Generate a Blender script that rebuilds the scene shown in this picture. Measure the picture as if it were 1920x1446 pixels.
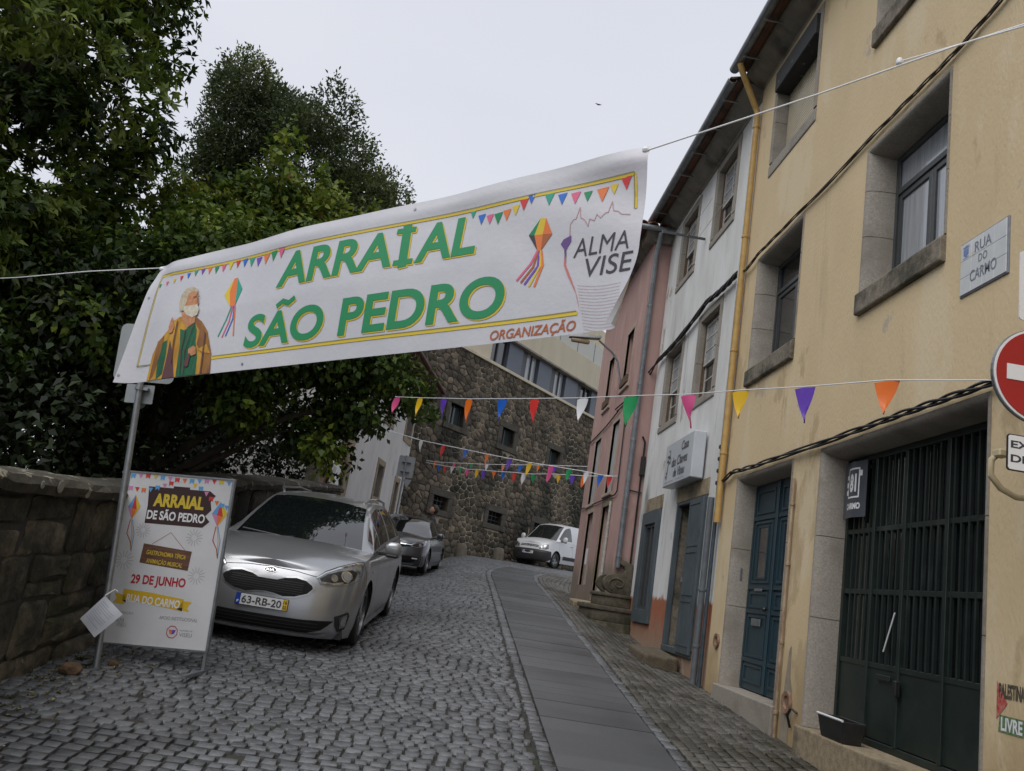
import bpy, bmesh, math, random
import numpy as np
from mathutils import Matrix, Vector
random.seed(7); RNG = np.random.default_rng(11)
for o in list(bpy.data.objects): bpy.data.objects.remove(o)
scene = bpy.context.scene
COL = scene.collection
R_ = math.radians

# ------------------------------------------------------------------ camera
cam_d = bpy.data.cameras.new('camera'); cam = bpy.data.objects.new('camera', cam_d); COL.objects.link(cam)
EYE = 1.85
cam_d.sensor_width = 36.0; cam_d.sensor_fit = 'HORIZONTAL'; cam_d.lens = 1580 / 1920 * 36
cam_d.clip_start = 0.05; cam_d.clip_end = 1500
cam.matrix_world = Matrix(((0.98492734, -0.16881124, -0.03769487, 0),
                           (-0.07508346, -0.22094232, -0.97239239, 0),
                           (0.15582238, 0.96056611, -0.23028707, EYE), (0, 0, 0, 1)))
scene.camera = cam
scene.render.resolution_x = 1024; scene.render.resolution_y = 771

# ------------------------------------------------------------------ sky and sun
SUN_EL, SUN_AZ = R_(54), R_(220)       # azimuth clockwise from +Y (street direction)
world = bpy.data.worlds.new('World'); scene.world = world; world.use_nodes = True
wn = world.node_tree.nodes; wl = world.node_tree.links
for n in list(wn): wn.remove(n)
wo = wn.new('ShaderNodeOutputWorld'); bg = wn.new('ShaderNodeBackground')
sky = wn.new('ShaderNodeTexSky'); sky.sky_type = 'NISHITA'; sky.sun_disc = False
sky.sun_elevation = SUN_EL; sky.sun_rotation = SUN_AZ; sky.dust_density = 4.0; sky.air_density = 1.0
gain = wn.new('ShaderNodeVectorMath'); gain.operation = 'SCALE'; gain.inputs['Scale'].default_value = 0.6
tc = wn.new('ShaderNodeTexCoord'); mp = wn.new('ShaderNodeMapping'); mp.inputs['Scale'].default_value = (1, 1, 2.2)
nz = wn.new('ShaderNodeTexNoise'); nz.inputs['Scale'].default_value = 1.6; nz.inputs['Detail'].default_value = 4
cr = wn.new('ShaderNodeValToRGB')
cr.color_ramp.elements[0].position = 0.25; cr.color_ramp.elements[0].color = (4.75, 4.93, 5.48, 1)
cr.color_ramp.elements[1].position = 0.75; cr.color_ramp.elements[1].color = (5.35, 5.49, 5.95, 1)
mx = wn.new('ShaderNodeMix'); mx.data_type = 'RGBA'; mx.inputs['Factor'].default_value = 0.93   # overcast veil over the blue sky
wl.new(tc.outputs['Generated'], mp.inputs['Vector']); wl.new(mp.outputs['Vector'], nz.inputs['Vector'])
wl.new(nz.outputs['Fac'], cr.inputs['Fac'])
wl.new(sky.outputs['Color'], gain.inputs[0]); wl.new(gain.outputs['Vector'], mx.inputs['A']); wl.new(cr.outputs['Color'], mx.inputs['B'])
wl.new(mx.outputs['Result'], bg.inputs['Color']); bg.inputs['Strength'].default_value = 0.1
wl.new(bg.outputs['Background'], wo.inputs['Surface'])
sun_d = bpy.data.lights.new('sun', 'SUN'); sun = bpy.data.objects.new('sun', sun_d); COL.objects.link(sun)
sun_d.energy = 1.5; sun_d.angle = R_(60); sun_d.color = (1, 0.975, 0.94)
sv = Vector((math.sin(SUN_AZ) * math.cos(SUN_EL), math.cos(SUN_AZ) * math.cos(SUN_EL), math.sin(SUN_EL)))
sun.rotation_euler = (-sv).to_track_quat('-Z', 'Y').to_euler()
scene.view_settings.view_transform = 'Standard'; scene.view_settings.look = 'None'
scene.view_settings.exposure = 0.60; scene.view_settings.gamma = 1.0
scene.view_settings.use_curve_mapping = False

# ------------------------------------------------------------------ helpers
def lin(c):
    return tuple((x / 12.92 if x <= 0.04045 else ((x + 0.055) / 1.055) ** 2.4) for x in c)
def hexc(h):
    h = h.lstrip('#'); return lin(tuple(int(h[i:i + 2], 16) / 255 for i in (0, 2, 4)))
def tag(o, label=None, cat=None, group=None, kind=None):
    if label: o['label'] = label
    if cat: o['category'] = cat
    if group: o['group'] = group
    if kind: o['kind'] = kind
    return o
def empty(name, loc=(0, 0, 0), rot=(0, 0, 0)):
    o = bpy.data.objects.new(name, None); COL.objects.link(o); o.location = loc; o.rotation_euler = rot
    o.empty_display_size = 0.1
    return o
def link(name, me, parent=None):
    o = bpy.data.objects.new(name, me); COL.objects.link(o)
    if parent is not None: o.parent = parent
    return o
def np_mesh(name, V, F4, mat=None, smooth=False):
    """V (n,3), F4 (m,k) equal-sided faces, as one mesh"""
    V = np.asarray(V, np.float32); F4 = np.asarray(F4, np.int32)
    me = bpy.data.meshes.new(name); m, k = F4.shape
    me.vertices.add(len(V)); me.vertices.foreach_set('co', V.ravel())
    me.loops.add(m * k); me.loops.foreach_set('vertex_index', F4.ravel())
    me.polygons.add(m); me.polygons.foreach_set('loop_start', np.arange(0, m * k, k, dtype=np.int32))
    me.update(calc_edges=True); me.validate()
    if smooth: me.polygons.foreach_set('use_smooth', np.ones(m, bool))
    if mat: me.materials.append(mat)
    return me
class MB:
    """collects shapes, builds ONE mesh object"""
    def __init__(s): s.v = []; s.f = []
    def add(s, V, F):
        n = len(s.v); s.v += [tuple(map(float, p)) for p in V]; s.f += [tuple(i + n for i in f) for f in F]; return s
    def box(s, x0, x1, y0, y1, z0, z1):
        if x0 > x1: x0, x1 = x1, x0
        if y0 > y1: y0, y1 = y1, y0
        if z0 > z1: z0, z1 = z1, z0
        V = [(x, y, z) for x in (x0, x1) for y in (y0, y1) for z in (z0, z1)]
        return s.add(V, [(0, 1, 3, 2), (4, 6, 7, 5), (0, 4, 5, 1), (2, 3, 7, 6), (0, 2, 6, 4), (1, 5, 7, 3)])
    def quad(s, a, b, c, d): return s.add([a, b, c, d], [(0, 1, 2, 3)])
    def prism(s, poly, axis, a0, a1):
        """extrude a 2D polygon along axis 'x','y' or 'z'; poly coordinates are the other two axes in order"""
        def P(p, a):
            if axis == 'x': return (a, p[0], p[1])
            if axis == 'y': return (p[0], a, p[1])
            return (p[0], p[1], a)
        n = len(poly)
        V = [P(p, a0) for p in poly] + [P(p, a1) for p in poly]
        F = [tuple(range(n - 1, -1, -1)), tuple(range(n, 2 * n))] + [(i, (i + 1) % n, n + (i + 1) % n, n + i) for i in range(n)]
        return s.add(V, F)
    def tube(s, pts, r, n=8, cap=True, r1=None):
        pts = [Vector(p) for p in pts]; m = len(pts); V = []; F = []
        up = None
        for i, p in enumerate(pts):
            t = (pts[min(i + 1, m - 1)] - pts[max(i - 1, 0)])
            if t.length < 1e-9: t = Vector((0, 0, 1))
            t.normalize()
            if up is None:
                up = Vector((0, 0, 1)) if abs(t.z) < 0.9 else Vector((1, 0, 0))
            a = t.cross(up)
            if a.length < 1e-6: a = t.cross(Vector((0, 1, 0.1)))
            a.normalize(); b = a.cross(t); up = b
            rr = r[i] if isinstance(r, (list, tuple)) else (r if r1 is None else r + (r1 - r) * i / max(1, m - 1))
            for k in range(n):
                q = 2 * math.pi * k / n
                V.append(p + (a * math.cos(q) + b * math.sin(q)) * rr)
        for i in range(m - 1):
            for k in range(n):
                F.append((i * n + k, i * n + (k + 1) % n, (i + 1) * n + (k + 1) % n, (i + 1) * n + k))
        if cap: F.append(tuple(range(n - 1, -1, -1))); F.append(tuple((m - 1) * n + k for k in range(n)))
        return s.add(V, F)
    def lathe(s, prof, c=(0, 0, 0), n=24, axis='z', a0=0, a1=2 * math.pi):
        full = abs(a1 - a0 - 2 * math.pi) < 1e-6; cols = n if full else n + 1; V = []; F = []
        for i in range(cols):
            q = a0 + (a1 - a0) * i / n
            for r, h in prof:
                x, y = r * math.cos(q), r * math.sin(q)
                if axis == 'z': p = (c[0] + x, c[1] + y, c[2] + h)
                elif axis == 'x': p = (c[0] + h, c[1] + x, c[2] + y)
                else: p = (c[0] + x, c[1] + h, c[2] + y)
                V.append(p)
        m = len(prof)
        for i in range(n):
            j = (i + 1) % cols
            for k in range(m - 1): F.append((i * m + k, j * m + k, j * m + k + 1, i * m + k + 1))
        return s.add(V, F)
    def mesh(s, name, mat=None, smooth=False, bevel=0, seg=1):
        me = bpy.data.meshes.new(name); me.from_pydata(s.v, [], s.f)
        bm = bmesh.new(); bm.from_mesh(me)
        if bevel:
            bmesh.ops.remove_doubles(bm, verts=bm.verts, dist=1e-5)
            es = [e for e in bm.edges if len(e.link_faces) == 2 and e.calc_face_angle(0) > 0.5]
            bmesh.ops.bevel(bm, geom=es, offset=bevel, segments=seg, profile=0.5, affect='EDGES', clamp_overlap=True)
        bmesh.ops.recalc_face_normals(bm, faces=bm.faces); bm.to_mesh(me); bm.free()
        if smooth:
            for p in me.polygons: p.use_smooth = True
            try: me.set_sharp_from_angle(angle=R_(38))
            except Exception: pass
        if mat: me.materials.append(mat)
        return me
    def build(s, name, mat=None, parent=None, smooth=False, bevel=0, seg=1):
        return link(name, s.mesh(name, mat, smooth, bevel, seg), parent)
def copy_tree(o, parent=None):
    c = o.copy(); COL.objects.link(c); c.parent = parent
    for ch in list(o.children): copy_tree(ch, c)
    return c
def pchip(xs, ys):
    xs = np.array(xs, float); ys = np.array(ys, float); h = np.diff(xs); d = np.diff(ys) / h
    m = np.zeros(len(xs)); m[0], m[-1] = d[0], d[-1]
    for i in range(1, len(xs) - 1):
        if d[i - 1] * d[i] > 0:
            w1, w2 = 2 * h[i] + h[i - 1], h[i] + 2 * h[i - 1]; m[i] = (w1 + w2) / (w1 / d[i - 1] + w2 / d[i])
    def f(x):
        x = np.clip(np.asarray(x, float), xs[0], xs[-1]); i = np.clip(np.searchsorted(xs, x) - 1, 0, len(h) - 1)
        t = (x - xs[i]) / h[i]
        return ((1 + 2 * t) * (1 - t) ** 2 * ys[i] + t * (1 - t) ** 2 * h[i] * m[i] + t * t * (3 - 2 * t) * ys[i + 1] + t * t * (t - 1) * h[i] * m[i + 1])
    return f
def sstep(a, b, x):
    t = np.clip((np.asarray(x, float) - a) / (b - a), 0, 1); return t * t * (3 - 2 * t)

# ---- flat lettering and shapes as 2D meshes
def text2d(s, size=1.0, bold=0.0, shear=0.0, align='LEFT', sx=1.0, spacing=1.0):
    cu = bpy.data.curves.new('txt', 'FONT'); cu.body = s; cu.size = size; cu.offset = bold; cu.shear = shear
    cu.align_x = align; cu.space_character = spacing; cu.resolution_u = 7; cu.fill_mode = 'FRONT'
    ob = bpy.data.objects.new('txt', cu); COL.objects.link(ob)
    dg = bpy.context.evaluated_depsgraph_get(); me = ob.evaluated_get(dg).to_mesh()
    V = [(v.co.x * sx, v.co.y) for v in me.vertices]; F = [tuple(p.vertices) for p in me.polygons]
    ob.evaluated_get(dg).to_mesh_clear(); bpy.data.objects.remove(ob); bpy.data.curves.remove(cu)
    return V, F
def xf2d(VF, x=0, y=0, rot=0, s=1.0):
    V, F = VF; c, n = math.cos(rot) * s, math.sin(rot) * s
    return [(x + c * a - n * b, y + n * a + c * b) for a, b in V], F
def fit2d(VF, x0, x1, y0, y1, inner=None):
    """scale a 2D mesh to fill the box"""
    V, F = VF; xs = [a for a, b in V]; ys = [b for a, b in V]
    ax, bx, ay, by = min(xs), max(xs), min(ys), max(ys)
    return [(x0 + (a - ax) / (bx - ax) * (x1 - x0), y0 + (b - ay) / (by - ay) * (y1 - y0)) for a, b in V], F
def poly2d(pts): return list(pts), [tuple(range(len(pts)))]
def line2d(pts, w):
    V = []; F = []
    for i in range(len(pts) - 1):
        (ax, ay), (bx, by) = pts[i], pts[i + 1]; dx, dy = bx - ax, by - ay; L = math.hypot(dx, dy) or 1
        nx, ny = -dy / L * w / 2, dx / L * w / 2; ex, ey = dx / L * w * .3, dy / L * w * .3; n = len(V)
        V += [(ax + nx - ex, ay + ny - ey), (ax - nx - ex, ay - ny - ey), (bx - nx + ex, by - ny + ey), (bx + nx + ex, by + ny + ey)]; F.append((n, n + 1, n + 2, n + 3))
    return V, F
def join2d(*vfs):
    V = []; F = []
    for v, f in vfs:
        n = len(V); V += v; F += [tuple(i + n for i in q) for q in f]
    return V, F
def ell2d(cx, cy, rx, ry, n=28, rot=0):
    return poly2d([(cx + rx * math.cos(t) * math.cos(rot) - ry * math.sin(t) * math.sin(rot), cy + rx * math.cos(t) * math.sin(rot) + ry * math.sin(t) * math.cos(rot)) for t in [2 * math.pi * i / n for i in range(n)]])
def print2d(name, VF, fn, mat, parent, cut=0.0):
    """lay a 2D mesh on a surface given by fn(u, v) -> point; cut > 0 slices it so that it bends with the surface"""
    V, F = VF; me = bpy.data.meshes.new(name); me.from_pydata([(a, b, 0) for a, b in V], [], F)
    bm = bmesh.new(); bm.from_mesh(me)
    bmesh.ops.triangulate(bm, faces=[f for f in bm.faces if len(f.verts) > 4])
    if cut:
        for ax in (0, 1):
            lo = min(v.co[ax] for v in bm.verts); hi = max(v.co[ax] for v in bm.verts)
            k = math.ceil(lo / cut) * cut
            while k < hi:
                no = (1, 0, 0) if ax == 0 else (0, 1, 0)
                bmesh.ops.bisect_plane(bm, geom=bm.verts[:] + bm.edges[:] + bm.faces[:], plane_co=(k if ax == 0 else 0, k if ax == 1 else 0, 0), plane_no=no, dist=1e-6)
                k += cut
    for v in bm.verts: v.co = fn(v.co.x, v.co.y)
    bm.to_mesh(me); bm.free(); me.materials.append(mat)
    return link(name, me, parent)

# ------------------------------------------------------------------ materials
MATS = {}
def nodes_of(m): m.use_nodes = True; return m.node_tree.nodes, m.node_tree.links
def pmat(name, c1, c2=None, scale=6.0, rough=0.7, metal=0.0, bump=0.0, bscale=None, c3=None, s3=1.0, t3=(0.55, 0.62), coat=0.0, spec=0.5, stretch=(1, 1, 1), rough2=None, detail=5, lo=.35, hi=.65, randtint=0.0, trans=0.0):
    """principled material: two colours mixed by noise, optional third in patches, optional relief"""
    if name in MATS: return MATS[name]
    m = bpy.data.materials.new(name); N, L = nodes_of(m); b = N['Principled BSDF']
    b.inputs['Roughness'].default_value = rough; b.inputs['Metallic'].default_value = metal
    b.inputs['Specular IOR Level'].default_value = spec; b.inputs['Coat Weight'].default_value = coat; b.inputs['Coat Roughness'].default_value = 0.04
    c1 = (*c1[:3], 1); b.inputs['Base Color'].default_value = c1
    mpn = N.new('ShaderNodeMapping'); mpn.inputs['Scale'].default_value = stretch
    L.new(N.new('ShaderNodeNewGeometry').outputs['Position'], mpn.inputs['Vector'])
    col = None
    if c2 is not None:
        t = N.new('ShaderNodeTexNoise'); t.inputs['Scale'].default_value = scale; t.inputs['Detail'].default_value = detail; t.inputs['Roughness'].default_value = .62
        L.new(mpn.outputs['Vector'], t.inputs['Vector'])
        mr = N.new('ShaderNodeMapRange'); mr.inputs['From Min'].default_value = lo; mr.inputs['From Max'].default_value = hi; L.new(t.outputs['Fac'], mr.inputs['Value'])
        mi = N.new('ShaderNodeMix'); mi.data_type = 'RGBA'; mi.inputs['A'].default_value = c1; mi.inputs['B'].default_value = (*c2[:3], 1)
        L.new(mr.outputs['Result'], mi.inputs['Factor']); col = mi.outputs['Result']
        if rough2 is not None:
            mm = N.new('ShaderNodeMapRange'); mm.inputs['To Min'].default_value = rough; mm.inputs['To Max'].default_value = rough2
            L.new(mr.outputs['Result'], mm.inputs['Value']); L.new(mm.outputs['Result'], b.inputs['Roughness'])
    if c3 is not None:
        t = N.new('ShaderNodeTexNoise'); t.inputs['Scale'].default_value = s3; t.inputs['Detail'].default_value = 7; t.inputs['Roughness'].default_value = .6
        L.new(mpn.outputs['Vector'], t.inputs['Vector'])
        mr = N.new('ShaderNodeMapRange'); mr.inputs['From Min'].default_value = t3[0]; mr.inputs['From Max'].default_value = t3[1]; L.new(t.outputs['Fac'], mr.inputs['Value'])
        mi = N.new('ShaderNodeMix'); mi.data_type = 'RGBA'; mi.inputs['B'].default_value = (*c3[:3], 1)
        if col is not None: L.new(col, mi.inputs['A'])
        else: mi.inputs['A'].default_value = c1
        L.new(mr.outputs['Result'], mi.inputs['Factor']); col = mi.outputs['Result']
    if randtint:
        oi = N.new('ShaderNodeAttribute'); oi.attribute_name = 'tint'; oi.attribute_type = 'GEOMETRY'
        mr = N.new('ShaderNodeMapRange'); mr.inputs['To Min'].default_value = 1 - randtint; mr.inputs['To Max'].default_value = 1 + randtint
        L.new(oi.outputs['Fac'], mr.inputs['Value'])
        sc = N.new('ShaderNodeVectorMath'); sc.operation = 'SCALE'
        if col is not None: L.new(col, sc.inputs[0])
        else: sc.inputs[0].default_value = c1[:3]
        L.new(mr.outputs['Result'], sc.inputs['Scale']); col = sc.outputs['Vector']
    if col is not None: L.new(col, b.inputs['Base Color'])
    if bump:
        t = N.new('ShaderNodeTexNoise'); t.inputs['Scale'].default_value = bscale or scale * 4; t.inputs['Detail'].default_value = 6
        L.new(mpn.outputs['Vector'], t.inputs['Vector'])
        bp = N.new('ShaderNodeBump'); bp.inputs['Strength'].default_value = 1.0; bp.inputs['Distance'].default_value = bump
        L.new(t.outputs['Fac'], bp.inputs['Height']); L.new(bp.outputs['Normal'], b.inputs['Normal'])
    MATS[name] = m; return m
def zband(m, z0, z1, color, edge=0.15, ns=5.0, axis='Z'):
    """paint or grime below a height, with a ragged worn edge: colour at z < z0 fading to the wall at z1"""
    N, L = nodes_of(m); b = N['Principled BSDF']; src = b.inputs['Base Color'].links[0].from_socket
    g = N.new('ShaderNodeNewGeometry'); sp = N.new('ShaderNodeSeparateXYZ'); L.new(g.outputs['Position'], sp.inputs[0])
    t = N.new('ShaderNodeTexNoise'); t.inputs['Scale'].default_value = ns; t.inputs['Detail'].default_value = 6; L.new(g.outputs['Position'], t.inputs['Vector'])
    ad = N.new('ShaderNodeMath'); ad.operation = 'MULTIPLY_ADD'; ad.inputs[1].default_value = edge * 4; L.new(t.outputs['Fac'], ad.inputs[0]); L.new(sp.outputs[axis], ad.inputs[2])
    mr = N.new('ShaderNodeMapRange'); mr.inputs['From Min'].default_value = z0 + edge * 2; mr.inputs['From Max'].default_value = z1 + edge * 2
    mr.inputs['To Min'].default_value = 1; mr.inputs['To Max'].default_value = 0; L.new(ad.outputs[0], mr.inputs['Value'])
    mi = N.new('ShaderNodeMix'); mi.data_type = 'RGBA'; mi.inputs['B'].default_value = (*color, 1); L.new(src, mi.inputs['A']); L.new(mr.outputs['Result'], mi.inputs['Factor'])
    L.new(mi.outputs['Result'], b.inputs['Base Color']); return m
def stain(m, color, scale, stretch, lo, hi, amount=1.0, seed=0.0):
    """one more layer of dirt or repair patches over a wall colour"""
    N, L = nodes_of(m); b = N['Principled BSDF']; src = b.inputs['Base Color'].links[0].from_socket
    mpn = N.new('ShaderNodeMapping'); mpn.inputs['Scale'].default_value = stretch; mpn.inputs['Location'].default_value = (seed, seed * .7, seed * .3)
    L.new(N.new('ShaderNodeNewGeometry').outputs['Position'], mpn.inputs['Vector'])
    t = N.new('ShaderNodeTexNoise'); t.inputs['Scale'].default_value = scale; t.inputs['Detail'].default_value = 8; t.inputs['Roughness'].default_value = .62; L.new(mpn.outputs['Vector'], t.inputs['Vector'])
    mr = N.new('ShaderNodeMapRange'); mr.inputs['From Min'].default_value = lo; mr.inputs['From Max'].default_value = hi; mr.inputs['To Max'].default_value = amount; L.new(t.outputs['Fac'], mr.inputs['Value'])
    mi = N.new('ShaderNodeMix'); mi.data_type = 'RGBA'; mi.inputs['B'].default_value = (*color, 1); L.new(src, mi.inputs['A']); L.new(mr.outputs['Result'], mi.inputs['Factor']); L.new(mi.outputs['Result'], b.inputs['Base Color']); return m
def glassmat(name, tint=(0.012, 0.014, 0.016), rough=0.04, spec=0.9):
    return pmat(name, tint, rough=rough, spec=spec, coat=0.6)
# ------------------------------------------------------------------ ground
F_ = 3.33                                # plane of the house fronts on the right
_prof = pchip([-40, 0, 6, 12, 17, 19, 22, 26, 30, 34, 45, 200], [-3.2, 0, .63, 1.26, 1.785, 1.975, 2.215, 2.46, 2.66, 2.83, 3.1, 4.2])
def zg(x, y):
    x = np.asarray(x, float); y = np.asarray(y, float)
    r = sstep(2.1, 3.3, x) * np.clip(-.043 * (y - 8.4), -.23, .06) * (1 - sstep(20, 27, y))
    l = sstep(.7, -.9, x) * np.clip(-.03 * (y - 9.5), -.36, 0)
    return _prof(y) + r + l
def zgf(x, y): return float(zg(x, y))
M_dirt = pmat('joint dirt', (.018, .017, .014), (.035, .033, .026), scale=9, rough=.75, bump=.006, bscale=60, c3=(.03, .038, .014), s3=1.3, t3=(.56, .66))
M_sett = pmat('wet granite sett', (.092, .098, .107), (.145, .150, .157), scale=26, rough=.30, rough2=.50, bump=.0016, bscale=110, randtint=.34, spec=.5, c3=(.070, .073, .076), s3=.5, t3=(.50, .70), lo=.3, hi=.7)
M_slab = pmat('wet granite slab', (.078, .084, .093), (.108, .114, .122), scale=150, rough=.26, rough2=.38, bump=.0012, bscale=300, c3=(.066, .070, .076), s3=.9, t3=(.50, .70), randtint=.2)
M_sett_r = pmat('stained granite sett', (.068, .064, .056), (.115, .110, .098), scale=26, rough=.42, rough2=.65, bump=.002, bscale=90, randtint=.34, c3=(.042, .039, .028), s3=1.6, t3=(.46, .60), lo=.3, hi=.7)
def grid_sheet(name, xs, ys, dz, mat):
    X, Y = np.meshgrid(xs, ys, indexing='ij'); Z = zg(X, Y) + dz
    V = np.stack([X, Y, Z], -1).reshape(-1, 3); ny = len(ys); nx = len(xs)
    i, j = np.meshgrid(np.arange(nx - 1), np.arange(ny - 1), indexing='ij'); a = (i * ny + j).ravel()
    return link(name, np_mesh(name, V, np.stack([a, a + ny, a + ny + 1, a + 1], 1), mat, True))
_gx = np.concatenate([np.linspace(-400, -20, 12), np.linspace(-15, 15, 61), np.linspace(20, 400, 12)])
_gy = np.concatenate([np.linspace(-200, -20, 6), np.linspace(-15, 50, 131), np.linspace(60, 600, 12)])
M_earth = pmat('garden earth', (.03, .027, .018), (.05, .045, .03), scale=3, rough=.95, bump=.02, c3=(.03, .045, .015), s3=1.0, t3=(.5, .6))
ground = grid_sheet('ground', _gx, _gy, -.11, M_earth); tag(ground, 'dark earth under the street and garden', 'ground', kind='structure')
road = grid_sheet('road', np.linspace(-3.35, 8.5, 70), np.linspace(1.5, 40, 200), -.02, M_dirt)
tag(road, 'sloping street paved with small grey granite setts', 'road', kind='structure')

def sett_mesh(w, d, seed, mat, j=.008, bev=.0032):
    r = np.random.default_rng(seed)
    c = np.array([(-w / 2, -d / 2), (w / 2, -d / 2), (w / 2, d / 2), (-w / 2, d / 2)]) + r.uniform(-j, j, (4, 2))
    zt = r.uniform(-.002, .0025, 4)
    bot = np.c_[c, np.full(4, -.05)]; mid = np.c_[c, zt - bev]; top = np.c_[c * (1 - 2 * bev / w), zt]
    V = np.r_[bot, mid, top]
    F = [(0, 1, 5, 4), (1, 2, 6, 5), (2, 3, 7, 6), (3, 0, 4, 7), (4, 5, 9, 8), (5, 6, 10, 9), (6, 7, 11, 10), (7, 4, 8, 11), (8, 9, 10, 11)]
    return V, np.array(F)
def lay_setts(cells, mat, parent, n_single, name='sett', seed=1):
    """cells: (x, y, w, d, rot). The largest in view become objects, the rest one part"""
    rng = np.random.default_rng(seed)
    cells = sorted(cells, key=lambda c: (c[1] if -2.6 < c[0] / c[1] * 4 < 2.4 else c[1] + 9))
    vis = [c for c in cells if c[1] > 5.0]
    single = vis[:n_single]; ids = set(id(c) for c in single); rest = [c for c in cells if id(c) not in ids]
    variants = []
    for k in range(14):
        V, F = sett_mesh(1, 1, 100 + k + seed, mat, j=.07, bev=.03); zz = V[:, 2].copy(); V[:, 2] = np.where(np.arange(12) < 4, -.05, np.where(np.arange(12) < 8, -.0035 + rng.uniform(-.001, .001, 12), rng.uniform(-.002, .002, 12)))
        me = np_mesh(name, V * [1, 1, 1], F, mat); at = me.attributes.new('tint', 'FLOAT', 'FACE'); at.data.foreach_set('value', np.full(9, rng.random(), np.float32)); variants.append(me)
    for c in single:
        o = link(name, variants[rng.integers(14)], parent); x, y, w, d, rot = c
        e = .05; sx = (zgf(x + e, y) - zgf(x - e, y)) / (2 * e); sy = (zgf(x, y + e) - zgf(x, y - e)) / (2 * e)
        o.location = (x, y, zgf(x, y) + rng.normal(0, .0015)); o.scale = (w, d, 1)
        o.rotation_euler = (math.atan(sy) + rng.normal(0, .009), -math.atan(sx) + rng.normal(0, .009), rot)
    allV = []; allF = []; tint = []; n = 0
    for i, c in enumerate(rest):
        x, y, w, d, rot = c; V, F = sett_mesh(w, d, seed * 100000 + i, mat)
        cs, sn = math.cos(rot), math.sin(rot); P = np.empty_like(V)
        P[:, 0] = x + V[:, 0] * cs - V[:, 1] * sn; P[:, 1] = y + V[:, 0] * sn + V[:, 1] * cs
        P[:, 2] = V[:, 2] + rng.normal(0, .0018) + V[:, 0] * rng.normal(0, .012) + V[:, 1] * rng.normal(0, .012)
        allV.append(P); allF.append(F + n); tint.append(rng.random()); n += 12
    V = np.concatenate(allV); V[:, 2] += zg(V[:, 0], V[:, 1])
    me = np_mesh(name, V, np.concatenate(allF), mat); at = me.attributes.new('tint', 'FLOAT', 'FACE'); at.data.foreach_set('value', np.repeat(np.array(tint, np.float32), 9))
    o = link('sett_paving', me, parent); o['kind'] = 'stuff'
    return o
cells = []
y = 4.2; row = 0; rr = random.Random(5)
while y < 33.5:
    d = rr.uniform(.092, .114); x = -3.25 + rr.uniform(0, .12); xr = (.86 + max(0, y - 19) ** 2 * .02) if y < 25.3 else 8.0
    while x < xr - .04:
        w = rr.uniform(.092, .138); w = min(w, xr - x)
        if w > .05:
            xc = x + w / 2; yy = y + .045 * math.sin(xc * 1.1 + y * .25) + .010 * math.sin(xc * 3.1 + y * .9 + 1)
            if rr.random() > .006: cells.append((xc, yy, w - .018, d - .007, rr.gauss(0, .018) + .045 * 1.1 * math.cos(xc * 1.1 + y * .25)))
        x += w + .004
    y += d + .003; row += 1
lay_setts(cells, M_sett, road, 300, 'sett', 3)
# edge courses and the setts between slab strip and houses
cells = []
for (xa, xb) in ((.872, .988), (2.012, 2.125)):
    y = 4.0
    while y < 25.5:
        d = rr.uniform(.10, .15); xo = max(0, y - 19) ** 2 * .02
        cells.append(((xa + xb) / 2 + rr.gauss(0, .004) + xo, y + d / 2, xb - xa - .012, d - .006, rr.gauss(0, .02))); y += d
lay_setts(cells, M_sett, road, 90, 'edge_sett', 4)
cells = []
x = 2.135
while x < 3.62:
    w = rr.uniform(.095, .125); y = 4.2 + rr.uniform(0, .15)
    while y < 26:
        d = rr.uniform(.10, .17); xo = max(0, y - 19) ** 2 * .02; xc = x + w / 2 + .012 * math.sin(y * 1.3 + x * 3)
        if not (xc > F_ + .05 and y < 16): cells.append((xc + xo, y + d / 2, w - .012, d - .010, rr.gauss(0, .03)))
        y += d
    x += w
y = 20.9
while y < 25.3:
    d = rr.uniform(.10, .13); x = 3.66 + max(0, y - 19) ** 2 * .02
    while x < 8: w = rr.uniform(.10, .15); cells.append((x + w / 2, y + d / 2, w - .014, d - .008, rr.gauss(0, .03))); x += w
    y += d
lay_setts(cells, M_sett_r, road, 200, 'pavement_sett', 5)
# slab strip
strip = empty('paved_strip', (1.5, 5, zgf(1.5, 5))); tag(strip, 'smooth grey granite slab strip running up the street', 'paving', kind='structure')
y = 4.0
while y < 25.2:
    d = rr.choice((.27, .30, .33, .36, .30)); d = d + rr.uniform(-.02, .02); xo = max(0, y - 19) ** 2 * .02; xo1 = max(0, y + d - 19) ** 2 * .02
    x0, x1 = .998, 2.003; dz = rr.gauss(0, .0015) + .003; g = .0026 if rr.random() < .6 else .005
    nx, V, Fc = 5, [], []
    for j, (yy, xx) in enumerate(((y + g, xo), (y + d - g, xo1))):
        for i in range(nx):
            X = x0 + (x1 - x0) * i / (nx - 1) + xx; V.append((X, yy, zgf(X, yy) + dz)); V.append((X, yy, zgf(X, yy) + dz - .06))
    for i in range(nx - 1):
        a, b = 2 * i, 2 * nx + 2 * i
        Fc += [(a, a + 2, b + 2, b), (a + 1, a + 3, a + 2, a), (b, b + 2, b + 3, b + 1)]
    e = 2 * (nx - 1); Fc += [(0, 1, 2 * nx + 1, 2 * nx), (e, e + 1, 2 * nx + e + 1, 2 * nx + e)]
    V = [(a - 1.5, b - 5, c - zgf(1.5, 5)) for a, b, c in V]
    mb = MB().add(V, Fc); o = mb.build('paving_slab', M_slab, strip)
    at = o.data.attributes.new('tint', 'FLOAT', 'FACE'); at.data.foreach_set('value', np.full(len(o.data.polygons), rr.random(), np.float32))
    y += d

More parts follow.
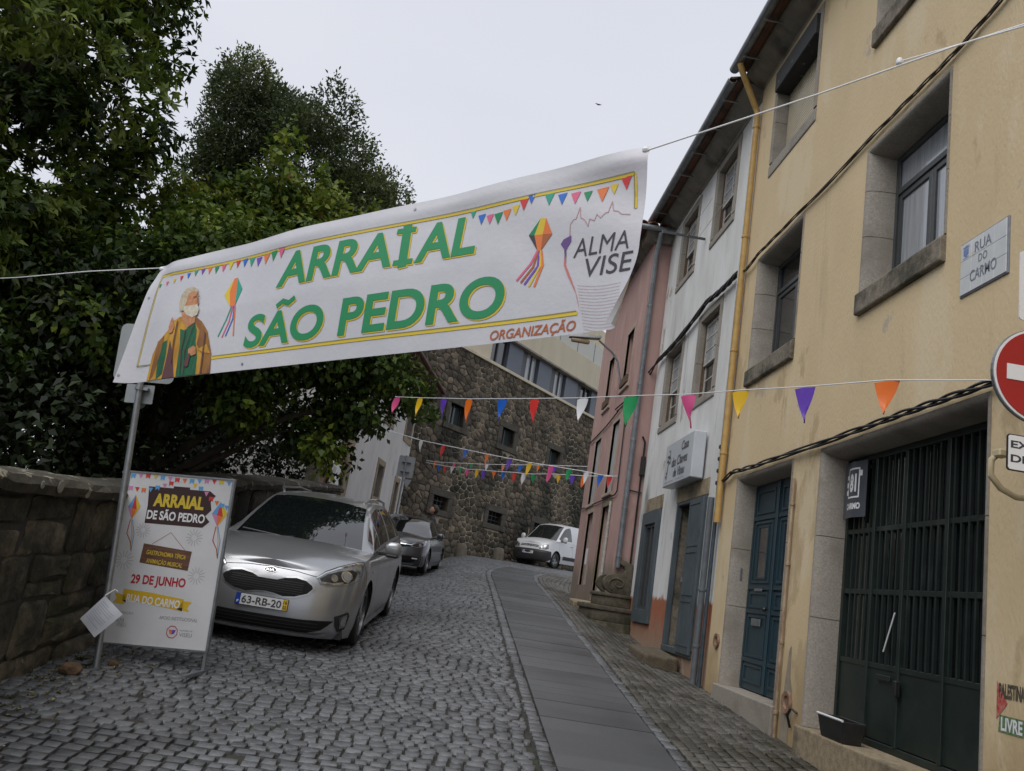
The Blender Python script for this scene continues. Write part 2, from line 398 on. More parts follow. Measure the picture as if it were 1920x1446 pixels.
# ------------------------------------------------------------------ rubble walls from Voronoi stones
def clip_poly(poly, px, py, nx, ny):
    out = []; n = len(poly)
    for i in range(n):
        a, b = poly[i], poly[(i + 1) % n]
        da = (a[0] - px) * nx + (a[1] - py) * ny; db = (b[0] - px) * nx + (b[1] - py) * ny
        if da <= 0: out.append(a)
        if da * db < 0: t = da / (da - db); out.append((a[0] + (b[0] - a[0]) * t, a[1] + (b[1] - a[1]) * t))
    return out
def voronoi(u0, u1, v0, v1, du, dv, seed, jit=.38, holes=()):
    """stone outlines in wall coordinates, courses staggered"""
    r = random.Random(seed); pts = {}; nu = int((u1 - u0) / du) + 1; nv = int((v1 - v0) / dv) + 1
    for j in range(-1, nv + 1):
        for i in range(-1, nu + 1):
            pts[i, j] = (u0 + (i + .5 + (.5 if j % 2 else 0) * .8 + r.uniform(-jit, jit)) * du, v0 + (j + .5 + r.uniform(-jit, jit) * .8) * dv)
    cells = []; asp = du / dv
    for (i, j), p in pts.items():
        if not (u0 - du * .4 < p[0] < u1 + du * .4 and v0 - dv * .4 < p[1] < v1 + dv * .4): continue
        if any(a - .03 < p[0] < b + .03 and c - .03 < p[1] < d + .03 for a, b, c, d in holes): continue
        poly = [(max(u0, p[0] - 2 * du), max(v0, p[1] - 2 * dv)), (min(u1, p[0] + 2 * du), max(v0, p[1] - 2 * dv)), (min(u1, p[0] + 2 * du), min(v1, p[1] + 2 * dv)), (max(u0, p[0] - 2 * du), min(v1, p[1] + 2 * dv))]
        for di in range(-2, 3):
            for dj in range(-2, 3):
                q = pts.get((i + di, j + dj))
                if q is None or q == p: continue
                # anisotropic distance: v stretched by asp
                nx, ny = (q[0] - p[0]), (q[1] - p[1]) * asp * asp
                poly = clip_poly(poly, (p[0] + q[0]) / 2, (p[1] + q[1]) / 2, nx, ny)
                if len(poly) < 3: break
            if len(poly) < 3: break
        for a, b, c, d in holes:
            if len(poly) < 3: break
            # push stones out of openings by clipping with the nearest side
            cx, cy = p
            if max(q[0] for q in poly) > a and min(q[0] for q in poly) < b and max(q[1] for q in poly) > c and min(q[1] for q in poly) < d:
                ds = [(a - cx, (a, 0, 1, 0)), (cx - b, (b, 0, -1, 0)), (c - cy, (0, c, 0, 1)), (cy - d, (0, d, 0, -1))]
                s = max(ds)[1]; poly = clip_poly(poly, *s)
        if len(poly) >= 3: cells.append((p, poly))
    return cells
def stone_geo(p, poly, inset, depth, rnd, bulge=.4, corner=.26, edge=.9):
    """raised stone: outer ring at the bed, shoulder ring, domed face; coordinates (u, v, out)"""
    cx = sum(q[0] for q in poly) / len(poly); cy = sum(q[1] for q in poly) / len(poly)
    R = min(math.hypot(q[0] - cx, q[1] - cy) for q in poly)
    if R < inset * 2.2: return None
    # round the corners: chamfer each
    pts = []
    n = len(poly)
    for i in range(n):
        a, b, c = poly[i - 1], poly[i], poly[(i + 1) % n]
        k = corner
        pts.append((b[0] + (a[0] - b[0]) * k, b[1] + (a[1] - b[1]) * k)); pts.append((b[0] + (c[0] - b[0]) * k, b[1] + (c[1] - b[1]) * k))
    n = len(pts); f = 1 - inset / R; f2 = 1 - (inset + depth * edge) / R if R > inset + depth * 1.4 else f * .7
    V = [(cx + (q[0] - cx) * f, cy + (q[1] - cy) * f, -.06) for q in pts]
    V += [(cx + (q[0] - cx) * f, cy + (q[1] - cy) * f, depth * .45 + rnd.uniform(-.15, .15) * depth) for q in pts]
    V += [(cx + (q[0] - cx) * f2, cy + (q[1] - cy) * f2, depth * (.85 + rnd.uniform(-.2, .2))) for q in pts]
    V.append((cx, cy, depth * (1 + bulge * rnd.uniform(-.6, .6)))); c = 3 * n
    Fc = []
    for r0 in (0, n):
        for i in range(n): Fc.append((r0 + i, r0 + (i + 1) % n, r0 + n + (i + 1) % n, r0 + n + i))
    Fc += [(2 * n + i, 2 * n + (i + 1) % n, c) for i in range(n)]
    return V, Fc
def rubble(cells, mapf, mat, parent, n_single, inset, depth, seed, name='stone', bulge=.4, corner=.26, edge=.9):
    rnd = random.Random(seed)
    def area(poly): return abs(sum(poly[i][0] * poly[(i + 1) % len(poly)][1] - poly[(i + 1) % len(poly)][0] * poly[i][1] for i in range(len(poly)))) / 2
    cells = sorted(cells, key=lambda c: -area(c[1])); rest = MB(); tints = []
    for k, (p, poly) in enumerate(cells):
        g = stone_geo(p, poly, inset * rnd.uniform(.7, 1.4), depth * rnd.uniform(.6, 1.3), rnd, bulge, corner, edge)
        if g is None: continue
        V = [mapf(*q) for q in g[0]]
        if k < n_single:
            mb = MB().add(V, g[1]); me = mb.mesh(name, mat, True); at = me.attributes.new('tint', 'FLOAT', 'FACE'); at.data.foreach_set('value', np.full(len(me.polygons), rnd.random(), np.float32)); link(name, me, parent)
        else: rest.add(V, g[1]); tints += [rnd.random()] * len(g[1])
    if rest.v:
        me = rest.mesh(name + 'work', mat, True); at = me.attributes.new('tint', 'FLOAT', 'FACE'); at.data.foreach_set('value', np.array(tints, np.float32)); o = link('small_stones', me, parent); o['kind'] = 'stuff'
# ------------------------------------------------------------------ houses on the right
M_yellow = pmat('yellow plaster', (.62, .495, .305), (.57, .45, .272), scale=1.2, rough=.88, bump=.004, bscale=40, c3=(.47, .36, .215), s3=.75, t3=(.555, .58), stretch=(1, 1, .55), detail=8)
zband(M_yellow, 1.0, 1.7, (.36, .26, .14), edge=.22, ns=3)
stain(M_yellow, (.64, .53, .36), 1.1, (1, 1, .4), .56, .62, .8, 7.3); stain(M_yellow, (.36, .28, .175), 2.6, (1, 1, .13), .60, .74, .5, 3.1); stain(M_yellow, (.36, .33, .29), 1.7, (1, 1, .8), .655, .675, .7, 12.0)
M_white = pmat('stained white plaster', (.72, .725, .72), (.56, .56, .545), scale=1.6, rough=.9, bump=.003, bscale=45, c3=(.24, .235, .21), s3=1.15, t3=(.61, .72), stretch=(1, 1, .38), detail=9)
zband(M_white, 2.02, 2.10, (.33, .115, .055), edge=.08, ns=7); zband(M_white, 1.3, 1.85, (.30, .20, .14), edge=.2, ns=6)
stain(M_white, (.20, .195, .175), 3.2, (1, 1, .12), .585, .72, .7, 5.5); stain(M_white, (.36, .31, .24), 1.9, (1, 1, .6), .64, .655, .8, 2.2)
M_pink = pmat('pink plaster', (.44, .285, .258), (.385, .245, .22), scale=1.8, rough=.9, bump=.003, bscale=45, c3=(.33, .18, .155), s3=1.3, t3=(.58, .70), stretch=(1, 1, .45))
zband(M_pink, 2.35, 2.75, (.21, .17, .13), edge=.12, ns=5)
stain(M_pink, (.27, .17, .15), 2.8, (1, 1, .14), .58, .74, .6, 4.4); stain(M_pink, (.52, .34, .30), 1.3, (1, 1, .5), .58, .64, .6, 8.8)
M_granite = pmat('pale granite', (.335, .305, .262), (.235, .212, .182), scale=55, rough=.85, bump=.003, bscale=120, c3=(.20, .178, .148), s3=2.2, t3=(.5, .68))
M_granite_d = pmat('weathered granite', (.235, .205, .160), (.14, .12, .09), scale=24, rough=.9, bump=.005, bscale=70, c3=(.055, .052, .038), s3=2.6, t3=(.47, .62))
M_granite_b = pmat('buff granite', (.34, .275, .18), (.22, .175, .115), scale=18, rough=.88, bump=.004, bscale=70, c3=(.13, .11, .075), s3=2, t3=(.52, .66))
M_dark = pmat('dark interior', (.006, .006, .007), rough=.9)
M_glass = glassmat('window glass', (.016, .018, .021), .05)
M_curtain = pmat('pale curtain behind glass', (.36, .38, .41), (.25, .27, .30), scale=5, rough=.15, coat=.6, stretch=(1, 6, .3))
M_greyframe = pmat('dark grey window paint', (.045, .052, .055), (.06, .066, .068), scale=20, rough=.45)
M_wood_w = pmat('old white window paint', (.50, .49, .46), (.32, .30, .26), scale=18, rough=.6, bump=.002)
M_wood_b = pmat('brown window wood', (.085, .05, .028), (.13, .085, .055), scale=20, rough=.6)
M_blue = pmat('blue green door paint', (.022, .050, .066), (.016, .037, .050), scale=9, rough=.42, bump=.0015, bscale=60, c3=(.038, .072, .09), s3=3, t3=(.6, .75), stretch=(1, 1, .2))
M_shopblue = pmat('grey blue shop paint', (.082, .105, .118), (.055, .073, .084), scale=7, rough=.5, bump=.001, c3=(.16, .19, .2), s3=6, t3=(.66, .72), stretch=(1, 1, .4))
M_gate = pmat('dark green gate paint', (.010, .018, .016), (.016, .026, .022), scale=6, rough=.42, c3=(.035, .045, .04), s3=2, t3=(.58, .72))
M_zinc = pmat('zinc', (.27, .29, .31), (.19, .205, .22), scale=8, rough=.42, metal=.6)
M_pipe_y = pmat('yellow painted pipe', (.50, .33, .11), (.40, .25, .08), scale=9, rough=.5)
M_rust = pmat('rusty pipe', (.17, .085, .05), (.28, .19, .13), scale=16, rough=.7)
M_pvc = pmat('white plastic', (.62, .63, .64), (.5, .5, .5), scale=10, rough=.45)
M_cable = pmat('black cable', (.010, .010, .011), rough=.55)
M_cable_b = pmat('brown cable', (.045, .035, .02), rough=.6)
M_tile = pmat('clay roof tile', (.20, .085, .05), (.13, .07, .05), scale=8, rough=.85, bump=.004, c3=(.05, .045, .035), s3=3, t3=(.5, .65))
M_conc = pmat('concrete cornice', (.27, .245, .21), (.20, .18, .155), scale=4, rough=.9, bump=.003, c3=(.10, .09, .075), s3=1.6, t3=(.52, .66))
M_black = pmat('black plastic', (.012, .012, .013), (.02, .02, .02), scale=10, rough=.4)
M_whitep = pmat('white print', (.72, .73, .75), rough=.5)
M_chrome = pmat('chrome', (.62, .63, .64), rough=.12, metal=1.0)
M_steel = pmat('galvanised steel', (.32, .34, .36), (.24, .255, .27), scale=14, rough=.42, metal=.75)

def wall_panel(mb, X, y0, y1, z0, z1, holes, depth):
    """flat wall at x = X facing -x, with rectangular openings and their reveals"""
    ys = sorted({y0, y1, *[h[0] for h in holes], *[h[1] for h in holes]}); zs = sorted({z0, z1, *[h[2] for h in holes], *[h[3] for h in holes]})
    for a, b in zip(ys, ys[1:]):
        for c, d in zip(zs, zs[1:]):
            m = ((a + b) / 2, (c + d) / 2)
            if any(h[0] < m[0] < h[1] and h[2] < m[1] < h[3] for h in holes): continue
            mb.quad((X, a, c), (X, a, d), (X, b, d), (X, b, c))
    for a, b, c, d in holes:
        e = X + depth
        mb.quad((X, a, c), (e, a, c), (e, a, d), (X, a, d)); mb.quad((X, b, c), (X, b, d), (e, b, d), (e, b, c))
        mb.quad((X, a, d), (e, a, d), (e, b, d), (X, b, d)); mb.quad((X, a, c), (X, b, c), (e, b, c), (e, a, c))
def round_prof(face, r, d, proud=.012, n=6):
    """surround section: (depth into wall, distance out from opening edge)"""
    P = [(.02, face), (-proud, face)]
    for i in range(n + 1):
        t = math.pi / 2 * i / n; P.append((-proud + (r + proud) * (1 - math.cos(t)), (face - .02) * (1 - math.sin(t))))
    P.append((d, 0)); return P
def flat_prof(face, d, proud=.014): return [(.02, face), (-proud, face), (-proud, .006), (-proud + .006, 0), (d, 0)]
def surround(par, X, yl, yr, zb, zt, prof, mat, joints=(), side=-1, lintel=True, name='jamb_stone'):
    """stone jambs and lintel round an opening; yl is the far (larger) edge"""
    def P(d, e, k):
        y = yl + e if k in (0, 1) else yr - e
        return (X + d, y, (zb if k in (0, 3) else zt + e))
    n = len(prof); zs = [zb] + [j for j in joints] + [zt]
    for k0, ye, s in ((0, yl, 1), (3, yr, -1)):
        for q in range(len(zs) - 1):
            mb = MB(); a, b = zs[q] + (.003 if q else 0), zs[q + 1] - (.003 if q < len(zs) - 2 else 0); V = []
            for d, e in prof:
                top = b + (e if q == len(zs) - 2 and lintel else 0)
                V += [(X + d, ye + s * e, a), (X + d, ye + s * e, top)]
            F = [(2 * i, 2 * i + 1, 2 * i + 3, 2 * i + 2) for i in range(n - 1)]
            F += [tuple(2 * i for i in range(n)), tuple(2 * i + 1 for i in range(n))]
            mb.add(V, F); mb.build(name, mat, par, True)
    if lintel:
        mb = MB(); V = []
        for d, e in prof: V += [(X + d, yl + e - .001, zt + e), (X + d, yr - e + .001, zt + e)]
        F = [(2 * i, 2 * i + 1, 2 * i + 3, 2 * i + 2) for i in range(n - 1)] + [tuple(2 * i for i in range(n)), tuple(2 * i + 1 for i in range(n))]
        mb.add(V, F); mb.build('lintel', mat, par, True)
def sill(par, X, y0, y1, z0, z1, mat, proud=.05, d=.26, name='sill'):
    prof = [(X + d, z1), (X - proud + .02, z1 - .012), (X - proud, z1 - .035), (X - proud, z0 + .012), (X - proud + .012, z0), (X + .03, z0)]
    MB().prism([(a, b) for a, b in prof], 'y', y0, y1).build(name, mat, par, False, bevel=.006)
def frame_rect(mb, X, y0, y1, z0, z1, w, t):
    mb.box(X, X + t, y0, y0 + w, z0, z1); mb.box(X, X + t, y1 - w, y1, z0, z1)
    mb.box(X, X + t, y0 + w, y1 - w, z0, z0 + w); mb.box(X, X + t, y0 + w, y1 - w, z1 - w, z1)
def window_grey(par, X, yl, yr, zb, zt, pane_mats):
    w = empty('window'); w.parent = par
    mb = MB(); frame_rect(mb, X, yr, yl, zb, zt, .05, .06); zt2 = zt - (zt - zb) * .27; ym = (yl + yr) / 2
    mb.box(X - .004, X + .06, yr + .05, yl - .05, zt2 - .03, zt2 + .03); mb.build('frame', M_greyframe, w, bevel=.004)
    for k, (a, b) in enumerate(((ym, yl - .05), (yr + .05, ym))):
        mb = MB(); frame_rect(mb, X + .012, a + .003, b - .003, zb + .053, zt2 - .033, .055, .04); mb.build('casement', M_greyframe, w, bevel=.004)
        p = MB().box(X + .03, X + .036, a + .05, b - .05, zb + .1, zt2 - .08).build('pane', pane_mats[k], w)
    MB().box(X + .03, X + .036, yr + .05, yl - .05, zt2 + .03, zt - .05).build('pane', pane_mats[2], w)
    return w
def window_sash(par, X, yl, yr, zb, zt, nx=2, nz=4, lower_brown=True):
    w = empty('window'); w.parent = par
    mb = MB(); frame_rect(mb, X, yr, yl, zb, zt, .045, .07); mb.build('frame', M_wood_b, w, bevel=.003)
    zm = zb + (zt - zb) * .45
    for k, (a, b, xo) in enumerate(((zm - .02, zt - .045, .012), (zb + .045, zm + .02, .042))):
        mb = MB(); x = X + xo; frame_rect(mb, x, yr + .046, yl - .046, a, b, .04, .028)
        for i in range(1, nx):
            y = yr + .086 + (yl - yr - .172) * i / nx; mb.box(x + .004, x + .024, y - .011, y + .011, a + .04, b - .04)
        for j in range(1, nz // 2 + (0 if k else 1)):
            z = a + .04 + (b - a - .08) * j / (nz // 2 + (0 if k else 1)); mb.box(x + .005, x + .023, yr + .086, yl - .086, z - .011, z + .011)
        mb.build('sash', M_wood_w, w)
        MB().box(x + .012, x + .016, yr + .08, yl - .08, a + .03, b - .03).build('pane', M_curtain if k == 0 else M_glass, w)
    return w
def eave_tiles(par, x_edge, z_edge, y0, y1, mat, slope=.32, pitch=.21, L=.42):
    """row of half-round tiles along an eave, each its own object"""
    V = []; F = []; n = 8; r0, r1 = .095, .08
    for (dx, r) in ((0, r0), (L, r1)):
        for k in range(n + 1):
            t = math.pi * k / n; V.append((dx, math.cos(t) * r, math.sin(t) * r * .75))
        for k in range(n + 1):
            t = math.pi * k / n; V.append((dx, math.cos(t) * (r - .016), math.sin(t) * (r - .016) * .75))
    m = 2 * (n + 1)
    for k in range(n):
        F += [(k, k + 1, m + k + 1, m + k), (n + 1 + k, m + n + 1 + k, m + n + 2 + k, n + 2 + k), (k, n + 1 + k, n + 2 + k, k + 1)]
    me = MB().add(V, F).mesh('tile', mat, True); y = y0 + pitch / 2; me2 = MB().add([(a, b, -c + .07) for a, b, c in V], F).mesh('under_tile', mat, True)
    while y < y1 - .05:
        o = link('tile', me, par); o.location = (x_edge, y + random.uniform(-.008, .008), z_edge + random.uniform(-.006, .006)); o.rotation_euler = (0, -math.atan(slope), random.gauss(0, .015))
        o = link('tile', me2, par); o.location = (x_edge + random.uniform(-.02, .02), y + pitch / 2, z_edge - .055); o.rotation_euler = (0, -math.atan(slope), random.gauss(0, .015))
        y += pitch
def pipe_with_bands(par, pts, r, mat, bands=(), name='downpipe', n=12):
    mb = MB().tube(pts, r, n)
    o = mb.build(name, mat, par, True)
    for (x, y, z) in bands: MB().lathe([(r + .001, -.018), (r + .009, -.014), (r + .009, .014), (r + .001, .018)], (x, y, z), 12).build('pipe_collar', mat, par, True)
    return o

# ---------------- yellow house
yh = empty('yellow_house', (F_, 7, 0.6)); YX = 0.0
tag(yh, 'ochre yellow plastered house with granite framed door, barred gate and windows', 'house')
yh.location = (0, 0, 0)
Y0, Y1 = -3.0, 10.66
RP = round_prof(.085, .22, .27)
door = (8.50, 10.05, 1.15, 3.50); gate = (5.25, 7.67, 1.075, 3.50)
w1 = (8.75, 10.06, 4.97, 6.40); w2 = (5.86, 7.09, 4.98, 6.36); w3 = (8.67, 9.98, 7.82, 9.15); w4 = (5.86, 7.09, 7.82, 9.15); w0 = (2.6, 3.9, 4.97, 6.38)
holes = [door, gate, w1, w2, w3, w4, w0]
mb = MB(); wall_panel(mb, F_, Y0, Y1, -.6, 9.35, [(a - .08, b + .08, c - .02, d + .08) for a, b, c, d in holes], .30)
mb.quad((F_, Y0, -.6), (F_ + 7, Y0, -.6), (F_ + 7, Y0, 9.35), (F_, Y0, 9.35)); mb.quad((F_ + 7, Y0, -.6), (F_ + 7, Y1, -.6), (F_ + 7, Y1, 9.35), (F_ + 7, Y0, 9.35))
mb.quad((F_, Y1, -.6), (F_ + 7, Y1, -.6), (F_ + 7, Y1, 9.35), (F_, Y1, 9.35)); mb.build('wall', M_yellow, yh)
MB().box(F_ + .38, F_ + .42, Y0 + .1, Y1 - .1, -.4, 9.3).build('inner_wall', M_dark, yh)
surround(yh, F_, door[1], door[0], door[2], door[3], RP, M_granite, (2.05, 2.72))
surround(yh, F_, gate[1], gate[0], gate[2], gate[3], RP, M_granite, (2.02, 2.76))
for w, pm in ((w1, (M_glass, M_glass, M_glass)), (w2, (M_curtain, M_curtain, M_curtain)), (w4, (M_glass, M_glass, M_glass)), (w0, (M_glass, M_glass, M_glass))):
    surround(yh, F_, w[1], w[0], w[2], w[3], RP, M_granite, (w[2] + .55, w[2] + 1.02)); sill(yh, F_, w[0] - .085, w[1] + .085, w[2] - .235, w[2] - .002, M_granite_d)
    window_grey(yh, F_ + .245, w[1], w[0], w[2], w[3], pm)
surround(yh, F_, w3[1], w3[0], w3[2], w3[3], flat_prof(.085, .27), M_granite, (w3[2] + .6,)); sill(yh, F_, w3[0] - .085, w3[1] + .085, w3[2] - .2, w3[2] - .002, M_granite, proud=.016)
window_grey(yh, F_ + .25, w3[1], w3[0], w3[2], w3[3], (M_glass, M_glass, M_glass))
sh = empty('roller_shutter'); sh.parent = yh
M_shut = pmat('cream shutter slats', (.50, .44, .32), (.42, .37, .27), scale=4, rough=.5)
z = w3[3] - .02
while z > w3[2] + .22: MB().box(F_ + .15, F_ + .162, w3[0] + .02, w3[1] - .02, z - .040, z).build('shutter_slat', M_shut, sh, bevel=.003); z -= .043
MB().box(F_ - .06, F_ + .20, w3[0] + .005, w3[1] - .005, w3[3] - .30, w3[3] - .005).build('shutter_box', pmat('flaking dark paint', (.028, .032, .035), (.02, .02, .022), scale=12, rough=.7, c3=(.30, .29, .26), s3=7, t3=(.64, .68)), sh, bevel=.01)
# thresholds following the slope of the street
def threshold(name, y0, y1, ztop, zdn, mat, proud=.05):
    MB().box(F_ - proud, F_ + .32, y0, y1, zdn, ztop).build(name, mat, yh, bevel=.014, seg=2)
threshold('threshold', 8.35, 10.2, 1.148, .5, M_granite, .06); threshold('threshold', 5.0, 7.80, 1.072, .3, M_granite_b, .06)
# blue door with two leaves
dr = empty('door'); dr.parent = yh; dx = F_ + .215
for s, (a, b) in enumerate(((9.28, 10.045), (8.505, 9.272))):
    lf = MB().box(dx, dx + .045, a, b, 1.16, 3.495).build('door_leaf', M_blue, dr, bevel=.004)
    mb = MB(); c0, c1 = a + .10, b - .10; cm = (c0 + c1) / 2
    for (z0, z1, pw) in ((1.24, 1.44, .10), (1.52, 1.98, .10), (2.06, 2.24, .10), (2.34, 3.05, .10), (3.14, 3.42, .10)):
        frame_rect(mb, dx - .014, c0, c1, z0, z1, .028, .016)
    mb.box(dx - .012, dx + .002, a + .012, a + .05, 1.17, 3.48); mb.box(dx - .012, dx + .002, b - .05, b - .012, 1.17, 3.48)
    for z0 in (1.48, 2.02, 2.29, 3.09): mb.box(dx - .02, dx + .002, a + .05, b - .05, z0 - .022, z0 + .022)
    mb.build('moulding', M_blue, lf)
    MB().box(dx - .006, dx + .004, c0 + .14, c1 - .14, 2.40, 2.98).build('door_pane', M_glass, lf)
    frame = MB(); frame_rect(frame, dx - .016, c0 + .12, c1 - .12, 2.38, 3.0, .024, .018); frame.build('pane_frame', M_blue, lf)
MB().box(dx - .03, dx - .012, 9.24, 9.31, 1.17, 3.48).build('closing_strip', M_blue, dr, bevel=.008)
MB().box(dx - .022, dx - .01, 9.52, 9.80, 1.86, 1.94).build('letter_slot', M_zinc, dr, bevel=.004)
MB().box(dx - .026, dx - .012, 9.54, 9.78, 2.245, 2.275).build('door_pull', M_zinc, dr, bevel=.004)
MB().lathe([(0, -.06), (.022, -.055), (.028, -.04), (.012, -.02), (.012, 0)], (dx - .01, 9.35, 2.05), 12, 'x').build('knob', M_black, dr, True)
MB().box(F_ + .10, F_ + .125, 10.044, 10.05, 2.36, 2.50).build('doorbell', M_zinc, yh, bevel=.003)
# barred gate
gt = empty('barred_gate'); gt.parent = yh; gx = F_ + .235
MB().box(gx + .06, gx + .065, gate[0] + .01, gate[1] - .01, 1.7, 3.49).build('glazing', M_glass, gt)
mb = MB(); frame_rect(mb, gx, gate[0] + .004, gate[1] - .004, 1.078, 3.496, .05, .05); mb.build('gate_frame', M_gate, gt, bevel=.004)
ysplit = [gate[0] + .054, 6.02, 6.62, 7.12, gate[1] - .054]
for a, b in zip(ysplit, ysplit[1:]):
    MB().box(gx + .012, gx + .03, a + .006, b - .006, 1.135, 1.685).build('gate_panel', M_gate, gt, bevel=.003)
for y in ysplit[1:-1]: MB().box(gx - .008, gx + .048, y - .024, y + .024, 1.128, 3.444).build('gate_stile', M_gate, gt, bevel=.004)
for z in (1.70, 2.29, 2.82): MB().box(gx + .004, gx + .036, gate[0] + .055, gate[1] - .055, z - .022, z + .022).build('gate_rail', M_gate, gt, bevel=.004)
y = gate[0] + .12; k = 0
barm = MB().box(-.011, .011, -.011, .011, 1.72, 3.44).mesh('gate_bar', M_gate)
while y < gate[1] - .08:
    if min(abs(y - q) for q in ysplit) > .045: o = link('gate_bar', barm, gt); o.location = (gx + .014, y, 0)
    y += .097
MB().box(gx - .02, gx - .006, 6.70, 6.92, 1.60, 1.64).build('letter_slot', M_gate, gt, bevel=.004)
MB().box(gx - .05, gx - .008, 6.55, 6.60, 1.50, 1.62).build('lock_box', M_black, gt, bevel=.006)
MB().tube([(gx - .012, 6.83, 1.82), (gx - .012, 6.68, 2.13)], .006, 6).build('shiny_pull_rod', M_whitep, gt)
# roof, cornice, gutters
def roofwork(par, y0, y1, zw, tilted=0.0, xg=2.90):
    c = [(F_ + .35, zw), (F_ - .002, zw), (F_ - .02, zw + .03), (F_ - .10, zw + .06), (F_ - .20, zw + .13), (F_ - .27, zw + .20), (F_ - .27, zw + .24), (F_ + .35, zw + .24)]
    MB().prism(c, 'y', y0, y1).build('cornice', M_conc, par, True)
    rf = MB().prism([(xg + .06, zw + .275), (7.2, zw + 1.6), (11.2, zw + .1), (11.2, zw + .02), (7.2, zw + 1.5), (F_ - .2, zw + .245)], 'y', y0, y1).build('roof', M_tile, par)
    eave_tiles(rf, xg - .02, zw + .30, y0 + .03, y1 - .02, M_tile)
    P = []
    for k in range(9): t = math.pi + math.pi * k / 8; P.append((xg - .03 + math.cos(t) * .07, zw + .26 + math.sin(t) * .07))
    for k in range(8, -1, -1): t = math.pi + math.pi * k / 8; P.append((xg - .03 + math.cos(t) * .058, zw + .262 + math.sin(t) * .058))
    g = MB().prism(P, 'y', y0, y1).build('gutter', M_zinc, par)
    for y in np.arange(y0 + .4, y1, .8): MB().box(xg - .04, F_ - .2, y - .012, y + .012, zw + .155, zw + .17).build('gutter_bracket', M_zinc, par)
    return rf
roofwork(yh, Y0, Y1, 9.33)
zt = 9.33
pipe_with_bands(yh, [(2.88, 10.40, zt + .19), (2.93, 10.43, zt + .08), (3.22, 10.62, zt - .30), (3.265, 10.62, zt - .40), (3.265, 10.62, 3.05)], .043, M_pipe_y, [(3.265, 10.62, z) for z in (8.7, 7.0, 5.35, 3.95)])
# rusty cable pipe beside the door, vents, wall marks
pipe_with_bands(yh, [(F_ - .03, 8.30, .8), (F_ - .03, 8.30, 3.36)], .015, pmat('cream conduit', (.42, .33, .22), (.22, .14, .085), scale=8, rough=.6, stretch=(1, 1, .5)), [(F_ - .03, 8.30, z) for z in (1.1, 1.75, 2.5, 3.1)], 'conduit', 8)
for yv, zv, r in ((8.10, 1.22, .10), (10.33, 1.62, .085)):
    MB().lathe([(0, .0), (r * .55, .0), (r * .6, -.02), (r, -.025), (r * 1.02, .01)], (F_ - .004, yv, zv), 20, 'x').build('iron_vent', M_rust, yh, True)
M_cementp = pmat('grey cement patch', (.30, .26, .20), (.24, .20, .155), scale=9, rough=.9, bump=.003)
V, Fp = poly2d([(8.03, .78), (8.25, .84), (8.24, 1.15), (8.20, 1.40), (8.15, 1.70), (8.11, 1.74), (8.09, 1.45), (8.02, 1.32), (8.0, 1.1), (8.06, .98)])
print2d('cement_patch', (V, Fp), lambda a, b: (F_ - .003, a, b), M_cementp, yh)
MB().tube([(F_ - .01, 7.86, 1.16), (F_ - .05, 7.90, 1.19), (F_ - .06, 7.95, 1.12), (F_ - .02, 7.97, 1.02)], .012, 6).build('bent_wire', M_cable, yh, True)
# stencil on the plaster
st = empty('wall_stencil', (0, 0, 0)); st.parent = yh
def onF(dx=0): return lambda a, b: (F_ - .003 - dx, a, b)
SY, SZ = 5.045, 1.60
M_stred = pmat('red spray', (.36, .02, .02), (.5, .2, .15), scale=30, rough=.8); M_stblk = pmat('black spray', (.02, .018, .016), (.12, .1, .07), scale=40, rough=.8); M_stgrn = pmat('green spray', (.03, .13, .05), (.2, .25, .12), scale=40, rough=.8)
print2d('red_triangle', poly2d([(SY, SZ + .17), (SY, SZ - .05), (SY - .10, SZ + .05)]), onF(), M_stred, st)
print2d('green_block', poly2d([(SY - .03, SZ - .02), (SY - .245, SZ - .02), (SY - .245, SZ - .115), (SY - .02, SZ - .115)]), onF(), M_stgrn, st)
def mir(VF, y, z): return [(y - a, z + b) for a, b in VF[0]], VF[1]      # writing on a front read from the street: +u runs towards -y
print2d('stencil_word', mir(fit2d(text2d('PALESTINA', .1, .004), 0, .23, 0, .085), SY - .02, SZ + .075), onF(.001), M_stblk, st)
print2d('stencil_word', mir(fit2d(text2d('LIVRE', .1, .003), 0, .19, 0, .075), SY - .045, SZ - .105), onF(.001), M_whitep, st)
# dark sign hung on the gate
sg = MB(); n = 8
for k in range(n + 1):
    y = 7.62 - .42 * k / n; bx = .03 * math.sin(math.pi * k / n) ** 2
    sg.add([(gx - .05 - bx, y, 2.93), (gx - .05 - bx, y, 3.44), (gx - .045 - bx, y, 2.93), (gx - .045 - bx, y, 3.44)], [])
for k in range(n):
    a = 4 * k; sg.f += [(a, a + 1, a + 5, a + 4), (a + 2, a + 6, a + 7, a + 3), (a + 1, a + 3, a + 7, a + 5), (a, a + 4, a + 6, a + 2)]
sg.f += [(0, 2, 3, 1), (4 * n, 4 * n + 1, 4 * n + 3, 4 * n + 2)]
sgo = sg.build('shop_sign', pmat('charcoal sign board', (.055, .062, .078), (.075, .082, .1), scale=3, rough=.33), None, True)
tag(sgo, 'charcoal sign board with white 81 emblem hung on the barred gate', 'sign')
def onS(a, b):     # a = metres from the board's left edge
    k = a / .42; return (gx - .052 - .03 * math.sin(math.pi * min(1, max(0, k))) ** 2, 7.62 - a, 2.93 + b)
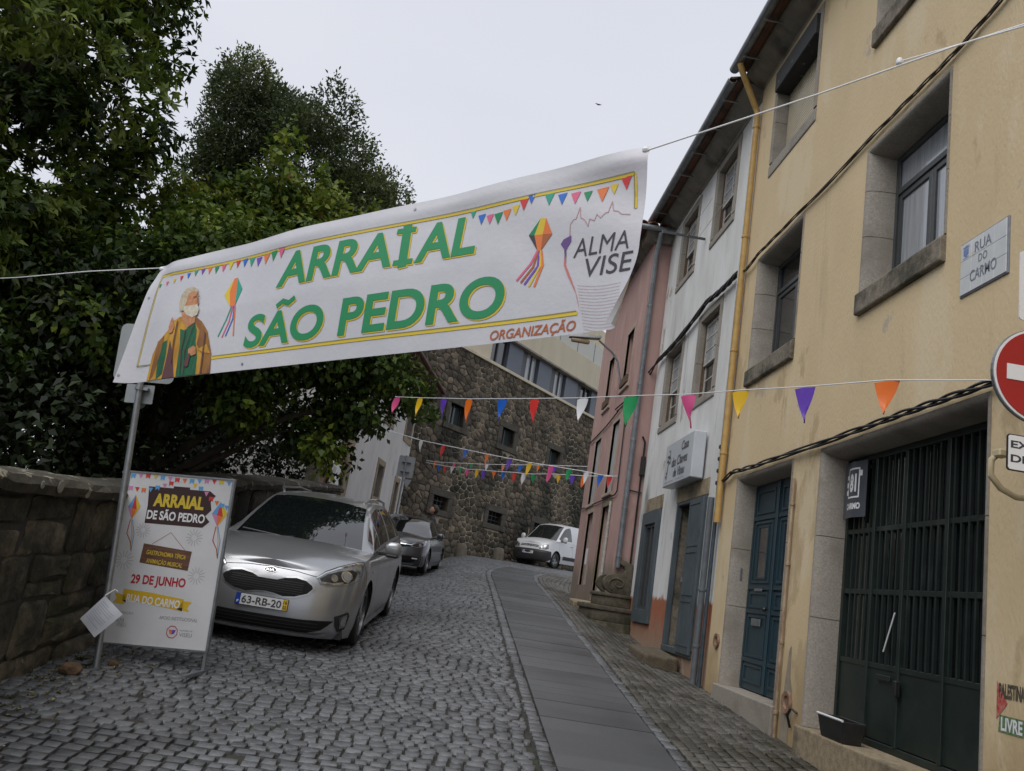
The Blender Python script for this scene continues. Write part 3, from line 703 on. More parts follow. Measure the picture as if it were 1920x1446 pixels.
E81 = join2d(fit2d(text2d('81', .16, .008), .165, .245, .235, .365), line2d([(.14, .20), (.27, .20), (.27, .40), (.14, .40), (.14, .20)], .012),
             poly2d([(.105, .36), (.135, .36), (.135, .33), (.105, .33)]), poly2d([(.10, .31), (.135, .31), (.135, .275), (.10, .275)]), poly2d([(.10, .255), (.135, .255), (.135, .22), (.10, .22)]), poly2d([(.275, .385), (.30, .385), (.30, .345), (.275, .345)]),
             fit2d(text2d('CARMO', .06, .003), .12, .29, .115, .16))
E81 = ([(.215 + (a - .20) * 1.38, .255 + (b - .255) * 1.3) for a, b in E81[0]], E81[1])
print2d('emblem', E81, onS, M_whitep, sgo, cut=.05)
# tiled street name
tl = empty('street_name_plate', (0, 0, 0)); tag(tl, 'white tiled street name plate reading RUA DO CARMO on the ochre wall', 'sign')
M_glaze = pmat('glazed tile', (.60, .62, .63), (.54, .56, .575), scale=6, rough=.22, coat=.4, c3=(.50, .48, .42), s3=9, t3=(.62, .75)); M_ink = pmat('grey blue ink', (.10, .12, .16), (.2, .22, .26), scale=30, rough=.4); M_inkb = pmat('blue ink', (.10, .16, .36), (.16, .22, .42), scale=40, rough=.4)
MB().box(F_ - .012, F_ + .005, 5.012, 5.558, 4.365, 4.785).build('plate_frame', pmat('tile edging', (.16, .18, .22), (.22, .23, .26), scale=20, rough=.5), tl, bevel=.003)
for i in range(4):
    for j in range(3):
        a = 5.545 - i * .13; b = 4.377 + j * .132; MB().box(F_ - .019, F_ - .011, a - .1285, a, b, b + .1305).build('tile', M_glaze, tl, bevel=.0015)
tx = lambda a, b: (F_ - .0205, 5.545 - a, 4.377 + b)
print2d('lettering', join2d(fit2d(text2d('RUA', .1, .001), .17, .36, .275, .355), fit2d(text2d('DO', .1, .001), .215, .315, .185, .245), fit2d(text2d('CARMO', .1, .001), .12, .42, .065, .15)), tx, M_ink, tl)
crest = join2d(poly2d([(.035, .30), (.095, .30), (.095, .345), (.035, .345)]), poly2d([(.03, .372), (.03, .352), (.10, .352), (.10, .372), (.086, .36), (.08, .375), (.073, .36), (.065, .378), (.057, .36), (.05, .375), (.044, .36)]), poly2d([(.04, .30), (.09, .30), (.075, .285), (.055, .285)]), line2d([(.03, .275), (.1, .279)], .004))
print2d('crest', crest, tx, M_inkb, tl)
# black trough on the gate step
pb = empty('planter_trough', (F_ + .02, 7.05, 1.074)); tag(pb, 'small black plastic planter trough on the stone step of the gate', 'planter')
P = [(-.075, -.20), (.075, -.20), (.075, .20), (-.075, .20)]; Q = [(-.10, -.23), (.10, -.23), (.10, .23), (-.10, .23)]
mb = MB(); V = [(a, b, 0) for a, b in P] + [(a, b, .17) for a, b in Q] + [(a * .88, b * .93, .17) for a, b in Q] + [(a * .88, b * .93, .12) for a, b in Q]
mb.add(V, [(3, 2, 1, 0)] + [(i, (i + 1) % 4, 4 + (i + 1) % 4, 4 + i) for i in range(4)] + [(4 + i, 4 + (i + 1) % 4, 8 + (i + 1) % 4, 8 + i) for i in range(4)] + [(8 + i, 8 + (i + 1) % 4, 12 + (i + 1) % 4, 12 + i) for i in range(4)])
mb.build('trough', M_black, pb, bevel=.006); MB().box(-.086, .086, -.21, .21, .10, .125).build('soil', M_earth, pb)
MB().tube([(-.10, -.23, .172), (-.10, .23, .172)], .010, 6).build('pale_rim', M_whitep, pb, True)
# ---------------- white house with the key shop
wh = empty('white_house'); tag(wh, 'weathered white plastered house with shop door and old sash windows', 'house')
A0, A1 = 10.67, 15.62; WX = F_ + .012
lw2 = (11.72, 12.70, 5.10, 6.40); lw1 = (13.78, 14.76, 5.08, 6.38); uw2 = (11.63, 12.58, 7.82, 9.02); uw1 = (13.73, 14.68, 7.78, 8.98)
sdoor = (11.40, 12.86, 1.40, 3.50); swin = (13.92, 15.14, 1.62, 3.50)
H = [lw1, lw2, uw1, uw2, sdoor, swin]
mb = MB(); wall_panel(mb, WX, A0, A1, .2, 9.2, [(a - .08, b + .08, c - .08, d + .08) for a, b, c, d in H[:4]] + [(a - .01, b + .01, c - .01, d + .01) for a, b, c, d in H[4:]], .30)
mb.quad((WX, A1, .2), (WX + 7, A1, .2), (WX + 7, A1, 9.2), (WX, A1, 9.2)); mb.quad((WX + 7, A0, .2), (WX + 7, A1, .2), (WX + 7, A1, 9.2), (WX + 7, A0, 9.2)); mb.build('wall', M_white, wh)
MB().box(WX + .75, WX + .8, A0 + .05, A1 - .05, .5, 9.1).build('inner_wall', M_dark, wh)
FP = flat_prof(.13, .12)
for w in H[:4]:
    surround(wh, WX, w[1], w[0], w[2] - .0, w[3], FP, M_granite, (w[2] + .62,)); sill(wh, WX, w[0] - .13, w[1] + .13, w[2] - .15, w[2] - .002, M_granite, proud=.022)
    window_sash(wh, WX + .075, w[1], w[0], w[2], w[3])
roofwork(wh, A0, A1 + .12, 9.18)
# shop door: stone reveal, open dark doorway, grey-blue leaf folded against the jamb
sd = empty('shop_door'); sd.parent = wh
MB().box(WX + .02, WX + .70, sdoor[1] - .005, sdoor[1] + .02, sdoor[2], sdoor[3]).build('reveal', M_granite_d, sd)
MB().box(WX - .02, WX + .10, sdoor[0] - .06, sdoor[1] + .10, sdoor[3] - .005, sdoor[3] + .24).build('lintel', M_granite_b, sd, bevel=.01)
fr = MB(); fr.box(WX - .025, WX + .05, sdoor[1] - .035, sdoor[1] + .03, sdoor[2], sdoor[3] - .006); fr.box(WX - .025, WX + .05, sdoor[0] - .03, sdoor[0] + .035, sdoor[2], sdoor[3] - .006); fr.box(WX - .02, WX + .05, sdoor[0] + .036, sdoor[1] - .036, sdoor[3] - .05, sdoor[3] - .008); fr.build('door_frame', M_shopblue, sd, bevel=.004)
lf = MB().box(WX - .065, WX - .028, 11.36, 12.02, sdoor[2] - .05, sdoor[3] - .03).build('door_leaf', M_shopblue, sd, bevel=.004)
mb = MB()
for (z0, z1) in ((1.45, 2.05), (2.12, 2.72), (2.79, 3.40)): frame_rect(mb, WX - .074, 11.42, 11.96, z0, z1, .02, .01)
mb.build('moulding', M_shopblue, lf)
MB().box(WX - .095, WX - .07, 11.95, 11.99, 2.30, 2.36).build('latch', M_steel, lf)
MB().box(WX + .24, WX + .27, sdoor[0] + .03, sdoor[1] - .02, sdoor[2] + .02, sdoor[3] - .06).build('glass_door', M_glass, sd)
MB().box(WX + .215, WX + .245, 12.30, 12.36, sdoor[2] + .02, sdoor[3] - .06).build('glass_door_stile', M_greyframe, sd)
pst = MB().box(WX + .20, WX + .212, 12.0, 12.52, 1.5, 2.72).build('window_poster', pmat('dark poster', (.02, .022, .028), (.05, .055, .065), scale=3, rough=.25, c3=(.4, .42, .45), s3=4, t3=(.68, .70)), sd)
MB().box(WX - .04, WX + .3, sdoor[0] - .02, sdoor[1] + .02, sdoor[2] - .09, sdoor[2] - .004).build('threshold', M_shopblue, sd, bevel=.006)
# display window
sw = empty('shop_window'); sw.parent = wh
MB().box(WX - .02, WX + .10, swin[0] - .03, swin[1] - .1, swin[3] + .005, swin[3] + .25).build('lintel', M_granite_b, sw, bevel=.01)
fr = MB(); frame_rect(fr, WX - .045, swin[0], swin[1], swin[2], swin[3], .22, .09); fr.build('window_frame', M_shopblue, sw, bevel=.005)
fr = MB(); frame_rect(fr, WX + .0, swin[0] + .221, swin[1] - .221, swin[2] + .221, swin[3] - .221, .05, .05); fr.box(WX + .002, WX + .05, 14.50, 14.56, swin[2] + .272, swin[3] - .272); fr.build('inner_frame', M_greyframe, sw)
MB().box(WX + .03, WX + .036, swin[0] + .25, swin[1] - .25, swin[2] + .25, swin[3] - .25).build('pane', M_glass, sw)
MB().box(WX + .015, WX + .028, 14.34, 14.40, swin[2] + .27, swin[2] + 1.0).build('white_notice', M_whitep, sw)
# loose stone steps
st = MB().box(-.30, .26, -.55, .55, -.16, .12).build('stone_step', pmat('brown worn granite', (.13, .105, .07), (.075, .06, .042), scale=10, rough=.9, bump=.006), None, bevel=.05, seg=3); st.scale = (.85, .85, .8); st.location = (F_ - .27, 12.25, zgf(3.0, 12.25) + .06); st.rotation_euler = (R_(4), 0, R_(3))
tag(st, 'worn brown granite block step under the key shop door', 'step')
# shop sign
ks = MB().box(F_ - .20, F_ - .02, 11.62, 13.20, 3.74, 4.42).build('sign_box', pmat('white sign box', (.52, .55, .58), (.46, .49, .52), scale=2, rough=.35), None, bevel=.012)
tag(ks, 'white box sign reading Casa das Chaves de Viseu above the shop door', 'sign')
kf = lambda a, b: (F_ - .2035, 13.20 - a, 3.74 + b)
M_signink = pmat('faded black ink', (.05, .055, .065), (.12, .125, .13), scale=20, rough=.5)
keyart = [(.18, .5)]
print2d('lettering', join2d(fit2d(text2d('Casa', .2, .004, .15), .95, 1.33, .47, .61), fit2d(text2d('das Chaves', .2, .004, .15), .45, 1.32, .27, .42), fit2d(text2d('de Viseu', .2, .004, .15), .60, 1.22, .10, .24)), kf, M_signink, ks)
V = [ell2d(.27, .50, .06, .07), ell2d(.19, .43, .055, .06), ell2d(.32, .40, .055, .06), line2d([(.25, .40), (.19, .12)], .03), line2d([(.19, .14), (.13, .16)], .03), line2d([(.205, .20), (.15, .22)], .025)]
print2d('key_emblem', join2d(*V), kf, M_signink, ks)
print2d('key_hole', join2d(ell2d(.27, .51, .028, .035), ell2d(.19, .43, .025, .028), ell2d(.32, .40, .024, .028)), lambda a, b: (F_ - .2045, 13.20 - a, 3.74 + b), M_whitep, ks)
print2d('small_print', join2d(fit2d(text2d('chaves  fechaduras', .05), .14, .62, .045, .075), fit2d(text2d('cofres', .05), .75, 1.2, .045, .072)), kf, pmat('grey print', (.3, .31, .33), rough=.5), ks)
# pipes between the houses
pipe_with_bands(wh, [(F_ - .035, 10.80, 9.0), (F_ - .035, 10.80, 3.2)], .030, M_pvc, (), 'white_conduit')
pipe_with_bands(wh, [(F_ - .05, 10.74, 6.35), (F_ - .05, 10.74, 1.0)], .026, pmat('blue black pipe', (.03, .045, .06), (.05, .07, .09), scale=10, rough=.4), (), 'cable_duct')
pipe_with_bands(wh, [(F_ - .07, 10.93, 3.4), (F_ - .07, 10.93, .95)], .042, pmat('grey pipe', (.12, .135, .15), (.09, .10, .11), scale=9, rough=.5), [(F_ - .07, 10.93, 2.2), (F_ - .07, 10.93, 1.5)], 'drain_pipe')
for k in range(4): MB().box(F_ - .09, F_ - .01, 10.70, 10.78, 3.55 + k * .16, 3.60 + k * .16).build('insulator', M_black, wh, bevel=.008)
# washing-line bracket at the upper window
cb = MB().box(F_ - .72, F_ + .0, 13.02, 13.04, 7.98, 8.02); cb.box(F_ - .74, F_ - .68, 13.0, 13.06, 7.97, 8.03)
cbo = cb.build('clothes_line_bracket', M_greyframe, wh)
for k in range(3): MB().tube([(F_ - .12 - k * .2, 13.02, 8.0), (F_ - .12 - k * .2, 11.6, 8.02)], .004, 5).build('clothes_line', M_whitep, wh)
# ---------------- pink house
ph = empty('pink_house'); tag(ph, 'dusty pink plastered house with zinc downpipe at its corner', 'house')
PX, B0, B1 = 2.98, 15.66, 20.7; PZ = 8.95
pw = [(16.55, 17.25, 6.25, 7.45), (18.6, 19.3, 6.2, 7.4), (16.9, 17.65, 4.05, 5.55), (19.0, 19.8, 4.0, 5.5)]; pd = [(16.75, 17.6, 1.85, 3.75), (18.75, 19.5, 2.15, 3.75)]
mb = MB(); wall_panel(mb, PX, B0, B1, .6, PZ, pw + pd, .16)
mb.quad((PX, B0, .6), (PX + 6, B0, .6), (PX + 6, B0, PZ), (PX, B0, PZ)); mb.quad((PX, B1, .6), (PX, B1, PZ), (PX + 6, B1, PZ), (PX + 6, B1, .6)); mb.quad((PX + 6, B0, .6), (PX + 6, B1, .6), (PX + 6, B1, PZ), (PX + 6, B0, PZ)); mb.build('wall', M_pink, ph)
M_lintp = pmat('pale surround', (.42, .33, .27), (.36, .28, .22), scale=9, rough=.85)
for k, w in enumerate(pw):
    surround(ph, PX, w[1], w[0], w[2], w[3], flat_prof(.11, .05, .012), M_lintp, ()); sill(ph, PX, w[0] - .12, w[1] + .12, w[2] - .10, w[2] - .002, M_lintp, proud=.045)
    if k < 2:
        w_ = window_sash(ph, PX + .12, w[1], w[0], w[2], w[3], 1, 2)
        MB().box(PX - .06, PX - .02, w[0] - .02, w[1] + .02, w[2] + .01, w[2] + .17).build('sill_rail', M_wood_b, ph)
    else:
        MB().box(PX + .05, PX + .08, w[0], w[1], w[2], w[3]).build('closed_shutter', pmat('pale grey shutter', (.42, .42, .42), (.36, .35, .35), scale=6, rough=.6), ph)
for k, w in enumerate(pd):
    surround(ph, PX, w[1], w[0], w[2], w[3], flat_prof(.13, .05, .012), M_granite_b if k == 0 else M_lintp, ()); 
    MB().box(PX + .10, PX + .13, w[0], w[1], w[2], w[3]).build('glazed_door' if k else 'door', M_glass if k else M_lintp, ph)
    fr = MB(); frame_rect(fr, PX + .085, w[0], w[1], w[2], w[3], .05, .03); fr.build('door_frame', M_wood_w, ph)
MB().tube([(PX - .03, 16.60, 1.95), (PX - .03, 16.60, 3.8)], .028, 8).build('cream_conduit', M_wood_w, ph, True)
MB().box(PX - .005, PX + .1, 18.95, 19.1, 2.6, 2.95).build('white_notice', M_whitep, ph)
c = [(PX + .3, PZ), (PX - .002, PZ), (PX - .10, PZ + .08), (PX - .20, PZ + .16), (PX - .20, PZ + .22), (PX + .3, PZ + .22)]
MB().prism(c, 'y', B0 - .12, B1 + .1).build('cornice', M_conc, ph)
MB().prism([(B0 + .3, PZ + .001), (B0 - .002, PZ + .001), (B0 - .12, PZ + .1), (B0 - .16, PZ + .219), (B0 + .3, PZ + .219)], 'x', PX - .19, PX + 5).build('end_cornice', M_conc, ph)
rf = MB().add([(PX - .36, B0 - .24, PZ + .25), (PX - .36, B1 + .1, PZ + .25), (PX + 3, B1 - 2.5, PZ + 1.6), (PX + 3, B0 + 2.5, PZ + 1.6), (PX + 6.3, B0 - .24, PZ + .25), (PX + 6.3, B1 + .1, PZ + .25)], [(0, 1, 2, 3), (0, 3, 4), (1, 5, 2), (3, 2, 5, 4), (0, 4, 5, 1)]).build('roof', M_tile, ph)
eave_tiles(rf, PX - .40, PZ + .27, B0 - .15, B1, M_tile)
et = empty('end_eave'); et.parent = rf; et.rotation_euler = (0, 0, R_(90)); et.location = (0, 0, 0)
tme = [c for c in rf.children if c.name.startswith('tile')][0].data
for k in range(12):
    o = link('tile', tme, rf); o.location = (PX - .3 + k * .21, B0 - .28, PZ + .27); o.rotation_euler = (R_(17), 0, R_(90)); o.rotation_mode = 'XYZ'
bpy.data.objects.remove(et)
MB().tube([(PX - .41, B0 - .3, PZ + .20), (PX - .41, B1, PZ + .20)], .06, 10).build('gutter', M_zinc, ph, True); MB().tube([(PX - .45, B0 - .29, PZ + .20), (PX + 4, B0 - .29, PZ + .20)], .055, 10).build('gutter', M_zinc, ph, True)
pipe_with_bands(ph, [(PX + .06, B0 - .26, PZ + .14), (PX + .06, B0 - .22, PZ + .0), (PX + .06, B0 - .07, PZ - .3), (PX + .06, B0 - .07, 2.5)], .05, M_zinc, [(PX + .06, B0 - .07, z) for z in (7.6, 6.0, 4.9, 3.6, 2.7)])
MB().tube([(PX + .24, B0 - .03, 5.0), (PX + .30, B0 - .03, 4.9), (PX + .30, B0 - .03, 1.9)], .018, 6).build('thin_pipe', M_cable, ph, True)
MB().box(PX + .26, PX + .34, B0 - .10, B0 - .005, 4.25, 4.62).build('meter_box', M_black, ph, bevel=.01)
# street lamp on the pink wall
lp = empty('wall_lamp', (PX, 17.3, 6.2)); tag(lp, 'small street lamp on a curved arm from the pink wall', 'lamp')
MB().tube([(0, -.1, 0), (-.10, -.1, .35), (-.16, -.1, .62), (-.30, -.1, .80), (-.62, -.1, 1.02)], .022, 8).build('arm', M_steel, lp, True)
hd = MB(); prof = [(.0, -.17), (.085, -.15), (.11, -.03), (.10, .10), (.05, .17), (0, .175)]
hd.add([(x, y, z) for x, y, z in [(-1.28, -.19, .98), (-1.28, -.01, .98), (-.60, .0, 1.05), (-.60, -.2, 1.05), (-1.24, -.15, 1.10), (-1.24, -.05, 1.10), (-.58, -.05, 1.13), (-.58, -.15, 1.13)]], [(0, 1, 2, 3), (4, 7, 6, 5), (0, 4, 5, 1), (2, 6, 7, 3), (1, 5, 6, 2), (0, 3, 7, 4)])
hd.build('lamp_head', pmat('lamp grey', (.30, .31, .31), (.22, .22, .22), scale=10, rough=.4), lp, True, bevel=.02, seg=2)
MB().box(-1.22, -.82, -.16, -.04, .90, .985).build('lamp_bowl', pmat('amber lamp bowl', (.30, .22, .12), rough=.2), lp, True, bevel=.03, seg=2)
# ---------------- fountain
fx0 = 13.9
ft = empty('stone_fountain', (F_, 15.85, 1.43)); tag(ft, 'old carved stone fountain with scroll side and stepped basin', 'fountain')
fz = zgf(2.8, 14.4)
M_fount = pmat('mossy dark granite', (.12, .10, .072), (.07, .06, .042), scale=14, rough=.9, bump=.006, bscale=60, c3=(.035, .038, .018), s3=3, t3=(.5, .64))
def basin(name, xo, y0, y1, z0, z1, lip):
    # D-shaped block bulging towards the street: outline in local x (towards -x), y
    pts = [(0, y0)]; n = 14
    for k in range(n + 1):
        t = -math.pi / 2 + math.pi * k / n; pts.append((-xo * (.35 + .65 * max(0, math.cos(t)) ** .55), (y0 + y1) / 2 + (y1 - y0) / 2 * math.sin(t)))
    pts.append((0, y1)); mb = MB()
    if lip: mb.prism([(a * 1.0, b) for a, b in pts], 'z', z0, z1 - lip - .002); mb.prism([(a * 1.05, (b - (y0 + y1) / 2) * 1.04 + (y0 + y1) / 2) for a, b in pts], 'z', z1 - lip, z1)
    else: mb.prism(pts, 'z', z0, z1)
    return mb.build(name, M_fount, ft, True, bevel=.012, seg=2)
basin('step', .86, -.62, .80, -.35, .10, 0); basin('step', .82, -.58, .76, .102, .37, .08)
basin('basin', .62, -.40, .60, .372, .60, .06)
# scroll-sided back: outline in x-z, extruded along y
sc = [(0, .86)]
cx, cz = -.30, 1.13
for k in range(15): t = math.pi * (1.42 - k / 14 * .95); sc.append((cx + .31 * math.cos(t), cz + .27 * math.sin(t)))
sc += [(-.22, 1.43), (-.17, 1.52), (-.19, 1.62), (-.30, 1.68), (-.33, 1.74), (-.27, 1.80), (-.17, 1.79), (-.10, 1.73), (0, 1.72)]
fz_ = lambda z: .60 + (z - .86) * .66
sc = [(a * .86, fz_(b)) for a, b in sc]; cx *= .86
for s, yy in ((0, -.30), (1, .36)):
    p = MB().prism(sc[::-1], 'y', yy, yy + .16).build('scroll', M_fount, ft, True, bevel=.012, seg=2)
    sp = []
    for k in range(46): a = k / 45 * 2.4 * math.pi + 2.2; r = .215 * (1 - k / 45 * .82); sp.append((cx + .012 + r * .86 * math.cos(-a), yy - .004, fz_(cz + r * math.sin(-a) * .92)))
    MB().tube(sp, .017, 7).build('spiral', M_fount, p, True)
MB().prism([(-.10, .60), (0, .60), (0, 1.15), (-.09, 1.16)], 'y', -.138, .358).build('back_slab', M_fount, ft)
MB().tube([(-.09, .1, .80), (-.26, .1, .785)], .025, 8).build('spout', M_fount, ft, True)
sb = MB().box(-.25, .25, -.3, .3, -.05, .16).build('stone_step', M_granite_b, None, bevel=.02); sb.location = (2.72, 16.85, zgf(2.7, 16.85)); sb.rotation_euler = (R_(4), 0, 0); tag(sb, 'single pale stone doorstep at the pink house', 'step')
# ---------------- cables along the fronts
def sag(a, b, n=8, s=.05):
    a, b = Vector(a), Vector(b); return [a.lerp(b, i / n) - Vector((0, 0, s * 4 * (i / n) * (1 - i / n))) for i in range(n + 1)]
def cable(name, pts, r, mat, label, cat='cable', twist=0, group=None):
    e = empty(name, tuple(pts[0])); o = Vector(pts[0]); tag(e, label, cat, group)
    if twist == 0: MB().tube([Vector(p) - o for p in pts], r, 6).build('strand', mat, e, True); return e
    # densify
    P = []
    for a, b in zip(pts, pts[1:]):
        a, b = Vector(a), Vector(b); m = max(2, int((b - a).length / .04)); P += [a.lerp(b, i / m) for i in range(m)]
    P.append(Vector(pts[-1]))
    for k in range(twist):
        Q = []
        for i, p in enumerate(P): t = i * .16 + k * 2 * math.pi / twist + math.sin(i * .05) * 2; Q.append(p - o + Vector((math.cos(t) * r * 1.0 - .0, 0, math.sin(t) * r * 1.3)))
        MB().tube(Q, r * .72, 5).build('strand', mat, e, True)
    return e
X = F_ - .05
cable('cable_bundle', sag((X, 10.78, 3.58), (X, 10.25, 3.66), 3, .02) + [(X, 9.6, 3.635), (X, 8.45, 3.63), (X, 7.8, 3.62), (X, 6.2, 3.625), (X, 5.2, 3.62), (X, 4.2, 3.62)], .0155, M_cable, 'black twisted cable bundle along the tops of door and gate', twist=3)
cable('cable_bundle', sag((X, 10.85, 6.55), (X, 12.3, 6.62), 4, .03) + sag((X, 12.3, 6.62), (X, 15.3, 6.45), 6, .06)[1:], .022, M_cable, 'thick black cable bundle sagging across the white house', twist=4)
cable('cable_bundle', sag((X, 15.3, 6.45), (PX - .08, 17.1, 5.75), 6, .08), .022, M_cable, 'dark cable drooping from white house to pink house', twist=2)
cable('wall_cable', sag((X, 10.7, 6.50), (X, 10.1, 6.52), 3, .04) + [(X + .02, 8.6, 6.53)] + sag((X + .02, 8.6, 6.53), (X + .02, 7.25, 6.54), 4, .02) + [(X + .02, 5.7, 6.52), (X + .02, 4.6, 6.60), (X + .02, 3.0, 6.7)], .011, M_cable_b, 'thin brown cable across the yellow wall above the windows', twist=3)
cable('wall_cable', [(PX - .03, 17.1, 5.75), (PX - .03, 18.5, 5.65), (PX - .03, 20.6, 5.6)], .016, M_cable, 'black cable along the pink wall under the upper windows')
cable('wall_cable', [(PX - .03, 16.35, 5.9), (PX - .03, 16.2, 5.2), (PX - .03, 16.1, 3.95), (PX - .03, 16.3, 3.9), (PX - .03, 18.4, 3.92), (PX - .03, 20.6, 3.95)], .014, M_cable, 'black cable looping down the pink wall beside the downpipe')
cable('wall_cable', [(PX + .1, B0 - .03, 3.95), (F_ + .0, B0 - .04, 3.93)], .012, M_cable, 'short black cable on the end wall of the pink house')
# ------------------------------------------------------------------ stone convent wall closing the street, with the modern block above it
SO = Vector((-.065, 31, 0)); SU = Vector((.597, .802, 0)).normalized(); SN = Vector((.802, -.597, 0)).normalized()
def sw_map(u, v, o): p = SO + SU * u + SN * o; return (p.x, p.y, v)
M_rub = pmat('dark rubble stone', (.15, .118, .080), (.066, .055, .040), scale=3.2, rough=.92, bump=.012, bscale=22, c3=(.022, .022, .014), s3=.45, t3=(.46, .60), randtint=.5)
M_mort = pmat('old lime mortar', (.040, .036, .028), (.070, .060, .044), scale=8, rough=.95, bump=.006, bscale=40, c3=(.42, .36, .26), s3=.62, t3=(.49, .56), stretch=(1, 1, .5))
cv = empty('stone_convent'); tag(cv, 'tall dark rubble stone building closing the end of the street', 'building')
WN = [(-1.42, -.52, 7.17, 7.93), (2.06, 2.96, 7.17, 7.88), (5.85, 6.75, 7.15, 7.85), (9.4, 10.2, 7.15, 7.85)]; WL = [(-1.5, -.62, 4.08, 4.56), (2.0, 2.98, 4.08, 4.56), (5.45, 6.3, 4.1, 4.6), (9.2, 10, 4.1, 4.6)]
holes = WN + WL; fr_ = .26
mb = MB(); U0, U1, VZ0, VZ1 = -5.0, 17.0, 1.8, 10.0
us = sorted({U0, U1, *[h[0] for h in holes], *[h[1] for h in holes]}); vs = sorted({VZ0, VZ1, *[h[2] for h in holes], *[h[3] for h in holes]})
for a, b in zip(us, us[1:]):
    for c, d in zip(vs, vs[1:]):
        if any(h[0] < (a + b) / 2 < h[1] and h[2] < (c + d) / 2 < h[3] for h in holes): continue
        mb.quad(sw_map(a, c, 0), sw_map(b, c, 0), sw_map(b, d, 0), sw_map(a, d, 0))
for a, b, c, d in holes:
    e = -.45; P = [(a, c), (b, c), (b, d), (a, d)]
    for i in range(4): p, q = P[i], P[(i + 1) % 4]; mb.quad(sw_map(*p, 0), sw_map(*q, 0), sw_map(*q, e), sw_map(*p, e))
mb.quad(sw_map(U0, VZ1, 0), sw_map(U1, VZ1, 0), sw_map(U1, VZ1, -10), sw_map(U0, VZ1, -10)); mb.quad(sw_map(U1, VZ0, 0), sw_map(U1, VZ0, -10), sw_map(U1, VZ1, -10), sw_map(U1, VZ1, 0))
mb.quad(sw_map(U0, VZ0, 0), sw_map(U0, VZ0, -10), sw_map(U0, VZ1, -10), sw_map(U0, VZ1, 0)); mb.quad(sw_map(U0, VZ0, -10), sw_map(U1, VZ0, -10), sw_map(U1, VZ1, -10), sw_map(U0, VZ1, -10))
mb.build('wall_core', M_mort, cv)
cells = voronoi(U0, 11.5, 2.0, VZ1, .31, .235, 21, jit=.46, holes=[(a - fr_, b + fr_, c - fr_, d + fr_) for a, b, c, d in holes])
rubble(cells, sw_map, M_rub, cv, 300, .014, .034, 4, corner=.17, edge=.6)
def sbox(name, u0, u1, v0, v1, o0, o1, mat, par, bevel=0):
    V = [sw_map(u, v, o) for u in (u0, u1) for v in (v0, v1) for o in (o0, o1)]
    return MB().add(V, [(0, 1, 3, 2), (4, 6, 7, 5), (0, 4, 5, 1), (2, 3, 7, 6), (0, 2, 6, 4), (1, 5, 7, 3)]).build(name, mat, par, bevel=bevel)
M_frst = pmat('dark dressed stone', (.085, .075, .058), (.055, .048, .038), scale=6, rough=.9, bump=.006, c3=(.03, .03, .022), s3=2, t3=(.5, .65))
for k, (a, b, c, d) in enumerate(holes):
    w = empty('window'); w.parent = cv
    sbox('lintel', a - fr_, b + fr_, d, d + fr_, -.3, .05, M_frst, w, .015); sbox('sill', a - fr_ - .05, b + fr_ + .05, c - .2, c, -.3, .09, M_frst, w, .015)
    sbox('jamb', a - fr_, a, c + .002, d - .002, -.3, .045, M_frst, w, .015); sbox('jamb', b, b + fr_, c + .002, d - .002, -.3, .045, M_frst, w, .015)
    if k < 4:
        sbox('pane', a, b, c, d, -.24, -.22, pmat('greenish glass', (.045, .06, .06), rough=.08, coat=.5), w)
        sbox('mullion', (a + b) / 2 - .03, (a + b) / 2 + .03, c, d, -.215, -.18, M_greyframe, w)
        for (p, q) in ((a, a + .05), (b - .05, b)): sbox('frame', p, q, c, d, -.215, -.175, M_greyframe, w)
    else:
        sbox('pane', a, b, c, d, -.36, -.34, M_dark, w)
        for q in range(1, 4): u = a + (b - a) * q / 4; sbox('bar', u - .012, u + .012, c, d, -.15, -.126, M_black, w)
        for q in range(1, 3): v = c + (d - c) * q / 3; sbox('bar', a, b, v - .01, v + .01, -.12, -.10, M_black, w)
# modern block
M_cream = pmat('cream render', (.56, .50, .38), (.50, .445, .335), scale=2, rough=.8, c3=(.36, .32, .24), s3=1.4, t3=(.60, .75), stretch=(1, 1, .25)); M_bluep = pmat('blue grey cladding', (.085, .10, .135), (.075, .09, .12), scale=4, rough=.4)
mo = empty('modern_building'); tag(mo, 'cream modern building with a blue grey window band above the stone wall', 'building')
sbox('ledge', U0, U1, 10.003, 10.12, -.6, .10, M_cream, mo, .01)
sbox('wall', U0, .62, 10.121, 13.0, -9, -.10, M_cream, mo); sbox('band_back', .62, U1, 10.121, 11.55, -9, -.55, M_dark, mo)
sbox('fascia', .62, U1, 11.46, 12.62, -9, -.06, M_cream, mo); sbox('band_soffit', .62, U1, 11.38, 11.455, -.6, -.02, M_conc, mo)
u = .64; k = 0; wpan = [1.05, .85, .28, .75, .85, .3, .72, .9, .3, .8, .9, .3, .8, .9, .3, .8, .9, .3]
kinds = ['g', 'b', 'f', 'c', 'b', 'f', 'c', 'b', 'f', 'g', 'b', 'f', 'c', 'b', 'f', 'g', 'b', 'f']
for wd, kd in zip(wpan, kinds):
    wd *= 1.25
    if kd == 'b': sbox('cladding_panel', u, u + wd, 10.125, 11.375, -.5, -.22, M_bluep, mo)
    elif kd == 'f': sbox('window_post', u, u + wd, 10.125, 11.375, -.5, -.30, M_greyframe, mo)
    else:
        w = empty('window'); w.parent = mo
        sbox('pane', u, u + wd, 10.125, 11.375, -.5, -.36, M_curtain if kd == 'c' else M_glass, w)
        for a in (u, u + wd / 2 - .03, u + wd - .06): sbox('frame', a, a + .06, 10.125, 11.375, -.355, -.30, M_greyframe, w)
    u += wd + .012
sbox('terrace_wall', 5.2, U1, 12.62, 15.8, -9, -2.2, M_cream, mo)
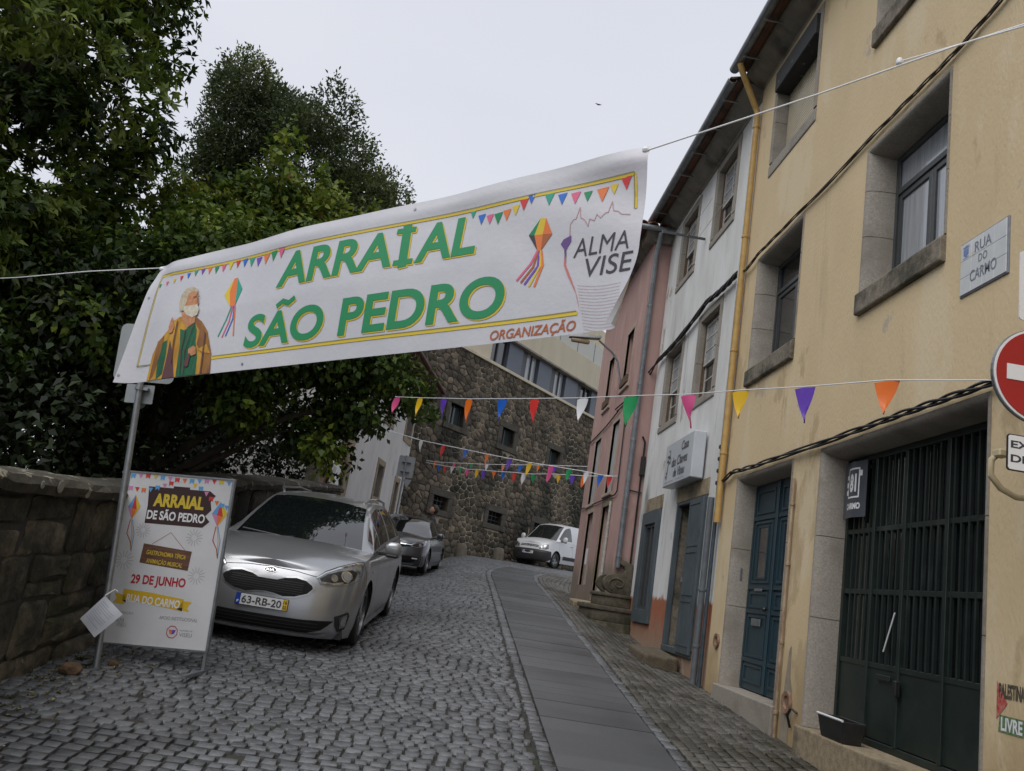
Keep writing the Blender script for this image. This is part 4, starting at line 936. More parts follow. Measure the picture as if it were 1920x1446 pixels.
for q in range(8): sbox('balustrade_pane', 4.0 + q * 1.62, 5.55 + q * 1.62, 12.66, 13.55, -.16, -.14, pmat('pale balustrade glass', (.42, .42, .36), rough=.15, coat=.4), mo); sbox('balustrade_post', 5.56 + q * 1.62, 5.61 + q * 1.62, 12.62, 13.6, -.18, -.13, M_zinc, mo)
sbox('vent', 8.0, 8.5, 12.7, 13.0, -2.2, -2.15, M_greyframe, mo)
# stone bollards at the foot of the wall
M_boll = pmat('pale bollard stone', (.15, .13, .10), (.09, .08, .06), scale=8, rough=.9, bump=.005)
for k, (u, lab) in enumerate(((-.35, 'short pale stone bollard nearest the dark grey car'), (2.05, 'short pale stone bollard at the middle of the stone wall'), (4.35, 'short pale stone bollard beside the white van'))):
    p = SO + SU * u + SN * .75; b = MB().lathe([(0, .46), (.15, .445), (.19, .38), (.21, .2), (.22, -.15)], (0, 0, 0), 12).build('stone_bollard', M_boll, None, True); b.location = (p.x, p.y, zgf(p.x, p.y)); tag(b, lab, 'bollard', 'bollards along the stone wall')

# ------------------------------------------------------------------ white building on the left, turned 7.7 degrees
LA = Vector((-2.95, 21, 0)); LU = (Vector((-1.74, 30, 0)) - LA).normalized(); LN = Vector((LU.y, -LU.x, 0))
def lmap(u, v, o): p = LA + LU * u + LN * o; return (p.x, p.y, v)
def lbox(name, u0, u1, v0, v1, o0, o1, mat, par, bevel=0):
    V = [lmap(u, v, o) for u in (u0, u1) for v in (v0, v1) for o in (o0, o1)]
    return MB().add(V, [(0, 1, 3, 2), (4, 6, 7, 5), (0, 4, 5, 1), (2, 3, 7, 6), (0, 2, 6, 4), (1, 5, 7, 3)]).build(name, mat, par, bevel=bevel)
M_white2 = pmat('peeling white plaster', (.60, .59, .575), (.50, .49, .47), scale=2, rough=.9, bump=.003, c3=(.30, .275, .235), s3=1.3, t3=(.60, .65), stretch=(1, 1, .35), detail=8)
lbg = empty('white_building'); tag(lbg, 'long white plastered building with brown eaves on the left of the street', 'building')
LW = [(3.45, 4.13, 3.75, 4.68), (6.12, 6.62, 3.0, 4.52), (8.10, 8.45, 2.9, 4.44), (6.2, 7.15, 6.05, 7.25), (3.3, 4.2, 6.05, 7.25)]
mb = MB(); U0, U1, V0, V1 = .30, 9.66, 1.4, 8.0
us = sorted({U0, U1, *[h[0] for h in LW], *[h[1] for h in LW]}); vs = sorted({V0, V1, *[h[2] for h in LW], *[h[3] for h in LW]})
for a, b in zip(us, us[1:]):
    for c, d in zip(vs, vs[1:]):
        if any(h[0] < (a + b) / 2 < h[1] and h[2] < (c + d) / 2 < h[3] for h in LW): continue
        mb.quad(lmap(a, c, 0), lmap(b, c, 0), lmap(b, d, 0), lmap(a, d, 0))
for a, b, c, d in LW:
    P = [(a, c), (b, c), (b, d), (a, d)]
    for i in range(4): p, q = P[i], P[(i + 1) % 4]; mb.quad(lmap(*p, 0), lmap(*q, 0), lmap(*q, -.25), lmap(*p, -.25))
for (a, b) in ((U0, 0), (U1, 0)): mb.quad(lmap(a, V0, 0), lmap(a, V0, -6), lmap(a, V1, -6), lmap(a, V1, 0))
mb.quad(lmap(U0, V0, -6), lmap(U1, V0, -6), lmap(U1, V1, -6), lmap(U0, V1, -6)); mb.build('wall', M_white2, lbg)
for a, b, c, d in LW:
    w = empty('window'); w.parent = lbg
    lbox('jamb', a - .17, a, c, d, -.2, .02, M_granite_b, w, .006); lbox('jamb', b, b + .17, c, d, -.2, .02, M_granite_b, w, .006)
    lbox('lintel', a - .17, b + .17, d + .001, d + .17, -.2, .021, M_granite_b, w, .006); lbox('sill', a - .17, b + .17, c - .19, c - .001, -.2, .03, M_granite_b, w, .006)
    lbox('shutter', a, b, c, d, -.20, -.17, M_wood_b, w); lbox('shutter_strip', (a + b) / 2 - .02, (a + b) / 2 + .02, c + .01, d - .01, -.169, -.155, M_wood_b, w)
lbox('corner_pilaster', .0, .42, 1.4, 5.1, -.2, .05, M_granite_b, lbg, .01)
rf = MB().add([lmap(-.2, 8.15, .55), lmap(9.9, 8.15, .55), lmap(9.9, 10, -3.2), lmap(-.2, 10, -3.2), lmap(-.2, 8.15, -6.4), lmap(9.9, 8.15, -6.4), lmap(-.2, 8.02, .5), lmap(9.9, 8.02, .5), lmap(-.2, 8.02, -.05), lmap(9.9, 8.02, -.05)], [(0, 1, 2, 3), (3, 2, 5, 4), (0, 6, 7, 1), (6, 8, 9, 7), (0, 3, 4), (1, 5, 2)]).build('roof', M_tile, lbg)
for k in range(46):
    o = link('tile', tme, rf); p = lmap(-.1 + k * .215, 8.15, .60); o.location = p; o.rotation_euler = (0, -math.atan(.45), math.atan2(LU.y, LU.x) + R_(90))
for k in range(22): lbox('rafter', .2 + k * .43, .30 + k * .43, 7.92, 8.015, -.02, .5, M_wood_b, rf)
lbox('eaves_board', -.2, 9.9, 7.86, 8.0, -.02, .03, M_wood_b, rf)
MB().tube([lmap(-.2, 8.12, .62), lmap(9.9, 8.12, .62)], .05, 8).build('gutter', pmat('brown gutter', (.07, .03, .02), (.1, .05, .035), scale=7, rough=.5), lbg, True)
MB().tube([lmap(8.9, 8.1, .1), lmap(8.9, 2, .1)], .035, 8).build('downpipe', M_zinc, lbg, True)
# brown gate beside it with a notice board
bg_ = empty('brown_gate'); tag(bg_, 'dark brown wooden gate beside the white building on the left', 'gate')
for k in range(8): lbox('board', -1.95 + k * .24, -1.715 + k * .24, 1.5, 4.4, -.12 + .004 * (k % 2), -.06 + .004 * (k % 2), M_rust, bg_)
lbox('rail', -1.95, -.02, 3.9, 4.02, -.055, -.02, M_rust, bg_); lbox('rail', -1.95, -.02, 2.2, 2.32, -.055, -.02, M_rust, bg_)
lbox('post', -2.25, -1.96, 1.4, 4.7, -.2, .03, M_granite_d, bg_)
nb = empty('notice_board'); tag(nb, 'white notice board with pinned papers on the brown gate', 'notice')
lbox('board', -1.15, -.35, 3.36, 4.12, .0, .03, M_whitep, nb); lbox('paper', -1.05, -.78, 3.45, 3.95, .031, .034, pmat('cream paper', (.55, .53, .46), (.4, .4, .38), scale=12, rough=.8), nb); lbox('frame_bar', -1.2, -.3, 3.30, 3.355, -.01, .04, M_steel, nb); lbox('leg', -1.1, -1.06, 2.0, 3.30, -.02, .02, M_steel, nb); lbox('leg', -.44, -.40, 2.0, 3.30, -.02, .02, M_steel, nb)

# ------------------------------------------------------------------ low garden wall on the left
GX = -2.95
ctop = pchip([-4, 0, 5.64, 7.6, 12.1, 20.5], [1.75, 1.84, 2.07, 2.16, 2.73, 3.55])
gw = empty('garden_wall'); tag(gw, 'low mossy granite block wall with projecting coping along the garden', 'wall')
M_gst = pmat('mossy granite block', (.115, .098, .068), (.030, .027, .019), scale=6, rough=.92, bump=.022, bscale=18, c3=(.018, .019, .011), s3=1.5, t3=(.42, .58), randtint=.4)
M_lich = pmat('lichen spotted coping', (.060, .053, .037), (.026, .024, .018), scale=7, rough=.9, bump=.010, bscale=30, c3=(.24, .225, .17), s3=4.5, t3=(.60, .63), randtint=.3)
stain(M_gst, (.20, .185, .135), 11, (1, 1, 1), .66, .69, .8, 2.0); stain(M_gst, (.035, .042, .014), 2.2, (1, 1, 1), .56, .66, .7, 6.0); stain(M_rub, (.13, .125, .11), 2.5, (1, 1, 1), .55, .7, .6, 1.0)
def gmap(u, v, o):   # u = y, v measured as fraction metres below coping following the slope
    b0 = zgf(-2.9, u) - .15; return (GX + o, u, b0 + v * (float(ctop(u)) - .14 - b0) / 1.5)
mb = MB(); ys = np.linspace(-3, 20.6, 60)
for a, b in zip(ys, ys[1:]):
    P = [(a, zgf(GX, a) - .4), (b, zgf(GX, b) - .4), (b, float(ctop(b)) - .10), (a, float(ctop(a)) - .10)]
    mb.quad(*[(GX + .012, y, z) for y, z in P]); mb.quad(*[(GX - .55, y, z) for y, z in P]); mb.quad((GX + .012, *P[3]), (GX + .012, *P[2]), (GX - .55, *P[2]), (GX - .55, *P[3]))
mb.build('wall_core', M_dirt, gw)
cells = []; rw = random.Random(12); v = 0.0; hs = [.30, .42, .34, .44]
for ri, hgt in enumerate(hs):      # rough courses of squarish blocks
    u = 2.0 - rw.uniform(0, .4)
    while u < 20.5:
        wd = rw.uniform(.34, .85); split = wd > .5 and rw.random() < .25; parts_ = [(v, v + hgt * rw.uniform(.4, .6)), None] if split else [(v, v + hgt)]
        if split: parts_[1] = (parts_[0][1], v + hgt)
        for (a, b) in parts_:
            q = lambda: rw.uniform(-.028, .028)
            poly = [(u + q(), a + q()), (u + wd / 2 + q(), a + q() * .8), (u + wd + q(), a + q()), (u + wd + q(), (a + b) / 2 + q()), (u + wd + q(), b + q()), (u + wd / 2 + q(), b + q() * .8), (u + q(), b + q()), (u + q(), (a + b) / 2 + q())]
            cells.append(((u + wd / 2, (a + b) / 2), poly))
        u += wd
    v += hgt
rubble(cells, gmap, M_gst, gw, 220, .006, .05, 9, bulge=.7, corner=.2, edge=.4)
y = 1.5; rc = random.Random(3)
while y < 20.3:
    L = rc.uniform(.8, 1.5); n = 6; V = []
    for i in range(n + 1):
        yy = y + .01 + (L - .02) * i / n; zt_ = float(ctop(yy)) + rc.uniform(-.012, .012)
        for (xo, zo) in ((.10, -.12), (.13, -.05), (.09, .0), (-.2, .03), (-.62, .0), (-.62, -.12)): V.append((GX + xo + rc.uniform(-.012, .012), yy, zt_ + zo + rc.uniform(-.006, .006)))
    Fc = [(i * 6 + k, i * 6 + (k + 1) % 6, (i + 1) * 6 + (k + 1) % 6, (i + 1) * 6 + k) for i in range(n) for k in range(6)] + [tuple(range(6)), tuple(n * 6 + k for k in range(6))]
    o = MB().add(V, Fc).build('coping_stone', M_lich, gw, False); at = o.data.attributes.new('tint', 'FLOAT', 'FACE'); at.data.foreach_set('value', np.full(len(o.data.polygons), rc.random(), np.float32)); y += L
# lichen rosettes
for (yy, zz, r) in ((6.25, float(ctop(6.25)) + .005, .05), (5.98, float(ctop(5.98)) + .0, .03)):
    MB().lathe([(0, .006), (r * .8, .005), (r, 0)], (GX + .128, yy, zz - .06), 11, 'x').build('lichen', pmat('grey lichen', (.26, .26, .22), (.18, .18, .14), scale=60, rough=.95), gw)
# loose stones at the foot
for k, (x_, y_, s_) in enumerate(((-2.66, 6.85, .085), (-2.5, 7.25, .045))):
    bm = bmesh.new(); bmesh.ops.create_icosphere(bm, subdivisions=2, radius=1); r2 = random.Random(k)
    for v in bm.verts: v.co *= r2.uniform(.85, 1.1); v.co.z *= .62
    me = bpy.data.meshes.new('loose_stone'); bm.to_mesh(me); bm.free(); me.materials.append(pmat('brown field stone', (.15, .085, .04), (.07, .05, .03), scale=14, rough=.9, bump=.006))
    o = link('loose_stone', me); o.scale = (s_,) * 3; o.location = (x_, y_, zgf(x_, y_) + s_ * .35); tag(o, ('orange brown loose stone at the foot of the garden wall', 'small pale loose stone beside the sign pole')[k], 'stone')
# ------------------------------------------------------------------ trees
def leafmat(name, stops, rough=.42, transl=.22):
    m = bpy.data.materials.new(name); N, L = nodes_of(m); b = N['Principled BSDF']; b.inputs['Roughness'].default_value = rough; b.inputs['Specular IOR Level'].default_value = .28
    at = N.new('ShaderNodeAttribute'); at.attribute_name = 'tint'; rp = N.new('ShaderNodeValToRGB'); L.new(at.outputs['Fac'], rp.inputs['Fac'])
    e = rp.color_ramp.elements; e[0].position = stops[0][0]; e[0].color = (*stops[0][1], 1); e[1].position = stops[-1][0]; e[1].color = (*stops[-1][1], 1)
    for p, c in stops[1:-1]: q = e.new(p); q.color = (*c, 1)
    L.new(rp.outputs['Color'], b.inputs['Base Color'])
    tr = N.new('ShaderNodeBsdfTranslucent'); L.new(rp.outputs['Color'], tr.inputs['Color']); ms = N.new('ShaderNodeMixShader'); ms.inputs['Fac'].default_value = transl
    L.new(b.outputs['BSDF'], ms.inputs[1]); L.new(tr.outputs['BSDF'], ms.inputs[2]); L.new(ms.outputs['Shader'], N['Material Output'].inputs['Surface']); return m
def unit(a): return a / np.maximum(np.linalg.norm(a, axis=-1, keepdims=True), 1e-9)
def leaves(name, P, D, Nn, L, W, tint, mat, parent, fold=.25, droop=.15):
    """one mesh of many folded leaf blades"""
    n = len(P); D = unit(D); S = unit(np.cross(D, Nn)); U = np.cross(S, D); L = np.broadcast_to(L, (n,))[:, None]; W = np.broadcast_to(W, (n,))[:, None]
    mid = P + D * L * .45
    V = np.stack([P, mid + S * W * .5 + U * W * fold, P + D * L - U * L * droop, mid - S * W * .5 + U * W * fold], 1).reshape(-1, 3)
    F = np.arange(4 * n).reshape(-1, 4)
    me = np_mesh(name, V, F, mat); at = me.attributes.new('tint', 'FLOAT', 'FACE'); at.data.foreach_set('value', np.clip(tint, 0, 1).astype(np.float32))
    return link(name, me, parent)
def blob_points(blobs, n, rng, inner=.55, shell=.35):
    """points in a union of ellipsoid lumps (x,y,z,rx,rz), denser towards their skins; returns points, outward direction"""
    B = np.array(blobs); w = B[:, 3] ** 2 * B[:, 4] ** .6; k = rng.choice(len(B), n, p=w / w.sum())
    d = unit(rng.normal(size=(n, 3))); r = 1 - np.abs(rng.normal(0, shell, n)); r = np.clip(np.where(r < inner, rng.uniform(inner, 1, n), r), 0, 1.0)
    r *= 1 + .16 * np.sin(d[:, 0] * 7 + k * 1.7) * np.sin(d[:, 2] * 6 + k) + np.clip(rng.normal(0, .05, n), -.1, .1)
    R = np.stack([B[k, 3], B[k, 3], B[k, 4]], 1); P = B[k, :3] + d * r[:, None] * R
    return P, unit(d / R), k
def limb_tree(name, parent, base, tips, r0, mat, seed, wob=.25):
    rng = random.Random(seed); b = Vector(base)
    top = Vector(tips[0]); trunk = []
    for i in range(9): t = i / 8; p = b.lerp(top, t); trunk.append(p + Vector((rng.uniform(-1, 1), rng.uniform(-1, 1), 0)) * wob * .35 * math.sin(math.pi * t))
    MB().tube(trunk, [r0 * (1.25 if i == 0 else 1 - .82 * i / 8) for i in range(9)], 10).build('trunk', mat, parent, True)
    for q in tips[1:]:
        q = Vector(q); s = min(max((q.z - b.z) * .45 / max(.1, (top.z - b.z)), .12), .75); k = s * 8; i = int(k); st = trunk[i].lerp(trunk[min(8, i + 1)], k - i); pts = []
        for j in range(7): t = j / 6; p = st.lerp(q, t); p.z += .35 * math.sin(math.pi * t) * (q - st).length * .25; pts.append(p + Vector((rng.uniform(-1, 1), rng.uniform(-1, 1), rng.uniform(-1, 1))) * wob * .3 * (t * (1 - t) * 3))
        MB().tube(pts, [r0 * .42 * (1 - .85 * j / 6) for j in range(7)], 7).build('limb', mat, parent, True)
M_bark = pmat('dark bark', (.045, .036, .027), (.025, .02, .015), scale=9, rough=.95, bump=.012, stretch=(1, 1, .25))
rngT = np.random.default_rng(3)
# evergreen with whorled glossy leaves, far left
T1 = empty('magnolia_tree', (-6.7, 9.8, zgf(-6.7, 9.8))); tag(T1, 'tall dark evergreen tree with large whorled leaves at the left edge', 'tree')
t1o = np.array(T1.location)
rb = random.Random(4); bl = []
for z in np.arange(3.4, 14.6, .5):
    for a in range(10):
        th = a / 10 * 2 * math.pi + rb.uniform(0, .6); rr_ = (2.25 + .25 * math.sin(z * 1.1)) * (1 if z < 11.5 else max(.25, 1 - (z - 11.5) * .26)) * rb.uniform(.72, 1.08)
        bl.append((-6.75 + math.cos(th) * rr_ * .92, 9.8 + math.sin(th) * rr_, z + rb.uniform(-.3, .3), rb.uniform(.30, .55), rb.uniform(.28, .48)))
    for q in range(2): bl.append((-6.7 + rb.uniform(-.9, 1.2), 9.8 + rb.uniform(-1.1, 1.1), z, .8, .5))
nR = 20000; P, O, K = blob_points(bl, nR, rngT, .5, .3); keep = P[:, 0] < -4.52 + .25 * np.sin(P[:, 2] * 2.1); P, O, K = P[keep], O[keep], K[keep]; nR = len(P)
ax = unit(O + np.array([0, 0, .55]) + rngT.normal(0, .25, (nR, 3))); tn = []; 
k = 8; PP = np.repeat(P, k, 0); AX = np.repeat(ax, k, 0); e1 = unit(np.cross(AX, rngT.normal(size=(nR * k, 3)))); el = rngT.uniform(.15, .9, nR * k)[:, None]
D = unit(e1 + AX * el); lump = rngT.random(len(bl)) ** 1.6; rt = np.repeat(lump[K] * .55 + rngT.random(nR) ** 1.5 * .5, k) + rngT.uniform(-.05, .15, nR * k)
M_leaf1 = leafmat('magnolia leaf', [(0, (.016, .030, .012)), (.35, (.050, .085, .018)), (.75, (.13, .185, .026)), (1, (.20, .26, .045))], .45, .25)
leaves('crown', PP - t1o, D, AX, rngT.uniform(.09, .155, nR * k), rngT.uniform(.036, .052, nR * k), rt, M_leaf1, T1)
limb_tree('', T1, (0, 0, -.2), [(.1, .1, 11.5), (1.5, .4, 5.2), (-1.5, .3, 6.2), (.4, -1.6, 5.8), (.5, 1.5, 7.4), (1.4, -.7, 8.2), (-1, -1, 9)], .26, M_bark, 5)
# rounded fine-leaved tree behind
T2 = empty('oak_tree', (-5.0, 17.2, zgf(-5, 17.2))); tag(T2, 'rounded fine leaved tree standing behind the banner', 'tree'); t2o = np.array(T2.location)
bl = []; outline = [(-5.8, 11.4), (-6.05, 10.7), (-6.1, 9.8), (-6.1, 8.9), (-5.2, 11.1), (-4.6, 10.9), (-3.9, 10.5), (-3.4, 9.9), (-3.05, 9.2), (-2.85, 8.5), (-6.4, 7.9), (-5.4, 10.5), (-4.6, 10), (-5.8, 9.5), (-4, 9), (-5, 8.3), (-6, 7.3), (-3.6, 7.6), (-4.8, 7), (-3.2, 8.1)]
for (x, z) in outline:
    for q in range(3): bl.append((x + rb.uniform(-.25, .25), 17.2 + (rb.uniform(-1.6, 1.6) if q else rb.uniform(-1.7, -.6)), z + rb.uniform(-.25, .2), rb.uniform(.45, .8), rb.uniform(.42, .7)))
n = 15000; P, O, K = blob_points(bl, n, rngT, .45, .33); k = 5
PP = np.repeat(P, k, 0) + rngT.normal(0, .05, (n * k, 3)); OO = np.repeat(O, k, 0)
D = unit(OO * .7 + rngT.normal(0, .7, (n * k, 3)) + [0, 0, .15]); lump = rngT.random(len(bl)) ** 1.3; rt = np.repeat(lump[K] * .5 + rngT.random(n) * .35, k) + rngT.uniform(.05, .2, n * k)
M_leaf2 = leafmat('small oval leaf', [(0, (.026, .038, .018)), (.4, (.050, .072, .028)), (.8, (.115, .145, .042)), (1, (.19, .21, .06))], .5, .3)
leaves('crown', PP - t2o, D, rngT.normal(size=(n * k, 3)), rngT.uniform(.07, .115, n * k), rngT.uniform(.035, .05, n * k), rt, M_leaf2, T2)
limb_tree('', T2, (0, 0, -.2), [(-.3, 0, 8.5), (1.6, -.4, 6.2), (-1.6, -.5, 6.5), (.9, .6, 8), (-1, -1, 8.3), (.5, -1.3, 6.6), (1.1, -1, 7.6)], .24, M_bark, 6)
# light broad-leaved tree leaning over the wall
T3 = empty('maple_tree', (-4.3, 11.4, zgf(-4.3, 11.4))); tag(T3, 'broad leaved tree with light green shoots overhanging the garden wall and cars', 'tree'); t3o = np.array(T3.location)
core = [(-5.43, 10.5, 5.3, .6, .7), (-5.35, 10.3, 5.9, .25, .55), (-4.76, 10.5, 4.9, .7, .6), (-4.03, 11.5, 6.0, .8, .7), (-3.4, 11.5, 6.4, .62, .75), (-3.3, 11.4, 7.1, .24, .45), (-2.95, 12, 6.3, .7, .7), (-2.85, 12, 7.0, .28, .35), (-2.4, 12.4, 6.3, .55, .55), (-2.15, 12.5, 6.75, .3, .35),
        (-2.78, 11, 5.5, .75, .6), (-3.5, 10.6, 5.2, .8, .7), (-4.1, 10, 4.6, .75, .6), (-5.0, 9.5, 4.2, .65, .6), (-5.0, 8.8, 3.4, .5, .4), (-4.3, 9.6, 3.9, .6, .4), (-5.6, 9.2, 4.9, .5, .6),
        (-3.3, 11.3, 4.3, .9, .6), (-2.3, 11.6, 4.7, .8, .6), (-1.75, 12, 4.9, .6, .5), (-1.45, 12, 4.55, .45, .38), (-1.05, 12, 4.35, .34, .26), (-.78, 12, 4.15, .24, .16), (-1.55, 12, 3.95, .42, .32), (-1.95, 12.2, 4.1, .5, .5), (-2.3, 12.3, 3.6, .5, .5), (-1.95, 12, 3.25, .3, .32), (-3.2, 11.4, 3.6, .5, .3)]
shoots = [(-5.42, 10.3, 5.9, .14, .42), (-5.2, 10.2, 5.2, .16, .45), (-4.75, 10.2, 5.45, .13, .4), (-4.3, 10.4, 5.5, .15, .4), (-3.95, 11, 6.5, .15, .4), (-3.62, 11.2, 6.75, .13, .38), (-3.32, 11.2, 7.35, .13, .42), (-3.05, 11.4, 6.9, .13, .35), (-2.86, 11.6, 7.2, .12, .35), (-2.5, 12, 6.85, .13, .33), (-2.18, 12.2, 7.0, .13, .32), (-2.0, 12.2, 6.6, .14, .3), (-4.6, 9.9, 4.7, .16, .4), (-5.1, 9.1, 4.5, .15, .42), (-4.0, 9.7, 4.95, .15, .38), (-3.3, 10.4, 5.6, .15, .38), (-2.6, 10.9, 5.9, .14, .36)]
bl = shoots + shoots + shoots + [(x + rb.uniform(-.1, .1), y + rb.uniform(-.2, .2) + dy, z, rx, rz) for (x, y, z, rx, rz) in core for dy in (-.25, .35)]
n = 13500; P, O, K = blob_points(bl, n, rngT, .4, .35); k = 4
PP = np.repeat(P, k, 0) + rngT.normal(0, .045, (n * k, 3)); OO = np.repeat(O, k, 0)
D = unit(OO * .6 + rngT.normal(0, .55, (n * k, 3)) + [0, 0, -.35]); NN = unit(OO + [0, 0, .9] + rngT.normal(0, .35, (n * k, 3)))
lump = rngT.random(len(bl)) ** 1.5; rt = np.repeat(lump[K] * .45 + rngT.random(n) ** 1.5 * .4, k) + rngT.uniform(-.02, .14, n * k) + .22 * sstep(4.5, 7, PP[:, 2])  # leaves lighter with height, shaded underside put into the tint
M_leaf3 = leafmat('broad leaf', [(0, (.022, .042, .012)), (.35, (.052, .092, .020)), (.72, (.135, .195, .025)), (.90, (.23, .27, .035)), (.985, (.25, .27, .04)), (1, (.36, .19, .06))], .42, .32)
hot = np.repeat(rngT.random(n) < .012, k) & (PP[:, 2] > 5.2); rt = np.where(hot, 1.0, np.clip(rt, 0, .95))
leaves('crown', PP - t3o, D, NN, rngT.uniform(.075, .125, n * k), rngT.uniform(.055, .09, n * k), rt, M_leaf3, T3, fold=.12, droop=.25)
limb_tree('', T3, (0, 0, -.2), [(.7, .1, 5.2), (2.4, .6, 3.3), (3.3, .6, 3.0), (1.4, .1, 4.3), (-.8, -.9, 4.2), (.1, -.9, 3.6), (2.0, .9, 4.8), (-.6, -1.8, 2.9), (1.9, .5, 2.4)], .17, M_bark, 7)
# garden shrubbery behind the wall, crown shade put into its near-black leaf colour
hb = []
for yy in np.arange(3.5, 20.5, .8):
    zb_ = float(ctop(yy))
    for q in range(8): hb.append((-4.0 - rb.uniform(0, 3.8), yy + rb.uniform(-.4, .4), zb_ + rb.uniform(-.5, 1.9), rb.uniform(.6, .95), rb.uniform(.55, .9)))
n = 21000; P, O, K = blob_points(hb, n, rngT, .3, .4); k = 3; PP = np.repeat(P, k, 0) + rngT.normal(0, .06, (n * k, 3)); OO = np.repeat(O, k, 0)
sb = leaves('shrubbery', PP, OO + rngT.normal(0, .7, (n * k, 3)), OO + [0, 0, .8], rngT.uniform(.08, .15, n * k), rngT.uniform(.05, .08, n * k), np.repeat(rngT.random(n), k), leafmat('shade toned leaf', [(0, (.008, .013, .006)), (.6, (.016, .028, .010)), (1, (.03, .048, .014))], .55, .1), None)
tag(sb, 'dense shrubbery behind the low garden wall, shade put into its dark leaves', 'shrubs', kind='stuff')
# fallen leaves and moss tufts along the wall foot
n = 260; X = -2.75 + np.abs(rngT.normal(0, .28, n)); Y = rngT.uniform(4.8, 9, n); P = np.stack([X, Y, zg(X, Y) + .006], 1)
fl = leaves('fallen_leaves', P, rngT.normal(size=(n, 3)) * [1, 1, .12], np.array([[0, 0, 1.]]) + rngT.normal(0, .2, (n, 3)), rngT.uniform(.02, .05, n), rngT.uniform(.012, .028, n), rngT.random(n), leafmat('fallen leaf', [(0, (.10, .07, .02)), (.5, (.22, .18, .06)), (1, (.33, .30, .14))], .7, .1), None)
tag(fl, 'scattered yellow fallen leaves along the foot of the wall', 'leaves', kind='stuff')
n = 5200; X = -2.88 + np.abs(rngT.normal(0, .16, n)); Y = rngT.uniform(4.5, 11, n); Y += .15 * np.sin(Y * 9); P = np.stack([X, Y, zg(X, Y) - .012], 1)
ms_ = leaves('moss', P, rngT.normal(size=(n, 3)) * [1, 1, .6] + [0, 0, .5], rngT.normal(size=(n, 3)), rngT.uniform(.012, .03, n), rngT.uniform(.008, .014, n), rngT.random(n), leafmat('moss', [(0, (.03, .034, .012)), (1, (.075, .075, .025))], .9, .1), None)
tag(ms_, 'green moss and weeds along the foot of the garden wall', 'moss', kind='stuff')
# ------------------------------------------------------------------ the banner
def fmat(name, c, rough=.6): return pmat(name, c, rough=rough)
I_green = fmat('green print', (.008, .22, .085)); I_yel = fmat('yellow print', (.62, .46, .035)); I_org = fmat('orange print', (.66, .17, .04)); I_red = fmat('red print', (.55, .035, .04)); I_blue = fmat('blue print', (.02, .13, .52)); I_pink = fmat('pink print', (.60, .11, .22)); I_teal = fmat('teal print', (.02, .30, .22)); I_viol = fmat('violet print', (.15, .06, .42)); I_brown = fmat('brown print', (.36, .10, .03)); I_ink = fmat('dark ink', (.035, .035, .045)); I_line = fmat('olive line', (.20, .19, .06)); I_white = M_whitep
M_ban = pmat('white vinyl banner', (.52, .52, .56), (.48, .48, .525), scale=2.5, rough=.42, bump=.0015, bscale=30)
BT0 = Vector((-2.66, 6.5, 3.873)); BT1 = Vector((.683, 4.0, 4.206)); BL_ = math.hypot(BT1.x - BT0.x, BT1.y - BT0.y); BE = Vector(((BT1.x - BT0.x) / BL_, (BT1.y - BT0.y) / BL_, 0)); BNn = Vector((BE.y, -BE.x, 0))     # BNn looks towards the camera
if BNn.y > 0: BNn = -BNn
def bsurf(u, v, off=0.0):
    w = .035 * math.sin(u * .75 + .4) * (1 - abs(v - .5)) + .012 * math.sin(u * 3.1 + v * 2.4) * (.3 + v) + .03 * (1 - v) ** 2 * math.sin(u * 1.1 + 1)
    w += .010 * math.exp(-((v - .93) / .05) ** 2) * (1 + .4 * math.sin(u * 5))                        # hem roll
    a = math.hypot((u - .02) * 1.0, (v - .97)); w += -.05 * math.exp(-(a / .12) ** 2)
    q = (4.17 - u) * .5 + (1 - v); w += .022 * math.sin(q * 14) * math.exp(-q * 3.0)                  # pull folds at the high corner
    uc = 4.168 - .10 * max(0.0, 1 - v / .42) ** .8; uu = u; rr_ = .034
    if u > uc: s = u - uc; uu = uc + rr_ * math.sin(min(s / rr_, 3.5)); w += rr_ * (1 - math.cos(min(s / rr_, 3.5)))
    wl_ = .07 * max(0, 1 - u / .2) ** 2 * (1 - v); 
    z = BT0.z + (BT1.z - BT0.z) * u / BL_ - (1 - v) - .012 * math.sin(u * 7) * math.exp(-((1 - v) / .05) ** 2) * .3
    p = BT0 + BE * (uu - (.03 + .0) * (1 - v) * max(0, 1 - u / .3)) + BNn * (w + wl_ + off); return Vector((p.x, p.y, z))
bn = empty('festival_banner', tuple(BT0)); tag(bn, 'long white festival banner strung across the street with green lettering', 'banner'); bo = Vector(BT0)
nu, nv = 150, 40; V = []; Fc = []
for i in range(nu + 1):
    for j in range(nv + 1): V.append(bsurf(4.174 * i / nu, j / nv) - bo)
for i in range(nu):
    for j in range(nv): a = i * (nv + 1) + j; Fc.append((a, a + nv + 1, a + nv + 2, a + 1))
MB().add(V, Fc).build('sheet', M_ban, bn, True)
def bprint(name, VF, mat, lay=1, cut=.12): return print2d(name, VF, lambda a, b: bsurf(a, b, .0022 * lay + .001) - bo, mat, bn, cut)
bprint('border', join2d(line2d([(.105, .878), (4.105, .85), (4.125, .66)], .016), line2d([(1.0, .118), (3.85, .112)], .02), line2d([(.15, .128), (.105, .878)], .006)), I_yel)
bprint('border_line', join2d(line2d([(.095, .89), (4.10, .861), (4.118, .66)], .005), line2d([(1.0, .130), (3.85, .124)], .005), line2d([(.143, .136), (.095, .89)], .005), line2d([(.143, .132), (.30, .13)], .008)), I_line, 2)
def word(s, u0, u1, v0, v1, bold=.026, shear=.0): return fit2d(text2d(s, 1, bold, shear), u0, u1, v0, v1)
